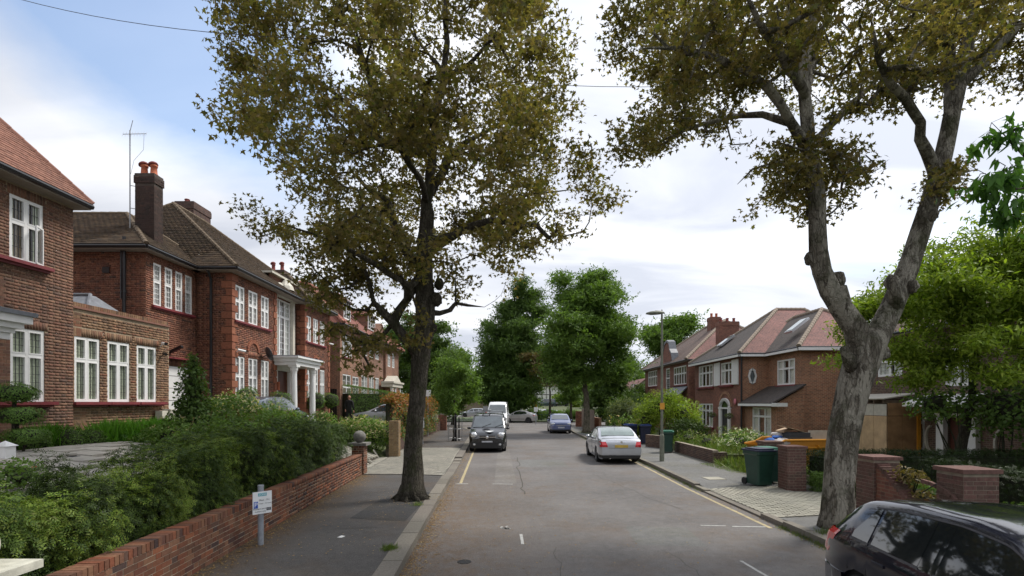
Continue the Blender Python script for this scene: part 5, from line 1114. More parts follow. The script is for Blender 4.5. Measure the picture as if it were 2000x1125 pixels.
pier('red brick pier at the far end of the red-tipped hedge', -6.05, 44.6, .7, .5, .1, 1.5, 'brickB', 'mortarB', 'stone', .0, 'gate_pier', .03)
gwall('garden_wall', 'low brown wall under the red-tipped hedge', (-5.45, 23.0), (-6.0, 33.0), .1, 6, 'brickG', 'mortarP', seed=8); gwall('garden_wall', 'far brown garden wall past the sapling on the left footway', (-6.15, 34.0), (-6.2, 44.3), .1, 9, 'brickG', 'mortarP', seed=9)
pier('reddish brick pier with flat red slab beside the green bin, behind the pavers', 7.68, 14.05, .50, .5, .12, 1.26, 'brickP', 'mortarP', 'brickP', .03)
pier('low seen brick pier with red slab just behind the green bin', 8.35, 16.6, .55, .5, .12, 1.2, 'brickP', 'mortarP', 'brickP', .04)
pier('reddish brick pier right of the big pale tree trunk, next to the curved wall', 7.85, 11.0, .55, .55, .12, 1.30, 'brickP', 'mortarP', 'brickP', .04)
pier('reddish brick pier rising behind the black car roof', 7.95, 8.95, .60, .55, .12, 1.30, 'brickP', 'mortarP', 'brickP', .04)
# curved, dipping wall between two piers
t = thing('curved_wall', 'curved red brick wall dipping between two piers behind the black car', 'wall', (7.8, 10, .1)); it = []; b = MB()
for i in range(22):
    y = 10.72 - i*.068; f = i/21; zt = 1.15 - .75*math.sin(f*math.pi/2)**1.3; b.box(7.62, 7.84, y-.034, y+.034, .1, zt); it.append((Vector((7.73, y, zt+.05)), Vector((.12, 0, 0)), Vector((0, .031, 0)), Vector((0, 0, .05))))
b.build('wall_body', 'btexE2', t); pieces(t, 'brick', it + brick_items((7.62, 10.72), (7.62, 9.25), .1, .42, seed=5), 'brickP')
b = MB()
for i in range(10): a = R(95+i*8.5); b.obox((7.60, 9.5+1.15*math.cos(a)+.0, .1+.95*math.sin(a)), (.03, 0, 0), (0, .035*math.cos(a), .035*math.sin(a)), (0, -.09*math.sin(a), .09*math.cos(a)))
b.build('curved_band', 'brickP', t)
gwall('garden_wall', 'low dark brick retaining wall below the wild front garden', (7.95, 25.0), (7.95, 20.25), .1, 7, 'brickG', 'mortarP', cap=False, seed=11); gwall('garden_wall', 'short return of dark bricks at the near end of the wild garden', (7.95, 20.23), (8.5, 20.23), .1, 6, 'brickG', 'mortarP', cap=False, seed=12)
gwall('garden_wall', 'short yellowish brown wall between the blue bins and the far green bin', (7.3, 28.0), (7.95, 26.5), .1, 9, 'brickG', 'mortarP', cap=False, seed=13); gwall('garden_wall', 'distant red brick wall right of the forked street tree', (7.3, 50), (7.3, 43), .1, 15, 'brickB', 'mortarB', cap=False, seed=14); pier('distant red brick pier left of the forked street tree', 6.9, 51.5, .95, .5, .1, 1.6, 'brickB', 'mortarB', 'brickB', .0)
t = thing('parking_sign', 'white controlled parking sign with blue P on a short grey post by the garden wall', 'sign', (-4.22, 8.6, .12))
b = MB().lathe((-4.22, 8.6, .12), [(.047, 0), (.047, .98), (.05, .98), (.05, 1.0), (0, 1.0)], 16); b.build('post', 'postgrey', t, smooth=False)
sx = Vector((.66, .75, 0)).normalized(); sn = Vector((.75, -.66, 0)).normalized(); sc_ = Vector((-4.22, 8.6, .835)) + sn*.058; Z = Vector((0, 0, 1))
pl = MB().obox(sc_, sx*.155, sn*.004, Z*.185).build('sign_plate', 'signw', t); MB().obox(sc_ + sn*.005 + sx*-.105 + Z*-.03, sx*.033, sn*.0015, Z*.055).build('blue_square', 'signblue', pl); MB().obox(sc_ + sn*.005 + Z*.135, sx*.07, sn*.0015, Z*.026).build('turquoise_bar', 'signcyan', pl); MB().obox(sc_ + sn*.005 + sx*.105 + Z*-.115, sx*.036, sn*.0015, Z*.024).build('black_box', 'ink', pl)
def text(s, c, size, mat, parent, ux, uz, k=.0075, nrm=sn):
    cu = bpy.data.curves.new('lettering', 'FONT'); cu.body = s; cu.size = size; cu.align_x = 'CENTER'; cu.align_y = 'CENTER'; cu.extrude = .0006; cu.materials.append(M[mat])
    o = bpy.data.objects.new('lettering', cu); COL.objects.link(o); o.parent = parent; mt = Matrix((ux, uz, nrm)).transposed().to_4x4(); mt.translation = Vector(c) + nrm*k - org(parent); bpy.context.view_layer.update(); me = bpy.data.meshes.new_from_object(o.evaluated_get(bpy.context.evaluated_depsgraph_get())); bpy.data.objects.remove(o); o = put('lettering', me, parent); o.matrix_basis = mt; return o
text('P', sc_ + sx*-.105 + Z*-.03, .11, 'signw', pl, sx, Z); text('ZONE', sc_ + Z*.135, .045, 'signw', pl, sx, Z); text('Mon - Fri', sc_ + sx*.03 + Z*.04, .045, 'ink', pl, sx, Z, .0055); text('11am - 12 noon', sc_ + sx*.045 + Z*-.015, .033, 'ink', pl, sx, Z, .0055)
text('Resident permit', sc_ + sx*-.03 + Z*-.10, .036, 'ink', pl, sx, Z, .0055); text('holders only', sc_ + sx*-.03 + Z*-.145, .036, 'ink', pl, sx, Z, .0055); text('CC', sc_ + sx*.105 + Z*-.115, .035, 'signw', pl, sx, Z)
def small_sign(label, x, y, h, w=.3, hh=.35, z0=.12):
    t = thing('post_sign', label, 'sign', (x, y, z0)); MB().lathe((x, y, z0), [(.04, 0), (.04, h), (0, h)], 10).build('post', 'postgrey', t); MB().box(x-w/2, x+w/2, y-.06, y-.045, z0+h-hh, z0+h).build('sign_plate', 'signw', t)
small_sign('small white sign on a low post in front of the red-tipped hedge', -5.15, 29.5, 1.35, .2, .4); small_sign('white square sign on a tall post above the red-tipped hedge', -6.0, 36.5, 3.3, .45, .45); small_sign('far white warning sign at the right of the junction', 2.75, 59.0, 2.0, .45, .5, 0)
t = thing('orange_sign', 'round orange sign on the far lamp post at the junction', 'sign', (3.3, 78, .3)); MB().tube([(3.3, 77.9, 2.2), (3.3, 77.98, 2.2)], .55, 16).build('disc', 'orange', t)
def lamp_post(label, x, y, h, side=-1, arm=.35, z0=.12, grp='street lamps'):
    t = thing('street_lamp', label, 'street lamp', (x, y, z0), grp); b = MB().lathe((x, y, z0), [(.095, 0), (.09, 1.0), (.085, 1.06), (.055, 1.12), (.042, h-.3), (.038, h)], 16); b.build('post', 'lampgrey', t, smooth=False)
    b = MB(); n = 14; c = Vector((x+side*.27, y, z0+h+.02))
    for k, (s, zz) in enumerate(((.55, -.035), (1, 0), (.92, .06), (.55, .11), (.0, .125))):
        for j in range(n): a = 2*math.pi*j/n; b.v.append((c.x + s*.40*math.cos(a), c.y + s*.15*math.sin(a), c.z + zz + .05*math.cos(a)*side*-.3))
    for k in range(4):
        for j in range(n): b.f.append((k*n+j, k*n+(j+1) % n, (k+1)*n+(j+1) % n, (k+1)*n+j)); b.m.append(0)
    b.f.append(tuple(reversed(range(n)))); b.m.append(0); b.tube([(x-side*.0, y, z0+h+.1), (x, y, z0+h+.2)], [.03, .015], 8); b.build('lantern', 'lampgrey', t, smooth=True)
    return t
t = lamp_post('tall grey-green street lamp on the right footway beside the silver saloon', 6.12, 20.9, 6.0)
MB().box(6.02, 6.2, 20.80, 20.83, 2.24, 2.5).build('yellow_notice', 'orange', t)
lamp_post('slim far lamp post at the junction, left of the forked street tree', 3.35, 78.1, 7.5, 1, z0=.3); lamp_post('second slim far lamp post at the junction', 9.4, 85, 7, 1, z0=.3)
def bin_(label, x, y, body, lid, rz=0, s=1.0, z0=.13):
    t = thing('wheelie_bin', label, 'bin', (x, y, z0), 'wheelie bins', rz); b = MB(); w0, w1, d0, d1, h = .23, .29, .26, .34, .98
    for k, (w_, d_, z) in enumerate(((w0, d0, .04), (w0+.005, d0+.01, .3), (w1-.01, d1-.02, h-.12), (w1, d1, h-.1), (w1+.015, d1+.015, h-.08), (w1+.015, d1+.015, h))):
        for sx_, sy_ in ((-1, -.86), (-.86, -1), (.86, -1), (1, -.86), (1, .86), (.86, 1), (-.86, 1), (-1, .86)): b.v.append((sx_*w_, sy_*d_, z))
    for k in range(5):
        for j in range(8): b.f.append((k*8+j, k*8+(j+1) % 8, (k+1)*8+(j+1) % 8, (k+1)*8+j)); b.m.append(0)
    b.f.append(tuple(reversed(range(8)))); b.m.append(0); b.box(-.12, .12, -d0-.02, -d0+.01, .3, .34); b.build('body', body, t, local=True, uv=False)
    l = MB(); l.quad((-.31, -.37, h+.005), (.31, -.37, h+.005), (.31, .36, h+.05), (-.31, .36, h+.05)); l.box(-.31, .31, -.38, .36, h, h+.035); l.tube([(-.27, .40, h), (.27, .40, h)], .02, 8); l.box(-.24, .24, -.3, .3, h+.03, h+.075); l.build('lid', lid, t, local=True, uv=False)
    for s_ in (-1, 1): MB().lathe((s_*.25, .30, .10), [(.10, -.025), (.10, .025)], 14, axis=(1, 0, 0)).build('wheel', 'tyre', t, local=True, uv=False)
    t.scale = (s, s, s); return t
bin_('dark green bin with greenish lid standing against the near brick pier', 7.12, 14.75, 'binG', 'binN', R(12), 1.02); t = bin_('green bin behind the tall street lamp', 7.45, 24.6, 'binG', 'binL', R(-15)); bin_('green bin half hidden behind the bin at the near pier', 7.65, 15.35, 'binG', 'binL', R(5), 1.0)
bin_('navy blue bin with sticker, left of the pair behind the silver saloon', 7.0, 30.2, 'binN', 'binNl', R(8), 1.08); bin_('navy blue bin right of the pair, next to the short wall', 7.75, 29.9, 'binN', 'binNl', R(-5), 1.08)
# skip with its rubbish
_mv = MB.build
def _shift(s_, *a_, **k_):
    s_.v = [(9.1+(x-10)*.775, y, z) for x, y, z in s_.v]; return _mv(s_, *a_, **k_)
MB.build = _shift
t = thing('rubbish_skip', 'yellow builders skip on the driveway behind the clipped hedge', 'skip', (10.6, 19.2, .1)); b = MB()
o_ = [(10.9, .12), (13.1, .12), (14.0, 1.18), (10.9, 1.16), (10.55, 1.0), (10.0, .92)]
def prism(b, pts, y0, y1, m=0):
    b.quad(*[(x, y0, z) for x, z in pts], m=m); b.quad(*[(x, y1, z) for x, z in reversed(pts)], m=m)
    for i in range(len(pts)):
        (xa, za), (xb, zb) = pts[i], pts[(i+1) % len(pts)]; b.quad((xa, y0, za), (xa, y1, za), (xb, y1, zb), (xb, y0, zb), m=m)
b.quad(*[(x, 18.4, z) for x, z in o_]); b.quad(*[(x, 20.0, z) for x, z in reversed(o_)]); b.quad((10.9, 18.4, .12), (10.9, 20, .12), (13.1, 20, .12), (13.1, 18.4, .12)); b.quad((10.9, 18.4, .12), (10.0, 18.4, .92), (10.0, 20, .92), (10.9, 20, .12)); b.quad((13.1, 18.4, .12), (14, 18.4, 1.18), (14, 20, 1.18), (13.1, 20, .12)); b.quad((10.2, 18.4, .8), (13.8, 18.4, .95), (13.8, 20, .95), (10.2, 20, .8), m=1); b.build('body', ['skip', 'soil'], t)
for pts in (((10.9, 1.16), (14.0, 1.18)), ((10.55, 1.0), (10.9, 1.16)), ((10.0, .92), (10.55, 1.0)), ((10.75, .86), (13.85, .93)), ((11.0, .12), (13.1, .12))):
    for y in (18.36, 20.04): MB().tube([(pts[0][0], y, pts[0][1]), (pts[1][0], y, pts[1][1])], .045, 6).build('rib', 'skip', t)
for x in (11.2, 12.4, 13.5): MB().tube([(x, 18.25, .95), (x, 18.4, .95)], .05, 8).build('lifting_lug', 'skip', t)
def junk(name, label, cat, f, mat): t = thing(name, label, cat, (10.3, 19.2, 1.0)); b = MB(); f(b); return b.build('sheet' if cat != 'bag' else 'sack', mat, t, smooth=(cat == 'bag'), uv=False)
junk('rubbish_bag', 'crumpled blue bag on the left end of the yellow skip', 'bag', lambda b: (b.blob((10.5, 18.8, 1.10), (.24, .2, .12), 14, 9, jit=.22), b.blob((10.9, 18.9, 1.24), (.22, .2, .06), 12, 8, jit=.25)), 'bagb')
junk('rubbish_bag', 'pale grey sack slumped in the yellow skip', 'bag', lambda b: (b.blob((10.9, 18.6, 1.05), (.42, .25, .17), 14, 9, jit=.15), b.blob((11.3, 19.4, 1.3), (.35, .3, .1), 12, 8, jit=.2)), 'bagw')
junk('cardboard_sheet', 'flat cardboard sheet leaning on top of the skip', 'cardboard', lambda b: (b.obox((11.75, 19.0, 1.52), (.62, .05, -.13), (0, .35, .02), (0, 0, .012)), b.obox((11.5, 19.3, 1.48), (.3, .1, .05), (0, .3, 0), (0, 0, .03))), 'card')
junk('dark_crate', 'dark plastic crate in the middle of the skip', 'crate', lambda b: (b.box(11.3, 12.25, 18.6, 19.3, .9, 1.42), b.box(11.25, 12.3, 18.55, 19.35, 1.2, 1.26)), 'darkbox')
junk('grey_board', 'upright pale grey board at the right end of the skip', 'board', lambda b: b.obox((12.75, 18.7, 1.25), (.50, 0, 0), (0, .02, .0), (0, .03, .24)), 'board')
MB.build = _mv
# small ground things
t = thing('paper_scrap', 'white scrap of paper on the left footway', 'paper', (-3.05, 9.08, .125)); MB().quad((-3.09, 9.04, .126), (-3.0, 9.02, .128), (-2.97, 9.13, .127), (-3.05, 9.16, .131)).build('paper', 'paper', t)
def tuft(label, x, y, z, r, n, h, mat='grass', grp=None, name='grass_tuft'):
    P = np.stack([NR.normal(x, r*.5, n), NR.normal(y, r*.5, n), np.full(n, z)], 1); t = thing(name, label, 'grass', (x, y, z), grp); leaves('blades', P, (h*.6, h*1.2), T_BLADE, mat, t, None, 0, (0, 0, 2.2), 1, .6); return t
tuft('grass tuft growing at the kerb edge in the near left foreground', -1.98, 8.3, .12, .12, 260, .10)
tuft('grass tuft at the foot of the left street tree', -2.2, 11.9, .12, .12, 120, .09); tuft('weeds at the foot of the pale street tree', 5.75, 9.3, .12, .25, 260, .09)
P = []
for i in range(4200):
    y = 2 + 26*random.random()**1.5; P.append((kerbL(y)+abs(random.gauss(.02, .16))+.02, y, .006))
for i in range(2600):
    y = 3 + 13.8*random.random(); P.append((wallx(y)+abs(random.gauss(.03, .24))+.03, y, .128))
for i in range(1100): P.append((random.uniform(-1.8, 1.2) if random.random() < .7 else random.uniform(1, 4.8), random.uniform(4, 16), .006))
for i in range(220): P.append((random.uniform(-3.8, -2.2), random.uniform(4, 14), .128))
for i in range(260): a = random.uniform(0, 6.28); r = random.uniform(.35, .8); P.append((-2.5+r*math.cos(a), 12.7+r*math.sin(a), .13))
for i in range(900):
    y = 6 + 24*random.random(); P.append((kerbR(y)-abs(random.gauss(.02, .10))-.02, y, .006))
leaves('leaf_litter', P, (.018, .05), T_LEAF, 'litter', None, np.tile((0, 0, 3.0), (len(P), 1)), 2, (0, 0, 0), .6, 1, 'stuff')
P = []
for i in range(2200):
    y = random.choice((7.5 + 2.8*random.random(), 14.4 + 9*random.random(), 24 + 14*random.random())); P.append((kerbR(y)-abs(random.gauss(0, .08)), y, 0))
for i in range(700): P.append((random.gauss(5.95, .35), random.gauss(41, .8), .12))
for i in range(900): y = random.uniform(17.5, 20); P.append((random.uniform(7.5, 8.0)-.1*(y-18), y, .12))
leaves('kerb_weeds', P, (.04, .11), T_BLADE, 'grass', None, None, 0, (0, 0, 2.0), 1, .8, 'stuff')
b = MB()
t = thing('telephone_wire', 'thin dark wire crossing the blue sky at upper left', 'wire', (-6, 8, 9)); MB().tube([Vector((-11, 11.4, 11.5)).lerp(Vector((-1, 8, 8.2)), f) + Vector((0, 0, -.3*4*f*(1-f))) for f in np.linspace(0, 1, 14)], .007, 4).build('cable', 'wire', t)
t = thing('telephone_wire', 'thin dark wire between the two big street trees', 'wire', (2, 10, 8)); MB().tube([Vector((-1.5, 10, 8.9)).lerp(Vector((9, 10.5, 9.6)), f) + Vector((0, 0, -.4*4*f*(1-f))) for f in np.linspace(0, 1, 14)], .006, 4).build('cable', 'wire', t)
# fence, railing far away
t = thing('board_fence', 'brown board fence beyond the junction, left of the lime tree', 'fence', (-8, 96, .8))
for i in range(46): MB().box(-13.5+i*.22, -13.5+i*.22+.2, 96+.01*(i % 2), 96.03+.01*(i % 2), .4, 2.75).build('board', 'wood', t, uv=False)
t = thing('railing', 'low green railing on the far verge behind the crossover car', 'railing', (4, 67, .1))
for i in range(9): MB().tube([(1.5+i*.6, 67, .1), (1.5+i*.6, 67, 1.0)], .025, 5).build('post', 'binG', t, uv=False)
MB().tube([(1.5, 67, 1.0), (6.3, 67, 1.0)], .025, 5).build('rail', 'binG', t, uv=False)
t = thing('board_fence', 'weathered wooden fence behind the forked street tree', 'fence', (6.9, 48, .1))
for i in range(26): MB().box(6.9, 6.93, 43+i*.3, 43+i*.3+.27, .1, 1.9).build('board', 'wood', t, uv=False)
t = thing('tree_guard', 'wire mesh guard with black stake around the sapling', 'tree guard', (-3.55, 32, .12)); b = MB()
for i in range(12): a = 2*math.pi*i/12; b.tube([(-3.55+.45*math.cos(a), 32+.45*math.sin(a), .12), (-3.55+.45*math.cos(a), 32+.45*math.sin(a), 1.75)], .008, 4)
for z in (.3, .9, 1.7): b.tube([(-3.55+.45*math.cos(R(30*i)), 32+.45*math.sin(R(30*i)), z) for i in range(13)], .008, 4)
b.build('mesh_cage', 'steel', t, uv=False); MB().tube([(-3.5, 31.85, .12), (-3.5, 31.85, 1.9)], .06, 8).build('stake', 'black', t); MB().tube([(-3.3, 31.9, .12), (-3.3, 31.9, 1.6)], .04, 8).build('stake', 'black', t)

# ------------------------------------------------------------------ cars
def car(label, cat, L, W, top, belt, paint_, loc, rz, wheels=(.8, -.78), wr=.32, glass='cglass', side=(), wind=None, rearw=None, zb=.19, wroof=.72, scale=1.0, tail=None, head=None, plate=None, trim='plastic', grp=None, detail=2, plan=(.20, .14), name='parked_car', extras=None, rimm='rim', zside=.5, glass_side=None, spokes=5):
    """top, belt: (s, z) from the front bumper back; local +X is the front"""
    t = thing(name, label, cat, (0, 0, 0), grp)
    N = int(L/.05)+1; S = np.linspace(0, L, N); ts = np.array(top); zt = np.interp(S, ts[:, 0], ts[:, 1])
    ker = np.array([1, 2, 1.])/4
    for _ in range(3): zp = np.pad(zt, 1, 'edge'); zt = np.convolve(zp, ker, 'valid')
    bs = np.array(belt); zl = np.minimum(np.interp(S, bs[:, 0], bs[:, 1]), zt-.015)
    fr, re = plan
    w = W/2*(1 - fr*np.clip(1-S/.75, 0, 1)**2.4 - re*np.clip(1-(L-S)/.65, 0, 1)**2.4)
    wx_ = [wheels[0], L+wheels[1]]; zbv = np.full(N, zb)
    for q in wx_:
        a = wr+.055; m = np.abs(S-q) < a; zbv[m] = np.maximum(zbv[m], wr + np.sqrt(a*a-(S[m]-q)**2)*.98)
    zbv[0] = zbv[-1] = zb+.08; zbv[1] = max(zbv[1], zb+.03); zbv[-2] = max(zbv[-2], zb+.03)
    wt = np.array([max(.2, w_*.965 - (a-b_)*(1-wroof)*.96) for w_, a, b_ in zip(w, zt, zl)])
    def sideY(s, z):
        i = float(np.interp(s, S, np.arange(N))); k = int(min(i, N-2)); f = i-k; g = lambda A: A[k]*(1-f)+A[k+1]*f
        a, c, ww, tt, bb = g(zl), g(zt), g(w), g(wt), g(zbv)
        if z <= a: u = (z-zb)/max(a-zb, .01); return ww*np.interp(u, [0, .3, .62, 1], [.93, .985, 1, .965])
        return ww*.965 + (tt-ww*.965)*min(1, (z-a)/max(c-.05-a, .02))
    V = []
    for i in range(N):
        a, c, ww, tt, zz = zl[i], zt[i], w[i], wt[i], zbv[i]; h = max(a-zb, .02); P = []
        for u, kx in ((0, .93), (.3, .985), (.62, 1), (.86, .995), (1, .965)): P.append((ww*kx, max(zz, zb+u*h)))
        hh = c-a; e = min(.05, hh*.35)
        P += [((ww*.965+tt)/2, a+(hh-e)*.5), (tt, c-e), (tt-min(.06, tt*.1), c-e*.25), (tt*.5, c+.006), (0, c+.014)]
        V.append([(L/2-S[i], y, z) for y, z in P] + [(L/2-S[i], -y, z) for y, z in reversed(P[:-1])])
    K = len(V[0]); b = MB(); b.v = [p for r in V for p in r]
    for i in range(N-1):
        for j in range(K-1): b.f.append((i*K+j, i*K+j+1, (i+1)*K+j+1, (i+1)*K+j)); b.m.append(0)
    b.f.append(tuple(reversed(range(K)))); b.m.append(0); b.f.append(tuple((N-1)*K+j for j in range(K))); b.m.append(0)
    body = b.build('body', paint_, t, smooth=True, local=True, uv=False)
    md = body.modifiers.new('edge', 'EDGE_SPLIT'); md.split_angle = R(38)
    MB().box(-L/2+.12, L/2-.12, -W*.34, W*.34, zb+.02, .62).box(-L/2+.3, L/2-.3, -W*.44, W*.44, zb-.02, zb+.06).box(wx_[0]*-1+L/2-.42, -wx_[0]+L/2+.42, -W*.455, W*.455, .45, .66).box(-wx_[1]+L/2-.42, -wx_[1]+L/2+.42, -W*.455, W*.455, .45, .66).build('underbody', 'plastic', t, local=True, uv=False)
    def patch(nm, s0, s1, zlo, zhi, mat, off=.006, side_=1, rows=3, par=None, step=.06):
        n = max(2, int(abs(s1-s0)/step)+1); b = MB(); G = []
        for i in range(n):
            s = s0+(s1-s0)*i/(n-1); a, c = zlo(s), zhi(s); c = max(c, a+.002)
            G.append([(L/2-s, side_*(sideY(s, a+(c-a)*r/(rows-1))+off), a+(c-a)*r/(rows-1)) for r in range(rows)])
        for i in range(n-1):
            for r in range(rows-1):
                q = (G[i][r], G[i+1][r], G[i+1][r+1], G[i][r+1]); b.quad(*(q if side_ < 0 else reversed(q)))
        return b.build(nm, mat, par or t, smooth=True, local=True, uv=False)
    Zt = lambda s: float(np.interp(s, S, zt)); Zl = lambda s: float(np.interp(s, S, zl))
    gs = glass_side or glass
    for sg in (-1, 1):
        for s0, s1, rake in side:      # rake: (s at the bottom rear, s at the top rear)
            top_ = lambda s: min(Zt(s)-.085, (9 if rake is None or s < rake[1] else Zl(s)+.04 + (Zt(rake[1])-.085-Zl(s)-.04)*max(0, (rake[0]-s)/max(rake[0]-rake[1], .01))))
            patch('side_window', s0, s1, lambda s: Zl(s)+.035, top_, gs, .008, sg)
    def screen(nm, sa, sb, mat, k=.10):
        b = MB(); G = []; n = 7
        for i in range(n):
            s = sa+(sb-sa)*i/(n-1); z = Zt(s); ds = .04; sl = (Zt(min(L, s+ds))-Zt(max(0, s-ds)))/(2*ds); nn = Vector((sl, 0, 1)).normalized(); hw = float(np.interp(s, S, wt))-k
            G.append([(L/2-s+nn.x*.016, y, z+nn.z*.016 + .008*(1-abs(y)/hw)) for y in np.linspace(-hw, hw, 7)])
        for i in range(n-1):
            for j in range(6): b.quad(G[i][j], G[i][j+1], G[i+1][j+1], G[i+1][j])
        return b.build(nm, mat, t, smooth=True, local=True, uv=False)
    if wind: screen('windscreen', wind[0], wind[1], glass)
    if rearw: screen('rear_window', rearw[0], rearw[1], glass)
    for q in wx_:
        for sg in (-1, 1):
            wd = .205; y = sg*(W/2-.115); c = (L/2-q, y, wr); ax = (0, sg, 0)
            ty = MB().lathe(c, [(wr*.62, -.1), (wr*.93, -.1), (wr, -.07), (wr, .07), (wr*.95, .098), (wr*.68, .105), (wr*.64, .08)], 28, axis=ax).build('wheel', 'tyre', t, smooth=False, local=True, uv=False)
            rb = MB().lathe(c, [(.0, .03), (wr*.60, .03), (wr*.66, .092), (wr*.70, .098)], 24, m=1, axis=ax); rb.lathe(c, [(.055, .05), (.05, .09), (0, .092)], 12, axis=ax)
            for k in range(spokes):
                a = 2*math.pi*k/spokes + .3; e = Vector((math.cos(a), 0, math.sin(a))); u = Vector((-math.sin(a), 0, math.cos(a))); rb.obox(Vector(c)+e*wr*.36+Vector((0, sg*.078, 0)), e*wr*.31, u*wr*.062, Vector((0, .012, 0)))
            rb.lathe(c, [(wr*.60, .07), (wr*.67, .10), (wr*.69, .088)], 24, axis=ax); rb.build('rim', [rimm, 'plastic'], ty, local=True, uv=False)
    def band(nm, end, s0, z0, z1, off, mat, par=None):
        ss = np.linspace(s0, .0, 8); pts = []
        f = lambda s, sg, z: (L/2-s if end == 'f' else -L/2+s, sg*(sideY(s if end == 'f' else L-s, z)+off), z)
        b = MB(); rows = []
        for z in (z0, z1):
            r = [f(s, 1, z) for s in ss]; x = (L/2+off*1.6) if end == 'f' else (-L/2-off*1.6); yy = r[-1][1]; r += [(x, yy*.97, z), (x+(.02 if end == 'f' else -.02), yy*.5, z), (x+(.025 if end == 'f' else -.025), 0, z)]
            r = r + [(p[0], -p[1], p[2]) for p in reversed(r[:-1])]; rows.append(r)
        for i in range(len(rows[0])-1): b.quad(rows[0][i], rows[0][i+1], rows[1][i+1], rows[1][i])
        ins = [[(p[0]+(-.05 if end == 'f' else .05) if abs(p[0]) > L/2-.02 else p[0], p[1]*.97, p[2]) for p in r] for r in rows]
        for i in range(len(rows[0])-1): b.quad(rows[1][i], rows[1][i+1], ins[1][i+1], ins[1][i]); b.quad(rows[0][i+1], rows[0][i], ins[0][i], ins[0][i+1])
        return b.build(nm, mat, par or t, local=True, uv=False, smooth=False)
    if detail > 1:
        for sg in (-1, 1):
            seams = sorted({s for s0, s1, r_ in side for s in (s0-.02, s1+.02)})
            for s in seams:
                zlo = zb+.06
                if min(abs(s-q) for q in wx_) < wr+.06: zlo = wr*2+.02
                b = MB(); pts = [(L/2-s, sg*(sideY(s, z)+.002), z) for z in np.linspace(zlo, Zl(s)-.01, 7)]; b.tube(pts, .0045, 4, caps=False); b.build('door_seam', 'plastic', t, local=True, uv=False)
            for s0, s1, r_ in side[:2]:
                s = s1-.16; z = Zl(s)-.12; b = MB().obox((L/2-s, sg*(sideY(s, z)+.018), z), (.085, 0, 0), (0, .010, 0), (0, 0, .016)); b.build('door_handle', paint_, t, local=True, uv=False)
            patch('side_moulding', wx_[0]+wr+.12, wx_[1]-wr-.12, lambda s: zside-.03, lambda s: zside+.02, trim, .010, sg, 2)
            if wind: s = wind[0]+(wind[1]-wind[0])*.62; b = MB().blob((L/2-s, sg*(sideY(s, Zl(s))+.10), Zl(s)+.07), (.06, .095, .07), 12, 8); b.tube([(L/2-s, sg*(sideY(s, Zl(s))-.01), Zl(s)+.02), (L/2-s, sg*(sideY(s, Zl(s))+.06), Zl(s)+.05)], .02, 6); b.build('wing_mirror', paint_ if trim != 'plasticx' else trim, t, smooth=True, local=True, uv=False)
            for s0, s1, r_ in side: patch('window_trim', s0-.015, s1+.015, lambda s: Zl(s)+.012, lambda s: Zl(s)+.032, 'came', .012, sg, 2)
            if len(side) > 1: patch('door_pillar', side[0][1]+.005, side[1][0]-.005, lambda s: Zl(s)+.02, lambda s: Zt(s)-.085, 'cglass', .007, sg, 3)
            patch('roof_trim', side[0][0]+.5, side[-1][0]+.1, lambda s: Zt(s)-.082, lambda s: Zt(s)-.066, 'came', .007, sg, 2)
    if tail:
        for sg in (-1, 1):
            y, z, dy_, dz, wrap = tail; b = MB(); G = []
            for zz in np.linspace(z-dz, z+dz, 6):
                Sf = np.linspace(0, L, 3000); se = float(Sf[np.where(np.interp(Sf, S, zt) > zz)[0].max()]); se = min(se, L); k_ = 1-.25*(zz-z+dz)/(2*dz); yo = sideY(max(se-.05, 0), zz)
                row = [(L/2-se-.022, sg*(yo-dy_*2.0*k_), zz), (L/2-se-.024, sg*(yo-dy_*.7), zz), (L/2-se-.02, sg*(yo-.01), zz), (L/2-se+.04, sg*(sideY(se-.05, zz)+.014), zz)]
                for f_ in (.35, .7, 1.0): ss_ = se-.05-wrap*f_*(.6+.4*(zz-z+dz)/(2*dz)); row.append((L/2-ss_, sg*(sideY(ss_, zz)+.010), zz))
                G.append(row)
            for i in range(5):
                for j in range(6): q_ = (G[i][j], G[i][j+1], G[i+1][j+1], G[i+1][j]); b.quad(*(q_ if sg < 0 else q_[::-1]))
            b.build('tail_light', 'redlamp', t, smooth=True, local=True, uv=False)
    if head:
        y, z, ry, rz_, s = head
        for sg in (-1, 1): MB().blob((L/2-s, sg*y, z), (.13, ry, rz_), 16, 10).build('headlight', 'clearlamp', t, smooth=True, local=True, uv=False)
    if plate:
        e, z, m_ = plate; x = (-L/2-.03 if e == 'r' else L/2+.045); MB().box(x-.006, x+.006, -.26, .26, z-.055, z+.055).build('number_plate', m_, t, local=True, uv=False)
    if extras: extras(t, L, W, S, sideY, Zt, Zl, band, patch, screen)
    t.location = loc; t.rotation_euler = (0, 0, rz); t.scale = (scale,)*3; return t

# black hatchback parked nose towards us at the lower right
def ex_hatch(t, L, W, S, sideY, Zt, Zl, band, patch, screen):
    band('bumper', 'r', .5, .32, .58, .012, 'blackpaint'); band('bumper_lip', 'r', .4, .2, .30, .014, 'plastic'); band('bumper', 'f', .5, .30, .56, .012, 'blackpaint')
    pass
    b = MB(); s = L-.62; z = .86; n = 16
    b.tube([(L/2-s+.085*math.cos(2*math.pi*i/n), -(sideY(s-.085*math.cos(2*math.pi*i/n), z+.085*math.sin(2*math.pi*i/n))+.002), z+.085*math.sin(2*math.pi*i/n)) for i in range(n+1)], .0035, 4, caps=False); b.build('fuel_flap', 'plastic', t, local=True, uv=False)
    MB().box(-L/2-.02, -L/2+.02, -.3, .3, .78, .92).build('boot_handle', 'blackpaint', t, local=True, uv=False); b = MB().tube([(-L/2+.55, 0, 1.49), (-L/2+.75, 0, 1.62)], .006, 5); b.build('roof_antenna', 'plastic', t, local=True, uv=False)
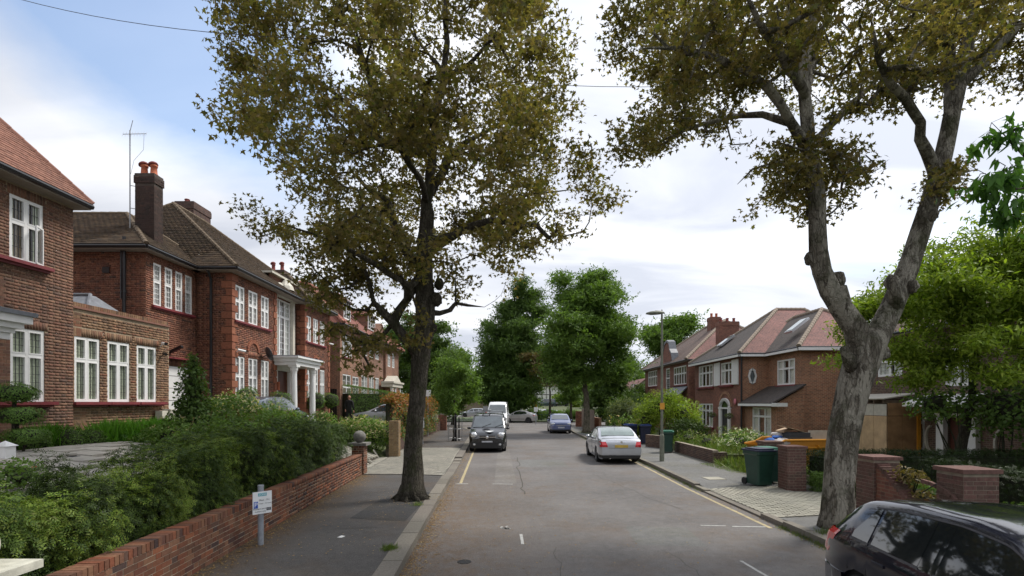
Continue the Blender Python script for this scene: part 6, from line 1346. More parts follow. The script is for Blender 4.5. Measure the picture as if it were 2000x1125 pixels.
M['blackpaint'] = car_paint('black_gloss_paint', (.008, .010, .022), .2, .18); M['silver'] = car_paint('silver_paint', (.50, .52, .56), .55, .30); M['blue'] = car_paint('lavender_blue_paint', (.12, .15, .30), .5, .28); M['vanblack'] = car_paint('black_van_paint', (.010, .011, .013), .1, .25)
M['whitep'] = car_paint('white_paint_car', (.72, .73, .74), .0, .3); M['greyb'] = car_paint('blue_grey_paint', (.10, .125, .155), .5, .25); M['beige'] = car_paint('pale_silver_paint', (.44, .43, .43), .5, .3); M['dgreen'] = car_paint('dark_teal_paint', (.035, .06, .07), .4, .3); M['cobalt'] = car_paint('cobalt_paint', (.04, .07, .33), .3, .3)
hatch_top = [(0, .58), (.08, .70), (.35, .82), (1.05, .97), (1.15, 1.0), (1.95, 1.43), (2.4, 1.48), (3.1, 1.475), (3.62, 1.42), (3.72, 1.37), (4.05, 1.02), (4.12, .92), (4.20, .60)]
hatch_belt = [(0, .55), (.35, .74), (1.1, .90), (2.5, .93), (3.6, .99), (4.2, .95)]
car('glossy black hatchback cropped by the bottom right corner, nose towards the camera', 'car', 4.20, 1.76, hatch_top, hatch_belt, 'blackpaint', (4.62, 4.22, 0), R(-90), (.86, -.78), .315, 'cglass', [(1.32, 2.46, None), (2.66, 3.28, None), (3.33, 3.58, (3.62, 3.40))], (1.2, 1.88), (3.74, 3.98), wroof=.53, tail=(.74, .88, .11, .15, .17), head=(.62, .66, .2, .11, .18), plate=('r', .62, 'platey'), extras=ex_hatch, grp=None)
# silver saloon
def ex_sal(t, L, W, S, sideY, Zt, Zl, band, patch, screen):
    band('bumper', 'r', .62, .42, .60, .022, 'silver'); band('bumper_lip', 'r', .5, .24, .36, .006, 'plastic'); band('bumper', 'f', .6, .36, .56, .02, 'silver')
    MB().box(-L/2-.012, -L/2+.01, -.62, .62, .935, .945).box(-L/2-.014, -L/2, -.5, .5, .64, .646).build('boot_seam', 'plastic', t, local=True, uv=False); MB().lathe((-L/2-.01, 0, .88), [(.045, 0), (.045, .015), (0, .015)], 16, axis=(-1, 0, 0)).build('badge', 'chrome', t, local=True, uv=False)
    b = MB().tube([(-.75, 0, 1.43), (-.95, 0, 1.62)], .007, 5); b.build('roof_antenna', 'plastic', t, local=True, uv=False)
    MB().tube([(-L/2+.05, .45, .24), (-L/2-.02, .45, .24)], .03, 8).build('exhaust', 'chrome', t, local=True, uv=False)
sal_top = [(0, .55), (.08, .66), (.4, .78), (1.15, .93), (1.25, .96), (2.0, 1.38), (2.45, 1.44), (2.95, 1.42), (3.45, 1.26), (3.82, 1.03), (3.95, 1.0), (4.30, .98), (4.36, .90), (4.38, .62)]
sal_belt = [(0, .5), (.4, .70), (1.2, .87), (3.0, .93), (3.7, .97), (4.3, .93)]
car('silver saloon parked on the right with rear facing the camera', 'car', 4.38, 1.74, sal_top, sal_belt, 'silver', (4.46, 23.1, 0), R(90), (.86, -1.0), .315, 'cglassl', [(1.40, 2.32, None), (2.42, 3.22, (3.36, 3.14))], (1.3, 1.93), (3.06, 3.72), wroof=.72, tail=(.70, .79, .12, .105, .22), head=(.6, .62, .2, .09, .16), plate=('r', .72, 'platey'), extras=ex_sal, trim='silver', scale=1.02, spokes=7, plan=(.2, .10))
# black panel van facing us, with roof rack and ladder
def ex_van(t, L, W, S, sideY, Zt, Zl, band, patch, screen):
    band('bumper', 'f', .55, .22, .50, .02, 'plastic'); b = MB().box(L/2+.0, L/2+.05, -.42, .42, .735, .775); b.build('grille_bar', 'chrome', t, local=True, uv=False); MB().box(L/2-.03, L/2+.035, -.38, .38, .78, .83).build('grille', 'plastic', t, local=True, uv=False); MB().lathe((L/2+.04, 0, .755), [(.07, 0), (.07, .02), (0, .025)], 16, axis=(1, 0, 0)).build('badge', 'chrome', t, local=True, uv=False)
    for sg in (-1, 1): MB().blob((L/2+.02, sg*.62, .40), (.03, .09, .07), 12, 8).build('fog_light', 'clearlamp', t, smooth=True, local=True, uv=False)
    sc1 = [(L/2-.34, -.16, 1.035), (L/2-.34, .34, 1.035), (L/2-.16, .10, .985)]; MB().quad(*[(a+.0, b_, c_+.012) for a, b_, c_ in sc1]).build('bonnet_emblem', 'signw', t, local=True, uv=False)
    for y in (-.3, .35):
        s0 = .86; b = MB().tube([(L/2-s0-.02, y, Zt(s0)+.04), (L/2-s0-.20, y+.45, Zt(s0+.20)+.04)], .012, 5); b.build('wiper', 'plastic', t, local=True, uv=False)
    b = MB()
    for s in (1.9, 2.9, 3.8): b.tube([(L/2-s, -.72, 1.98), (L/2-s, .72, 1.98)], .02, 6); b.tube([(L/2-s, -.7, 1.86), (L/2-s, -.7, 1.98)], .015, 5); b.tube([(L/2-s, .7, 1.86), (L/2-s, .7, 1.98)], .015, 5)
    b.build('roof_rack', 'steel', t, local=True, uv=False)
    b = MB()
    for y in (-.34, .02): b.tube([(L/2-1.75, y, 2.04), (L/2-4.2, y, 2.05)], .03, 6)
    for i in range(9): b.tube([(L/2-1.8-i*.28, -.34, 2.04), (L/2-1.8-i*.28, .02, 2.04)], .017, 5)
    b.box(L/2-1.85, L/2-1.7, -.3, -.04, 2.05, 2.25); b.build('ladder_on_rack', 'steel', t, local=True, uv=False)
van_top = [(0, .60), (.06, .80), (.30, .97), (.80, 1.13), (.86, 1.16), (1.55, 1.74), (1.85, 1.83), (3.0, 1.86), (4.2, 1.84), (4.36, 1.7), (4.40, .6)]
van_belt = [(0, .5), (.3, .86), (.85, 1.05), (2, 1.10), (4.4, 1.12)]
car('black panel van with ladder on the roof rack, facing the camera on the left', 'van', 4.40, 1.86, van_top, van_belt, 'vanblack', (-1.25, 28.05, 0), R(-90), (.88, -.80), .32, 'cglassm', [(1.0, 2.1, None)], (.90, 1.52), None, wroof=.80, head=(.66, .84, .17, .15, .12), plate=('f', .52, 'platew'), extras=ex_van, name='parked_van', plan=(.14, .04), scale=1.03, zside=.6)
def ex_wv(t, L, W, S, sideY, Zt, Zl, band, patch, screen):
    band('bumper', 'f', .5, .25, .6, .02, 'plastic'); MB().box(L/2-.02, L/2+.04, -.5, .5, .75, 1.0).build('grille', 'plastic', t, local=True, uv=False)
wv_top = [(0, .7), (.06, 1.0), (.4, 1.25), (.9, 1.42), (1.0, 1.5), (1.6, 2.2), (1.9, 2.45), (2.3, 2.6), (5.2, 2.62), (5.4, 2.5), (5.45, .7)]
car('tall white van parked behind the black van', 'van', 5.45, 2.0, wv_top, [(0, .6), (.4, 1.1), (1, 1.35), (5.4, 1.4)], 'whitep', (-1.35, 50.2, 0), R(-92), (1.0, -1.1), .35, 'cglassm', [(1.15, 2.2, None)], (1.05, 1.72), None, wroof=.86, head=(.78, 1.05, .15, .2, .15), extras=ex_wv, name='parked_van', plan=(.12, .03), zside=.7)
mpv_top = [(0, .6), (.07, .76), (.35, .92), (.85, 1.06), (.95, 1.1), (1.7, 1.5), (2.2, 1.58), (3.2, 1.56), (3.9, 1.40), (4.15, 1.1), (4.22, .6)]
car('lavender blue people carrier facing the camera on the right, before the junction', 'car', 4.22, 1.78, mpv_top, [(0, .55), (.35, .8), (.95, .98), (4.2, 1.0)], 'blue', (4.0, 43.7, 0), R(-90), (.84, -.8), .31, 'cglassm', [(1.2, 2.2, None), (2.28, 3.2, None), (3.28, 3.85, None)], (1.0, 1.64), (3.92, 4.1), wroof=.76, head=(.66, .76, .16, .12, .22), plate=('f', .5, 'platew'), extras=lambda t, L, W, S, sideY, Zt, Zl, band, patch, screen: (band('bumper_lip', 'f', .45, .22, .34, .016, 'plastic'), MB().box(L/2-.0, L/2+.03, -.4, .4, .66, .70).build('grille_bar', 'chrome', t, local=True, uv=False)), trim='blue')
chr_top = [(0, .6), (.07, .8), (.4, .97), (1.1, 1.08), (1.2, 1.12), (1.95, 1.50), (2.4, 1.56), (3.0, 1.54), (3.7, 1.35), (4.15, 1.12), (4.28, 1.05), (4.36, .6)]
car('pale silver crossover standing side-on across the junction', 'car', 4.36, 1.8, chr_top, [(0, .6), (.4, .85), (1.2, 1.0), (2.5, 1.05), (3.7, 1.16), (4.3, 1.0)], 'beige', (.95, 64.8, 0), R(165), (.88, -.84), .345, 'cglass', [(1.35, 2.3, None), (2.38, 3.3, (3.5, 3.1))], (1.25, 1.88), (3.35, 4.1), wroof=.72, zb=.25, tail=(.75, .95, .12, .07, .3), head=(.66, .78, .18, .08, .2), trim='plastic', name='crossover_car')
est_top = [(0, .55), (.08, .68), (.4, .80), (1.15, .93), (1.25, .96), (2.0, 1.38), (2.4, 1.45), (3.6, 1.43), (4.2, 1.3), (4.5, .98), (4.55, .6)]
est_belt = [(0, .5), (.4, .7), (1.2, .87), (4.5, .95)]; SW2 = [(1.4, 2.3, None), (2.4, 3.2, None), (3.28, 4.0, (4.2, 3.8))]
car('silver coupe on the left driveway in front of the clipped hedge', 'car', 4.3, 1.76, [(0, .52), (.08, .62), (.4, .74), (1.15, .88), (1.3, .92), (2.1, 1.30), (2.55, 1.36), (3.1, 1.33), (3.8, 1.05), (4.25, .92), (4.3, .6)], [(0, .48), (.4, .68), (1.2, .84), (4.3, .9)], 'silver', (-7.45, 30.4, 1.16), R(178), (.84, -.84), .33, 'cglassm', [(1.45, 2.35, None), (2.45, 3.2, (3.5, 3.05))], (1.35, 2.0), (3.25, 3.75), scale=.97, head=(.62, .62, .2, .08, .2), tail=(.7, .75, .12, .08, .2), trim='silver', spokes=9)
car('blue grey estate car parked on the mansion driveway, mostly hidden by shrubs', 'car', 4.55, 1.8, est_top, est_belt, 'greyb', (-9.55, 19.9, 1.30), R(90), (.86, -.9), .32, 'cglassm', SW2, (1.3, 1.95), (4.22, 4.45), head=(.62, .62, .2, .09, .2), tail=(.7, .8, .12, .1, .2), trim='chrome')
FAR = 'cars parked beyond the junction'
def far_car(label, p, x, y, rz, van=False):
    z = gz(x, y)+.05 if y > 76 else 0
    if van: return car(label, 'van', 4.9, 1.95, [(0, .7), (.1, 1.0), (.9, 1.2), (1.7, 1.85), (2.0, 1.95), (4.7, 1.95), (4.9, .8)], [(0, .6), (1, 1.1), (4.8, 1.2)], p, (x, y, z), rz, (.9, -.9), .33, 'cglass', [(1.2, 2.2, None), (2.4, 3.3, None), (3.5, 4.4, None)], (1.0, 1.6), None, wroof=.82, detail=1, grp=FAR, name='parked_van')
    return car(label, 'car', 4.55, 1.8, est_top, est_belt, p, (x, y, z), rz, (.86, -.9), .32, 'cglass', SW2, (1.3, 1.95), (4.22, 4.45), head=(.62, .62, .2, .09, .2), tail=(.7, .8, .12, .1, .2), detail=1, grp=FAR)
far_car('far silver estate car left of the white van', 'silver', -6.6, 88, R(178)); far_car('far dark blue grey car above the pale crossover', 'greyb', 1.0, 90, R(2)); far_car('far grey car to the right above the pale crossover', 'beige', 4.4, 86.5, R(-15)); far_car('far dark teal van parked up the slope', 'dgreen', 8.8, 132, R(180), True); far_car('small dark car tucked behind the far teal van', 'vanblack', 12.8, 134, R(185)); far_car('far cobalt blue car behind the forked street tree', 'cobalt', 19.5, 132, R(-75)); far_car('far pale blue grey car close to the railing', 'silver', 5.2, 82.0, R(190))

# ------------------------------------------------------------------ the person by the silver coupe, seen from behind
def person(label, loc, rz):
    t = thing('person', label, 'person', (0, 0, 0))
    def skin(name, verts, edges, rad, mat, parent):
        me = bpy.data.meshes.new(name); me.from_pydata(verts, edges, []); me.materials.append(M[mat]); o = put(name, me, parent); sm_ = o.modifiers.new('skin', 'SKIN'); sv = me.skin_vertices[0].data
        for i, r in enumerate(rad): sv[i].radius = r if hasattr(r, '__len__') else (r, r)
        sv[0].use_root = True; s2 = o.modifiers.new('sub', 'SUBSURF'); s2.levels = 2; s2.render_levels = 2
        for p in me.polygons: p.use_smooth = True
        return o
    v = [(0, 0, .92), (0, .01, 1.10), (0, 0, 1.30), (0, 0, 1.42), (0, .01, 1.50), (-.09, 0, .86), (-.11, -.02, .48), (-.11, .02, .09), (-.11, -.14, .04), (.09, 0, .86), (.12, .06, .48), (.12, .12, .09), (.12, -.04, .04), (-.19, 0, 1.40), (-.25, .02, 1.14), (-.24, -.06, .92), (.19, 0, 1.40), (.27, .02, 1.15), (.30, -.10, .97)]
    e = [(0, 1), (1, 2), (2, 3), (3, 4), (0, 5), (5, 6), (6, 7), (7, 8), (0, 9), (9, 10), (10, 11), (11, 12), (3, 13), (13, 14), (14, 15), (3, 16), (16, 17), (17, 18)]
    r = [(.17, .12), (.155, .11), (.18, .12), (.12, .09), (.055, .055), .095, .07, .045, .05, .095, .07, .045, .05, .07, .05, .036, .07, .05, .036]
    skin('body', v, e, r, 'cloth', t)
    b = MB().blob((0, -.01, 1.63), (.078, .095, .115), 18, 14); b.blob((-.08, 0, 1.62), (.015, .03, .035), 8, 6); b.blob((.08, 0, 1.62), (.015, .03, .035), 8, 6); b.tube([(0, .01, 1.46), (0, 0, 1.56)], [.055, .05], 12); b.blob((0, -.10, 1.615), (.015, .025, .02), 8, 6); b.build('head', 'skin', t, smooth=True, local=True, uv=False)
    for s, wx__, wy_, wz in ((-1, -.24, -.07, .90), (1, .305, -.115, .95)):
        b = MB().blob((wx__, wy_, wz-.05), (.022, .04, .05), 10, 8)
        for k in range(4): y = wy_-.03+k*.02; b.tube([(wx__, y, wz-.08), (wx__+.004*s, y-.006, wz-.12-.008*(k in (1, 2))), (wx__-.004, y-.012, wz-.15)], [.011, .010, .007], 6)
        b.tube([(wx__, wy_-.03, wz-.04), (wx__, wy_-.065, wz-.07), (wx__, wy_-.07, wz-.10)], [.012, .011, .008], 6); b.build('hand', 'skin', t, smooth=True, local=True, uv=False)
    t.location = loc; t.rotation_euler = (0, 0, rz); return t
person('person in a black jumper walking away beside the silver coupe', (-9.25, 29.1, 1.18), R(168))

# hanging baskets by the arched door, a dark side gate, cracks and repairs in the tarmac
for lb, y in (('hanging basket on the left of the arched white door', 35.95), ('hanging basket on the right of the arched white door', 33.2)):
    t = thing('hanging_basket', lb, 'basket', (14.1, y, 1.5), 'hanging baskets beside the arched door'); b = MB().lathe((14.05, y, 1.45), [(0, 0), (.14, .05), (.2, .16), (.2, .18)], 12); b.tube([(14.38, y, 2.2), (14.05, y, 2.2), (14.05, y, 1.65)], .012, 5); b.build('basket', 'stone', t)
    P, o = ell_points((14.05, y, 1.68), (.26, .26, .16), 260, .5); leaves('foliage', P, .08, T_LEAF, 'varieg', t, o)
t = thing('side_gate', 'black side gate between the mansion and the dormered house', 'gate', (-10.95, 31.0, 1.2))
for i in range(5): MB().box(-11.25+i*.13, -11.13+i*.13, 31.0, 31.03, 1.2, 3.35).build('board', 'black', t, uv=False)
rc = random.Random(4)
for x0, y0, dx_, dy_, n_, w_ in ((.55, 5.5, .01, .28, 12, .007), (2.9, 6.5, -.04, .25, 9, .007), (-3.3, 5, .06, .4, 8, .010), (-3.9, 9.5, .35, .1, 4, .010), (4.0, 12, -.1, .5, 12, .014), (.35, 14, -.02, .6, 18, .03)):
    pts = [(x0, y0)]
    for i in range(n_): pts.append((pts[-1][0]+dx_+rc.gauss(0, .05), pts[-1][1]+dy_*rc.uniform(.6, 1.3)))
    paint('road_crack', pts, w_, 'bed', .003 if x0 > -1.5 else .123)
for q in (((-.55, 15.95), (.15, 15.9), (-.15, 27), (-.75, 27)), ((2.2, 9.0), (3.4, 8.9), (3.5, 10.3), (2.3, 10.4)), ((.3, 20), (2.2, 20), (2.2, 22.4), (.3, 22.5))):
    b = MB(); b.quad(*[(x, y, .0015) for x, y in q]); tag(b.build('road_repair', 'paveR' if q[0][0] > 0 else 'pave2'), kind='structure')
# ------------------------------------------------------------------ the two big sycamores
def W(px, py, Y): return ((px-1000)/1000*Y, Y, 2.5+(787-py)/1000*Y)
def ln(pts, Y0): return [W(p[0], p[1], Y0+(p[2] if len(p) > 2 else 0)) for p in pts]
Y0 = 12.7; sk = Skeleton()
t = thing('street_tree', 'tall sycamore with dark trunk and bronze green crown standing on the left footway', 'tree', W(803, 975, Y0), 'big sycamores')
ti = sk.chain(ln([(803, 978), (804, 950), (806, 920), (808, 880), (811, 820), (816, 760), (821, 700), (828, 650), (832, 610), (829, 560), (829, 500), (833, 440), (838, 370), (845, 290), (852, 210), (868, 150), (872, 80), (868, 0), (862, -90)], Y0), [.27, .25, .235, .225, .22, .215, .215, .235, .24, .21, .185, .165, .14, .12, .10, .085, .07, .05, .03])
def limb(pts, rad, Y0=Y0, s=None):
    s = s or sk; P = ln(pts, Y0); j = s.near(P[0]); s.chain(P, rad, j)
limb([(818, 700, 0), (793, 665, -.15), (768, 630, -.3), (745, 605, -.5), (728, 590, -.6), (724, 560, -.6), (712, 520, -.7), (700, 470, -.8)], [.15, .13, .11, .09, .085, .07, .055, .04])
limb([(768, 630, -.3), (780, 605, -.2), (794, 585, 0), (797, 565, .2), (785, 545, .4), (770, 520, .5), (760, 480, .6)], [.1, .09, .085, .08, .07, .055, .04]); limb([(794, 585, 0), (808, 570, 0), (816, 545, .1), (822, 520, .1)], [.07, .07, .06, .06])
limb([(840, 615, 0), (858, 612, .2), (878, 606, .4), (890, 592, .5), (915, 596, .6), (945, 600, .7)], [.08, .065, .055, .05, .035, .02]); limb([(829, 520, 0), (800, 500, .3), (771, 444, .6), (758, 391, .7), (718, 369, .8), (690, 330, 1)], [.12, .11, .10, .085, .06, .04])
limb([(831, 500, 0), (860, 475, -.4), (913, 444, -.8), (960, 430, -1.2), (1047, 440, -1.7), (1075, 410, -2)], [.12, .11, .085, .07, .045, .03]); limb([(838, 380, 0), (858, 350, .3), (880, 307, .5), (905, 280, .8), (960, 250, 1.2), (1010, 230, 1.6)], [.11, .10, .08, .065, .05, .035])
limb([(845, 300, 0), (800, 300, -.3), (767, 284, -.6), (727, 262, -.9), (691, 213, -1.2), (629, 164, -1.6), (560, 150, -2)], [.11, .10, .09, .08, .07, .05, .03]); limb([(727, 262, -.9), (735, 200, -.5), (722, 150, -.2), (700, 90, 0), (690, 20, .3)], [.08, .07, .06, .045, .03])
limb([(870, 160, 0), (850, 120, .4), (815, 80, .8), (780, 20, 1.1)], [.06, .05, .04, .03]); limb([(870, 160, 0), (910, 130, -.3), (960, 80, -.8), (1000, 20, -1.2)], [.06, .05, .04, .03]); limb([(838, 390, 0), (820, 350, -1.2), (790, 300, -2.2), (760, 230, -3)], [.1, .08, .06, .04]); limb([(838, 390, 0), (860, 340, 1.3), (880, 280, 2.2), (860, 200, 3)], [.1, .08, .06, .04]); limb([(829, 540, 0), (800, 560, -1), (740, 520, -2), (650, 470, -2.6), (560, 440, -3)], [.09, .08, .06, .045, .03])
limb([(831, 470, 0), (880, 460, 1.2), (940, 420, 2.2), (1030, 380, 2.8), (1120, 370, 3)], [.09, .08, .06, .045, .03])
def w2(poly, Y): return [((x-1000)/1000*Y, 2.5+(787-y)/1000*Y) for x, y in poly]
cr1 = w2([(430, -10), (412, 90), (402, 150), (400, 225), (445, 252), (500, 262), (512, 300), (540, 360), (560, 388), (430, 378), (455, 430), (500, 455), (560, 478), (575, 520), (560, 560), (640, 590), (720, 560), (770, 560), (830, 560), (900, 585), (950, 545), (1000, 555), (1055, 515), (1085, 480), (1150, 500), (1155, 440), (1205, 385), (1180, 335), (1150, 310), (1155, 285), (1135, 225), (1150, 170), (1110, 165), (1158, 75), (1120, 50), (1080, 0), (1040, -120), (950, -230), (800, -280), (640, -230), (500, -130)], Y0)
T = np.vstack([crown_targets(cr1, 1650, Y0, 4.3, hole=.50), crown_targets(w2([(650, 640), (740, 650), (800, 640), (850, 600), (830, 720), (790, 740), (720, 735), (665, 715)], Y0), 26, Y0-.8, .8, hole=.1), crown_targets(w2([(560, 470), (700, 440), (800, 500), (760, 620), (640, 610), (540, 560)], Y0), 50, Y0-.5, 2.5)])
sk.grow(T, sag=.03, wig=.06); sk.mesh(t, 'barkL', .16); leaf_on(sk, 38, .16, .125, T_SYC, 'leafS', t, back=2)
for px, py, r in ((853, 585, .14), (858, 555, .12), (846, 640, .10)): MB().blob(W(px, py, Y0-.03), (r, r, r*1.25), 12, 9, jit=.12).build('burr', 'barkL', t, smooth=True, uv=False)
for i in range(9):
    b = MB(); a = 2*math.pi*i/9+.3; base = Vector(W(803, 975, Y0)); b.tube([base + Vector((.20*math.cos(a), .20*math.sin(a), .34)), base + Vector((.30*math.cos(a), .30*math.sin(a), .10)), base + Vector((.52*math.cos(a+.2), .52*math.sin(a+.2), -.03))], [.07, .075, .03], 7); b.build('root', 'barkL', t, smooth=True, uv=False)

Y1 = 9.8; sk2 = Skeleton(); t = thing('street_tree', 'forked sycamore with thick pale mottled trunk by the right kerb, next to the black car', 'tree', W(1636, 1032, Y1), 'big sycamores')
sk2.chain(ln([(1636, 1034), (1637, 1000), (1638, 950), (1641, 900), (1648, 850), (1657, 800), (1668, 750), (1684, 705), (1694, 672)], Y1), [.285, .275, .265, .265, .265, .275, .29, .31, .31])
L2 = lambda pts, rad: limb(pts, rad, Y1, sk2)
L2([(1690, 690, 0), (1672, 640, -.05), (1645, 605, -.1), (1622, 570, -.15), (1605, 530, -.2), (1599, 490, -.2), (1596, 440, -.2), (1597, 390, -.2), (1590, 340, -.2), (1578, 295, -.2), (1577, 240, -.25), (1572, 190, -.3), (1570, 130, -.3), (1585, 60, -.3), (1600, -20, -.3), (1605, -130, -.2)], [.22, .205, .19, .18, .17, .16, .15, .145, .14, .135, .12, .115, .10, .085, .07, .04])
L2([(1696, 690, 0), (1720, 645, .1), (1742, 600, .15), (1762, 550, .2), (1782, 500, .25), (1798, 450, .3), (1815, 400, .3), (1832, 345, .35), (1846, 290, .4), (1860, 220, .4), (1872, 170, .4), (1886, 100, .4), (1900, 20, .4), (1915, -80, .5), (1925, -180, .5)], [.22, .21, .20, .19, .18, .17, .165, .155, .15, .14, .13, .12, .10, .075, .045])
L2([(1578, 300, -.2), (1545, 240, -.5), (1525, 205, -.8), (1500, 172, -1.1), (1460, 140, -1.5), (1400, 112, -2), (1330, 92, -2.4), (1250, 95, -2.8)], [.11, .095, .085, .07, .06, .05, .035, .025]); L2([(1540, 232, -.5), (1490, 224, -.2), (1440, 226, 0), (1380, 240, .2), (1320, 262, .4), (1260, 290, .5)], [.07, .06, .05, .04, .03, .02])
L2([(1592, 275, -.2), (1620, 245, .2), (1660, 205, .6), (1700, 170, 1), (1725, 140, 1.3), (1745, 80, 1.6)], [.09, .08, .07, .055, .04, .03]); L2([(1835, 335, .35), (1812, 300, 0), (1796, 270, -.3), (1798, 240, -.5), (1770, 195, -.8), (1740, 165, -1.1), (1715, 110, -1.5), (1700, 30, -1.8)], [.12, .105, .095, .085, .075, .06, .05, .03])
L2([(1866, 200, .4), (1858, 130, .8), (1850, 60, 1.2), (1835, -20, 1.6)], [.13, .11, .09, .05]); L2([(1880, 170, .4), (1920, 125, .2), (1970, 70, 0), (2030, 10, -.2)], [.12, .09, .07, .04]); L2([(1572, 200, -.3), (1590, 120, 1), (1560, 40, 2), (1520, -40, 2.8)], [.08, .07, .05, .03]); L2([(1572, 180, -.3), (1530, 110, -1.6), (1480, 40, -2.6), (1440, -40, -3)], [.08, .07, .05, .03])
L2([(1588, 330, -.2), (1560, 325, .1), (1520, 315, .3), (1470, 330, .5), (1440, 360, .6)], [.05, .04, .03, .022, .015]); L2([(1602, 300, -.2), (1640, 300, -.5), (1680, 320, -.7), (1700, 350, -.8)], [.05, .04, .03, .02]); L2([(1832, 350, .35), (1870, 340, .5), (1910, 330, .7)], [.04, .03, .02])
cr2 = [(1192, -20), (1186, 80), (1168, 172), (1180, 235), (1188, 300), (1235, 328), (1285, 285), (1340, 268), (1390, 262), (1430, 235), (1500, 235), (1560, 225), (1640, 235), (1720, 235), (1790, 215), (1850, 215), (1900, 215), (1960, 180), (2080, 200), (2200, 150), (2200, -60), (2060, -220), (1850, -280), (1600, -260), (1400, -200), (1250, -120)]
T = np.vstack([crown_targets(w2(cr2, Y1), 1500, Y1, 3.6, hole=.53), crown_targets(w2([(1430, 270), (1392, 380), (1420, 402), (1480, 425), (1560, 398), (1595, 432), (1640, 412), (1700, 402), (1732, 345), (1720, 290), (1660, 262), (1540, 250)], Y1), 120, Y1+.2, 1.3, hole=.22), crown_targets(w2([(1750, 395), (1765, 350), (1810, 330), (1905, 300), (1910, 370), (1860, 380), (1800, 395)], Y1), 24, Y1+.3, .6, hole=.1)])
sk2.grow(T, sag=.03, wig=.06); sk2.mesh(t, 'barkR', .07); leaf_on(sk2, 33, .135, .108, T_SYC, 'leafS', t, back=2)
for px, py, r in ((1583, 505, .10), (1582, 415, .07), (1636, 548, .13), (1742, 552, .12), (1782, 560, .10), (1662, 705, .11), (1726, 690, .10), (1822, 420, .09), (1655, 600, .1), (1698, 660, .13), (1668, 660, .12)): MB().blob(W(px, py, Y1-.02), (r, r*1.1, r*1.3), 12, 9, jit=.16).build('burr', 'barkR', t, smooth=True, uv=False)
MB().tube([W(1665, 720, Y1-.1), W(1652, 690, Y1-.25), W(1648, 680, Y1-.3)], [.13, .09, .07], 10).build('branch_stub', 'barkR', t, smooth=True, uv=False)
MB().tube([W(1752, 600, Y1), W(1745, 560, Y1-.1), W(1741, 545, Y1-.12)], [.12, .10, .09], 10).build('branch_stub', 'barkR', t, smooth=True, uv=False)
MB().tube([W(1610, 560, Y1-.1), W(1592, 515, Y1-.15), W(1580, 500, Y1-.15)], [.12, .09, .06], 10).build('branch_stub', 'barkR', t, smooth=True, uv=False)
MB().tube([W(1650, 600, Y1-.15), W(1642, 560, Y1-.25)], [.13, .10], 10).build('branch_stub', 'barkR', t, smooth=True, uv=False)

# ------------------------------------------------------------------ the other trees
SH = dict()
tree('street_tree', 'round green street tree with forked grey trunk on the right, beyond the silver saloon', 'tree', (5.95, 41, .1), [(5.95, 41, .1), (6.0, 41, 1.5), (5.95, 41.1, 3), (5.7, 41, 5), (5.6, 41, 8), (5.5, 41, 11)],
     [((4.3, 41, 6.2), (1.9, 2.2, 2.2)), ((7.2, 41, 6.4), (2.3, 2.4, 2.4)), ((5.8, 40.5, 8.0), (3.5, 3, 2.6)), ((6.6, 41.5, 10.2), (2.9, 2.6, 2.2)), ((5.2, 41, 11.8), (1.7, 1.8, 1.5)), ((6.6, 41, 12.1), (1.8, 1.6, 1.1)), ((8.4, 41, 8.4), (1.5, 1.6, 1.5))], 950, 54, .42, .22, T_CLUMP, 'leafG', 'barkT', .30, flare=.12)
tree('lime_tree', 'very tall dark green lime tree standing beyond the junction in the middle', 'tree', (.3, 76, .1), [(.3, 76, .1), (.3, 76, 3), (.1, 76, 8), (.2, 76, 14), (.5, 76, 19)],
     [((-.6, 75, 6), (4.2, 4, 4.5)), ((.6, 75.5, 11), (4.3, 4, 4.5)), ((1.4, 76, 15.5), (3.2, 3, 3)), ((1.6, 76, 18.3), (2.2, 2, 1.9)), ((-2.6, 75, 10.5), (2.4, 2.6, 3)), ((2.0, 75, 7), (2.2, 3, 4)), ((-2.8, 75, 6), (2.4, 3, 4)), ((.2, 74, 3.4), (3, 2.4, 2.4))], 1300, 50, .6, .34, T_CLUMP, 'leafD', 'barkG', .45, flare=.2)
tree('garden_tree', 'bright yellow green magnolia-like tree spreading over the right front garden', 'tree', (13.9, 16.0, .1), [(13.9, 16.0, .1), (14.0, 15.9, 1.4), (14.2, 15.8, 2.6), (14.0, 15.6, 4), (14, 15.6, 6)],
     [((12.2, 15.6, 4.9), (1.4, 1.6, 1.2)), ((13.4, 15.5, 6.2), (1.6, 1.7, 1.1)), ((15.2, 15.5, 6.4), (1.9, 1.8, 1.1)), ((14.4, 14.6, 5.0), (2.2, 1.5, 1.3)), ((16.8, 15.8, 5.6), (1.8, 1.8, 1.4)), ((11.0, 16, 4.1), (1.0, 1.2, .9)), ((10.9, 16.2, 5.3), (.9, 1.1, .8)), ((14.6, 15.6, 7.0), (1.7, 1.5, .9)), ((16.2, 15.3, 7.0), (1.5, 1.5, .9)), ((12.4, 15.2, 5.9), (1.2, 1.2, .8)), ((12.9, 14.8, 3.6), (1.3, 1.3, .9)), ((15.4, 14.4, 3.7), (1.6, 1.3, 1.0)), ((17.5, 15.5, 4), (1.5, 1.6, 1.3))], 1350, 50, .20, .155, T_LONG, 'leafY', 'barkG', .17, wig=.09)
shrub('garden_shrub', 'dark green laurel mass under the bright garden tree at the right edge', 'shrub', [((14.6, 15.2, 2.4), (1.4, 1.0, .9)), ((16.4, 14.9, 2.6), (1.3, 1.0, 1.2)), ((12.9, 15.6, 2.5), (.8, .7, .6)), ((16.0, 14.6, 1.6), (1.4, .8, .9))], 5200, .14, 'leafD', T_LEAF, .1)
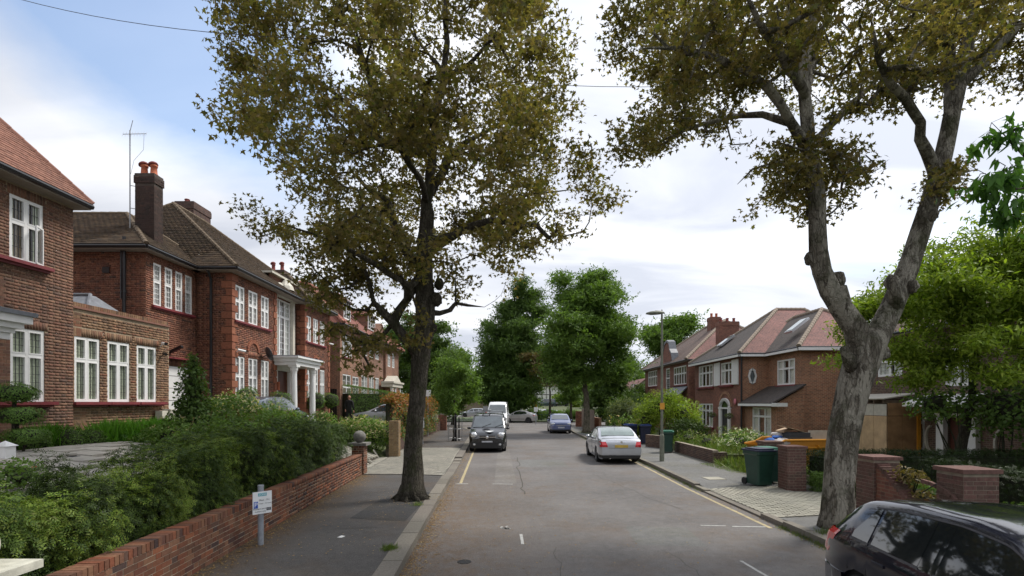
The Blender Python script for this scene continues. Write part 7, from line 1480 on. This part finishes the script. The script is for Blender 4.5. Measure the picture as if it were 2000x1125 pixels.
# cherry beyond the right edge whose drooping twigs hang into view
tc_ = thing('cherry_tree', 'cherry tree beyond the right edge with large drooping leaves hanging into view', 'tree', (8.9, 7.2, .1)); s3 = Skeleton(); s3.chain([(8.9, 7.2, .1), (8.8, 7.1, 2), (8.6, 7.0, 3.6), (8.3, 6.8, 5)], [.13, .11, .09, .07])
for pts in ([(8.6, 7.0, 3.8), (7.4, 6.6, 4.9), (6.4, 6.4, 5.6), (5.9, 6.3, 5.95)], [(8.4, 6.9, 4.6), (7.2, 6.7, 5.4), (6.4, 6.5, 5.2), (5.75, 6.4, 5.45)], [(8.6, 7, 3.6), (7.4, 6.6, 4.6), (6.5, 6.3, 4.95), (6.0, 6.25, 4.75)]): j = s3.near(pts[0]); s3.chain(pts, [.06, .04, .02, .012], j)
T = np.vstack([ell_points((6.05, 6.35, 5.65), (.26, .4, .42), 22, .3)[0], ell_points((5.72, 6.35, 5.2), (.26, .35, .10), 12, .3)[0], ell_points((6.1, 6.3, 4.85), (.20, .35, .28), 14, .3)[0], ell_points((5.95, 6.3, 5.2), (.3, .3, .25), 10, .3)[0], ell_points((7.6, 6.6, 5.6), (1.1, 1.1, .9), 60, .3)[0]])
s3.grow(T, r0=.005); s3.mesh(tc_, 'barkG'); leaf_on(s3, 8, .06, .165, T_LONG, 'leafC', tc_, up=.1, tip=(0, 0, -2.4))
tree('sapling', 'light green sapling with drooping leaves inside the wire guard', 'tree', (-3.6, 32, .12), [(-3.6, 32, .12), (-3.6, 32, 2), (-3.7, 32, 4), (-3.6, 32, 5.4)], [((-4.3, 32, 3.4), (1.0, 1.1, 1.2)), ((-3.3, 32, 3.3), (.8, 1, 1.1)), ((-3.8, 32, 4.6), (1.1, 1.1, 1.0)), ((-3.6, 32, 5.6), (.6, .7, .7)), ((-3.75, 32, 2.4), (.9, .8, .7))], 260, 34, .22, .16, T_LONG, 'leafG', 'barkG', .06)
GT = 'trees lining the far left side'
for lb, x, y, s, m in (('dark green tree close behind the big left sycamore trunk', -8.5, 53, 1.0, 'leafD'), ('mid green tree left of the sapling, above the red-tipped hedge', -6.4, 56, .78, 'leafG'), ('tall dark tree behind the left trunk, farthest of its row', -12.5, 62, 1.25, 'leafD')):
    tree('roadside_tree', lb, 'tree', (x, y, .2), [(x, y, .1), (x, y, 2.5), (x, y, 5*s), (x, y, 8*s)], [((x, y, 5*s), (2.8*s, 2.8*s, 2.6*s)), ((x-1.2*s, y, 7.6*s), (2.2*s, 2.2*s, 2.2*s)), ((x+1.5*s, y, 6.4*s), (2*s, 2*s, 2.3*s)), ((x, y, 9.4*s), (1.7*s, 1.6*s, 1.6*s))], 300, 46, .5, .32, T_CLUMP, m, 'barkG', .25, GT)
GR = 'trees behind the right houses'
for lb, x, y, z, s, m in (('big round tree rising behind the far gabled house', 25.0, 76, .3, 1.45, 'leafG'), ('hazy tree behind the right house, just right of the big round one', 30.5, 80, .3, 1.2, 'leafG'), ('low distant tree between the forked street tree and the gabled house', 26.5, 115, 1, 1.0, 'leafG'), ('pale distant tree above the cream gabled house', 23, 122, 1, .85, 'leafG')):
    tree('background_tree', lb, 'tree', (x, y, z), [(x, y, z), (x, y, 3), (x, y, 6*s), (x, y, 9*s)], [((x, y, 7*s), (3.4*s, 3*s, 2.8*s)), ((x-1.6*s, y, 9*s), (2*s, 2*s, 1.9*s)), ((x+1.5*s, y, 8.6*s), (2*s, 2*s, 2*s)), ((x, y, 9.9*s), (1.8*s, 1.6*s, 1.5*s))], 260, 40, .7, .42, T_CLUMP, m, 'barkG', .3, GR)
t1 = tree('street_tree', 'small bronze leaved tree beyond the junction, left of the forked street tree', 'tree', (5.2, 70, .1), [(5.2, 70, .1), (5.2, 70, 2.4), (5.2, 70, 4), (5.0, 70, 6)], [((4.0, 70, 8.0), (2.1, 2, 1.7)), ((5.5, 70, 7.0), (1.6, 2, 1.8))], 130, 36, .5, .30, T_CLUMP, 'bronze', 'barkG', .2)
tree('street_tree', 'small green and bronze tree directly left of the forked trunk', 'tree', (7.6, 66, .1), [(7.6, 66, .1), (7.6, 66, 2.4), (7.6, 66, 4)], [((7.6, 66, 4.6), (1.9, 1.8, 1.7)), ((8.8, 66, 5.3), (1.9, 1.8, 1.9)), ((8.4, 66, 4.0), (1.2, 1.2, .9))], 130, 36, .45, .30, T_CLUMP, 'leafG', 'barkG', .2)
tree('garden_tree', 'dark green tree behind the right garden fence, beyond the forked trunk', 'tree', (10.5, 56, .1), [(10.5, 56, .1), (10.5, 56, 3), (10.5, 56, 5)], [((9.8, 56, 3.2), (2.2, 2, 2.4)), ((11.8, 56, 3.6), (2.2, 2, 2.2)), ((10.3, 55, 5.0), (1.6, 1.6, 1.4)), ((13.4, 56, 3.0), (1.6, 1.5, 1.9))], 260, 44, .4, .28, T_CLUMP, 'leafD', 'barkG', .2)
tree('background_tree', 'treetop showing above the red roofs of the dormered house', 'tree', (-23.5, 52, .3), [(-23.5, 52, .3), (-23.5, 52, 6), (-23.5, 52, 11)], [((-23.5, 52, 13), (3, 3, 2.6)), ((-20.5, 53, 12.5), (2.2, 2, 2.1))], 160, 40, .6, .34, T_CLUMP, 'leafG', 'barkG', .3, GR)
# the far wood closes the view
P = []; O = []
for i in range(70):
    a = random.uniform(-1, 1); x = a*150; y = random.uniform(170, 230); h = random.uniform(8, 13)
    p, o = ell_points((x, y, 2+h*.5), (8, 7, h*.62), 420, .5); P.append(p); O.append(o)
leaves('far_wood', np.vstack(P), 1.1, T_CLUMP, 'leafD', None, np.vstack(O), .4, kind='stuff')
# ------------------------------------------------------------------ hedges and shrubs, left
def long_hedge(label, name, fx0, fx1, y0, y1, z0f, z1f, n, size, tmpl, mats, parts=None):
    xm = (fx0((y0+y1)/2)+fx1((y0+y1)/2))/2; t = thing(name, label, 'hedge', (xm, (y0+y1)/2, z0f((y0+y1)/2))); Y = NR.uniform(y0, y1, n); f = NR.choice(3, n, p=[.42, .48, .10]); u = NR.uniform(size=n); dd = NR.uniform(size=n)**1.5*.36
    X0 = np.array([fx0(y) for y in Y]); X1 = np.array([fx1(y) for y in Y]); Z0 = np.array([z0f(y) for y in Y]); Z1 = np.array([z1f(y) for y in Y])
    X = X0+(X1-X0)*u; Zz = Z0+(Z1-Z0)*NR.uniform(size=n); o = np.zeros((n, 3)); Zz = np.where(f == 0, Z1-dd, Zz); X = np.where(f == 1, X1-dd, np.where(f == 2, X0+dd, X)); o[f == 0, 2] = 1; o[f == 1, 0] = 1; o[f == 2, 0] = -1
    w = .075*(np.sin(Y*2.1+Zz*2.7)+np.sin(Y*4.7+X*3+1)+np.sin(Zz*5+Y*1.3)) + .07*np.sin(Y*11+Zz*8)*np.sin(Zz*13-Y*5) + .04*np.sin(Y*23+Zz*17); edge = np.clip((Z1-Zz)/.3, 0, 1); X = X + w*(o[:, 0]) - (1-edge)*.12*(o[:, 0] > 0)*(1); Zz = Zz + w*o[:, 2]
    keep = (f == 0) | (NR.uniform(size=n) < 1); P = np.stack([X, Y, Zz], 1)
    for (m, sel) in mats: s_ = sel(Y, Zz, NR.uniform(size=n)); leaves('foliage', P[s_], size, tmpl, m, t, o[s_]*1.1, .6, (0, 0, .1), .55)
    b = MB(); st = 14
    for i in range(st):
        ya, yb = y0+.2+(y1-y0-.4)*i/st, y0+.2+(y1-y0-.4)*(i+1)/st; ym = (ya+yb)/2; b.box(fx0(ym)+.25, fx1(ym)-.42, ya, yb, z0f(ym), z1f(ym)-.4)
        for k in range(5): y = random.uniform(ya, yb); x = fx1(y)-.3; b.tube([(x-.2, y, z0f(y)), (x+random.uniform(-.1, .15), y+random.uniform(-.2, .2), z0f(y)+.8)], [.025, .01], 5)
    b.build('stems', 'core', t, uv=False); return t
hz = lambda y: lerp(y, [0, 4.6, 5.2, 5.8, 6.4, 8, 10, 12, 16.6], [1.55, 1.55, 1.42, 1.42, 1.60, 1.78, 1.90, 1.92, 1.80])
tipm = lambda Y, Z, r: (r + .32*np.sin(Y*3.3+Z*2.1)+.28*np.sin(Z*5.7-Y*4.9)+.25*np.sin(Y*9.1+Z*3) + .25*np.clip(Z-1.2, 0, .7) - .09*np.clip(Y-8, 0, 9)) > .62
long_hedge('long clipped yew hedge behind the low brick wall at the left', 'yew_hedge', lambda y: wallx(y)-1.55, lambda y: wallx(y)-.30, 3.0, 16.55, lambda y: .5, hz, 50000, .085, T_SPRIG, [('yew', lambda Y, Z, r: ~tipm(Y, Z, r)), ('yewt', tipm)])
t = shrub('young_yew', 'dark young yew spike in the gap of the long hedge', 'shrub', [((-5.3, 5.95, 1.35), (.26, .26, .55))], 1100, .08, 'yew', T_SPRIG, .5)
shrub('conical_shrub', 'tall conical dark leaved shrub in front of the white garage door', 'shrub', [((-8.55, 13.8, 1.9), (.62, .62, .8)), ((-8.6, 13.8, 2.5), (.42, .42, .7)), ((-8.6, 13.8, 3.1), (.30, .3, .62)), ((-8.6, 13.8, 3.55), (.13, .13, .35))], 4200, .10, 'leafD', T_LEAF, 1.2)
for lb, bl, n, m, fl in (('cream flowering shrub mound left of the blue grey car', [((-8.0, 14.6, 2.0), (.9, .9, .62)), ((-8.7, 16.2, 2.2), (.8, .9, .6))], 4600, 'leafD', ('cream_fl', 420, .10)), ('dark glossy shrub just behind the yew hedge top, centre left', [((-6.8, 12.6, 1.75), (.9, 1.3, .55)), ((-6.9, 14.4, 1.85), (.8, 1.1, .5))], 4600, 'leafG', ('bronze', 160, .1)),
                         ('leafy shrub with pale tips below the porch columns', [((-7.6, 16.0, 1.9), (.9, .9, .62)), ((-6.9, 15.9, 1.75), (.7, .7, .5))], 3600, 'leafG', ('cream_fl', 170, .08)), ('bright green low shrub behind the hedge, left of the conical one', [((-8.6, 13.0, 1.65), (.9, .6, .42)), ((-7.4, 12.2, 1.55), (.8, .7, .40))], 3000, 'leafG', ('cream_fl', 50, .07))):
    shrub('garden_shrub', lb, 'shrub', bl, n, .115, m, T_LONG if m == 'leafG' else T_LEAF, 1.0, fl, 'mixed shrubs behind the yew hedge')
shrub('flowering_shrub', 'cream flowered shrub beside the tan brick pier across the driveway', 'shrub', [((-6.1, 22.9, 1.05), (.85, .7, .8)), ((-6.7, 23.2, 1.3), (.9, .7, .6)), ((-7.4, 23.6, 1.25), (.7, .6, .5))], 4200, .13, 'leafG', T_LONG, .2, ('cream_fl', 620, .10))
shrub('garden_shrub', 'leafy shrub row in front of the person and the silver coupe', 'shrub', [((-8.0, 24.2, 1.2), (.9, .6, .55)), ((-9.2, 24.8, 1.6), (.6, .6, .6)), ((-7.4, 25.8, 1.1), (.6, .6, .5))], 3600, .13, 'leafG', T_LONG, .9, ('cream_fl', 200, .09))
long_hedge('tall red-tipped hedge along the left footway beyond the driveway', 'photinia_hedge', lambda y: -6.0-.02*y, lambda y: -5.45-.012*y, 25.2, 41, lambda y: .4, lambda y: 2.85+.12*math.sin(y*1.7), 15000, .16, T_LONG, [('photinia', lambda Y, Z, r: (r < .30+.38*np.clip(Z-1.2, 0, 1.4))), ('leafD', lambda Y, Z, r: (r >= .30+.38*np.clip(Z-1.2, 0, 1.4)))])
hd = thing('clipped_hedge', 'tall straight clipped green hedge below the dormered house windows', 'hedge', (-9.1, 33.8, 1.2)); n = 9000; u = NR.uniform(size=n); v = NR.uniform(size=n); f = NR.choice(3, n, p=[.62, .2, .18]); A_, B_ = np.array((-10.5, 32.2)), np.array((-7.7, 35.8)); XY = A_+(B_-A_)*u[:, None]; nn = np.array((B_-A_)[::-1]*(1, -1)); nn = nn/np.linalg.norm(nn); zt_ = 3.62-.52*u
P = np.zeros((n, 3)); P[:, :2] = XY + nn*np.where(f == 0, .35, np.where(f == 1, NR.uniform(-.35, .35, n), -.35))[:, None]; P[:, 2] = np.where(f == 1, zt_, 1.0+(zt_-1.0)*v); o = np.zeros((n, 3)); o[f == 0, :2] = nn; o[f == 1, 2] = 1; o[f == 2, :2] = -nn
leaves('foliage', P, .09, T_SPRIG, 'box', hd, o*1.2, .2); b = MB().obox(((A_+B_)/2).tolist()+[2.1], tuple((B_-A_)/2)+(0,), tuple(nn*.28)+(0,), (0, 0, 1.0)); b.build('twigs', 'core', hd, uv=False)
GB = 'clipped box balls'
for i, (x, y, z, r, lb) in enumerate(((-10.45, 12.1, 1.62, .30, 'clipped box ball beside the paved path, left of a pair'), (-10.3, 12.55, 1.62, .26, 'clipped box ball beside the paved path, right of a pair'), (-10.65, 11.5, 1.55, .24, 'small bronze tinged box ball under the tiered topiary'), (-10.25, 19.8, 2.68, .40, 'clipped box ball under the left trio of mansion windows'), (-10.2, 22.6, 2.55, .46, 'clipped box ball just left of the porch columns'), (-10.35, 27.0, 2.6, .46, 'clipped box ball right of the porch columns'), (-10.25, 29.0, 2.62, .46, 'clipped box ball at the far corner of the mansion'))):
    ball('box_ball', lb, 'topiary', (x, y, z), r, 2600, .042, 'box', group=GB, shell=.94, z0=1.25, core=.86)
t = thing('cloud_topiary', 'tiered topiary of three flat clipped discs beside the brown brick house', 'topiary', (-10.2, 10.5, 1.25))
for c, r in (((-10.2, 10.5, 2.70), (.37, .36, .19)), ((-10.13, 10.5, 2.25), (.38, .36, .18)), ((-9.95, 10.5, 1.83), (.33, .32, .17))): P, o = ell_points(c, r, 3000, .94); leaves('disc', P, .036, T_LEAF, 'box', t, o*2.2, .3, (0, 0, 0), .5); MB().blob(c, tuple(x*.84 for x in r), 14, 8).build('disc_core', 'core', t, uv=False)
b = MB().tube([(-10.2, 10.5, 1.2), (-10.22, 10.5, 1.9), (-10.2, 10.5, 2.7)], .035, 8); b.tube([(-10.1, 10.5, 1.2), (-9.95, 10.5, 1.8)], .025, 6); b.tube([(-10.15, 10.5, 1.8), (-10.13, 10.5, 2.25)], .025, 6); b.build('stem', 'barkG', t, uv=False)
for lb, x, y, n, r in (('lush grass clump between the box balls and the brown brick wall', -10.9, 12.0, 900, .35), ('lush grass clump right of the pair of box balls', -10.35, 13.2, 1000, .4)): tuft(lb, x, y, gz(x, y), r, n, .55, 'grassb', 'lush grass clumps in the left garden', 'grass_clump')
P = np.stack([NR.uniform(-11.0, -9.2, 5200), NR.uniform(13.4, 16.4, 5200), np.zeros(5200)], 1); P[:, 2] = [gz(a, b_) for a, b_, _ in P]; leaves('lush_grass', P, (.35, .68), T_BLADE, 'grassb', None, None, 0, (0, 0, 2.6), 1, .7, 'stuff')
P = np.stack([NR.uniform(-7.0, -5.9, 900), NR.uniform(6.5, 14, 900), np.zeros(900)], 1); P[:, 2] = [gz(a, b_)+random.random()*.25 for a, b_, _ in P]; leaves('ground_cover', P, .09, T_CLUMP, 'leafG', None, None, 1, (0, 0, 0), .8, 1, 'stuff')
shrub('rose_bush', 'straggly low bush with small red flowers by the dark planter', 'shrub', [((-8.3, 8.55, 1.36), (.45, .35, .22)), ((-7.6, 7.9, 1.35), (.4, .35, .2))], 800, .07, 'leafG', T_LEAF, 1.2, ('redfl', 14, .06))
t = thing('planter', 'dark blue planter box at the edge of the paved path', 'planter', (-8.9, 10.4, 1.3)); MB().box(-9.6, -8.85, 10.3, 10.5, 1.2, 1.42).build('box', 'greyb' if 'greyb' in M else 'lead', t); MB().box(-9.55, -8.9, 10.33, 10.47, 1.42, 1.43).build('soil', 'soil', t)
t = thing('garden_lantern', 'small white box lantern at the left edge of the garden', 'lantern', (-9.4, 9.5, 1.2)); MB().box(-9.5, -9.3, 9.4, 9.6, 1.2, 1.70).build('body', 'white', t); b = MB(); b.quad((-9.53, 9.37, 1.70), (-9.27, 9.37, 1.70), (-9.4, 9.5, 1.80)); b.quad((-9.27, 9.37, 1.70), (-9.27, 9.63, 1.70), (-9.4, 9.5, 1.80)); b.quad((-9.27, 9.63, 1.7), (-9.53, 9.63, 1.7), (-9.4, 9.5, 1.8)); b.quad((-9.53, 9.63, 1.7), (-9.53, 9.37, 1.7), (-9.4, 9.5, 1.8)); b.build('lid', 'white', t)
# ------------------------------------------------------------------ hedges and shrubs, right
hedge('clipped_hedge', 'long dark clipped hedge across the right garden in front of the skip', 'hedge', 8.6, 17.5, 14.4, 15.3, .08, 1.12, 13000, .085, T_SPRIG, 'boxd', 'clipped hedges of the right garden', wob=.02)
hedge('low_hedge', 'low clipped box hedge behind the pier at the pavers', 'hedge', 8.05, 9.6, 13.5, 13.9, .08, .62, 2600, .07, T_SPRIG, 'box', 'clipped hedges of the right garden', wob=.015)
hedge('low_hedge', 'low box hedge between the two piers behind the black car', 'hedge', 8.3, 8.8, 9.4, 12.9, .08, .85, 4200, .07, T_SPRIG, 'box', 'clipped hedges of the right garden', wob=.015)
hedge('low_hedge', 'low bright box hedge at the right edge above the black car', 'hedge', 8.35, 9.1, 4.5, 9.1, .08, .72, 5200, .07, T_SPRIG, 'box', 'clipped hedges of the right garden', wob=.015)
hedge('clipped_hedge', 'tall dark hedge at the right edge behind the low box hedge', 'hedge', 9.9, 10.6, 6.0, 12.5, .08, 1.15, 6500, .085, T_SPRIG, 'boxd', 'clipped hedges of the right garden', wob=.02)
shrub('bronze_shrub', 'bronze leaved creeper spilling over the curved wall', 'shrub', [((7.85, 10.1, 1.05), (.22, .45, .16)), ((7.75, 9.6, .7), (.15, .35, .16))], 420, .11, 'bronze', T_LONG, .2)
shrub('variegated_shrub', 'rounded variegated shrub behind the silver saloon', 'shrub', [((7.4, 33.4, 1.5), (1.2, 1.0, 1.25)), ((6.9, 33.2, 1.1), (.7, .7, 1.0)), ((8.2, 33.8, 1.3), (.7, .8, 1.2))], 5600, .14, 'varieg', T_CLUMP, .1)
shrub('rose_bush', 'rose bush with apricot blooms beside the silver saloon', 'shrub', [((7.0, 31.4, 1.1), (.7, .4, .8)), ((6.3, 31.6, 1.0), (.4, .3, .8))], 900, .12, 'leafG', T_LEAF, .1, ('rosefl', 26, .17))
shrub('garden_shrub', 'light yellow green spreading shrub in front of the shuttered house', 'shrub', [((8.6, 30.2, 2.2), (1.3, 1.0, 1.1)), ((10.0, 30.3, 1.8), (1.2, 1.0, 1.1)), ((7.9, 30.2, 1.5), (.8, .8, 1.1)), ((9.2, 30, 2.8), (.8, .7, .5)), ((10.7, 30.4, 1.3), (.6, .8, .9))], 7600, .15, 'leafY', T_LONG, .1)
shrub('dark_bush', 'dark rounded bush right of the yellow green shrub', 'shrub', [((9.2, 27.2, .9), (.9, .7, .9)), ((9.9, 27.4, .8), (.6, .6, .7))], 3600, .10, 'yew', T_CLUMP, .1)
shrub('dark_bush', 'dark evergreen below the cream gabled house', 'shrub', [((9.2, 44, 1.6), (1.2, 1, 1.6)), ((10.6, 44.5, 1.9), (1.2, 1, 1.8)), ((11.9, 45, 1.6), (1.0, 1, 1.6))], 3600, .18, 'leafD', T_CLUMP, .1)
shrub('daisy_bush', 'bush covered in white daisies in the wild front garden', 'shrub', [((9.9, 22.4, .75), (.85, .7, .6)), ((10.7, 22.8, .7), (.7, .6, .5)), ((9.3, 22.0, .5), (.5, .5, .4))], 3200, .09, 'leafG', T_LEAF, .1, ('whitefl', 420, .075))
P = []
for i in range(7000):
    y = random.uniform(16.8, 27); x = random.uniform(8.15, 12.8); P.append((x, y, .08 if y < 20.3 else .45*sm((x-7.9)*3) if x < 13 else .1))
for i in range(1500): P.append((random.uniform(7.9, 9.4), random.uniform(16.9, 19.9), .08))
leaves('wild_grass', P, (.18, .5), T_BLADE, 'grass', None, None, 0, (0, 0, 2.4), 1, .9, 'stuff')
MBs = MB().box(8.15, 13.5, 20.3, 27, .0, .45); tag(MBs.build('raised_garden', 'grassg'), kind='structure')
shrub('weeds', 'feathery tall weeds with pale seed heads above the low dark wall', 'weeds', [((8.9, 23.4, .75), (.7, 1.0, .4)), ((8.7, 25.3, .8), (.6, 1.0, .4)), ((10.6, 24.8, .9), (1.0, .8, .5))], 1700, .10, 'grass', T_LONG, .3, ('cream_fl', 130, .05))
for lb, x, y, r in (('low green hedge on the far verge, left part', 3.1, 72, 1.0), ('low green hedge on the far verge, middle part', 5.6, 72.5, 1.1), ('low green hedge on the far verge, right part', 8.2, 73, 1.2)): shrub('verge_bush', lb, 'bush', [((x, y, .9), (1.3, .8, .75)), ((x+1.0, y, .8), (.8, .8, .6))], 1500, .18, 'leafG', T_CLUMP, .1, None, 'bushes on the far verge')
ball('round_bush', 'clipped round bush far away beside the far blue car', 'bush', (16.0, 128, 2.6), (1.5, 1.4, 1.5), 900, .3, 'leafY', T_CLUMP, 'round bushes up the slope', z0=1.2); ball('round_bush', 'clipped round bush far away left of the other round one', 'bush', (12.6, 140, 3.4), (1.7, 1.4, 1.6), 900, .3, 'leafY', T_CLUMP, 'round bushes up the slope', z0=1.4)
shrub('gold_hedge', 'yellow green hedge above the far board fence', 'hedge', [((-6.6, 98, 3.2), (3.0, 1, 1.2)), ((-9.5, 98, 3.0), (2.2, 1, 1.0))], 1500, .35, 'leafY', T_CLUMP, .8)
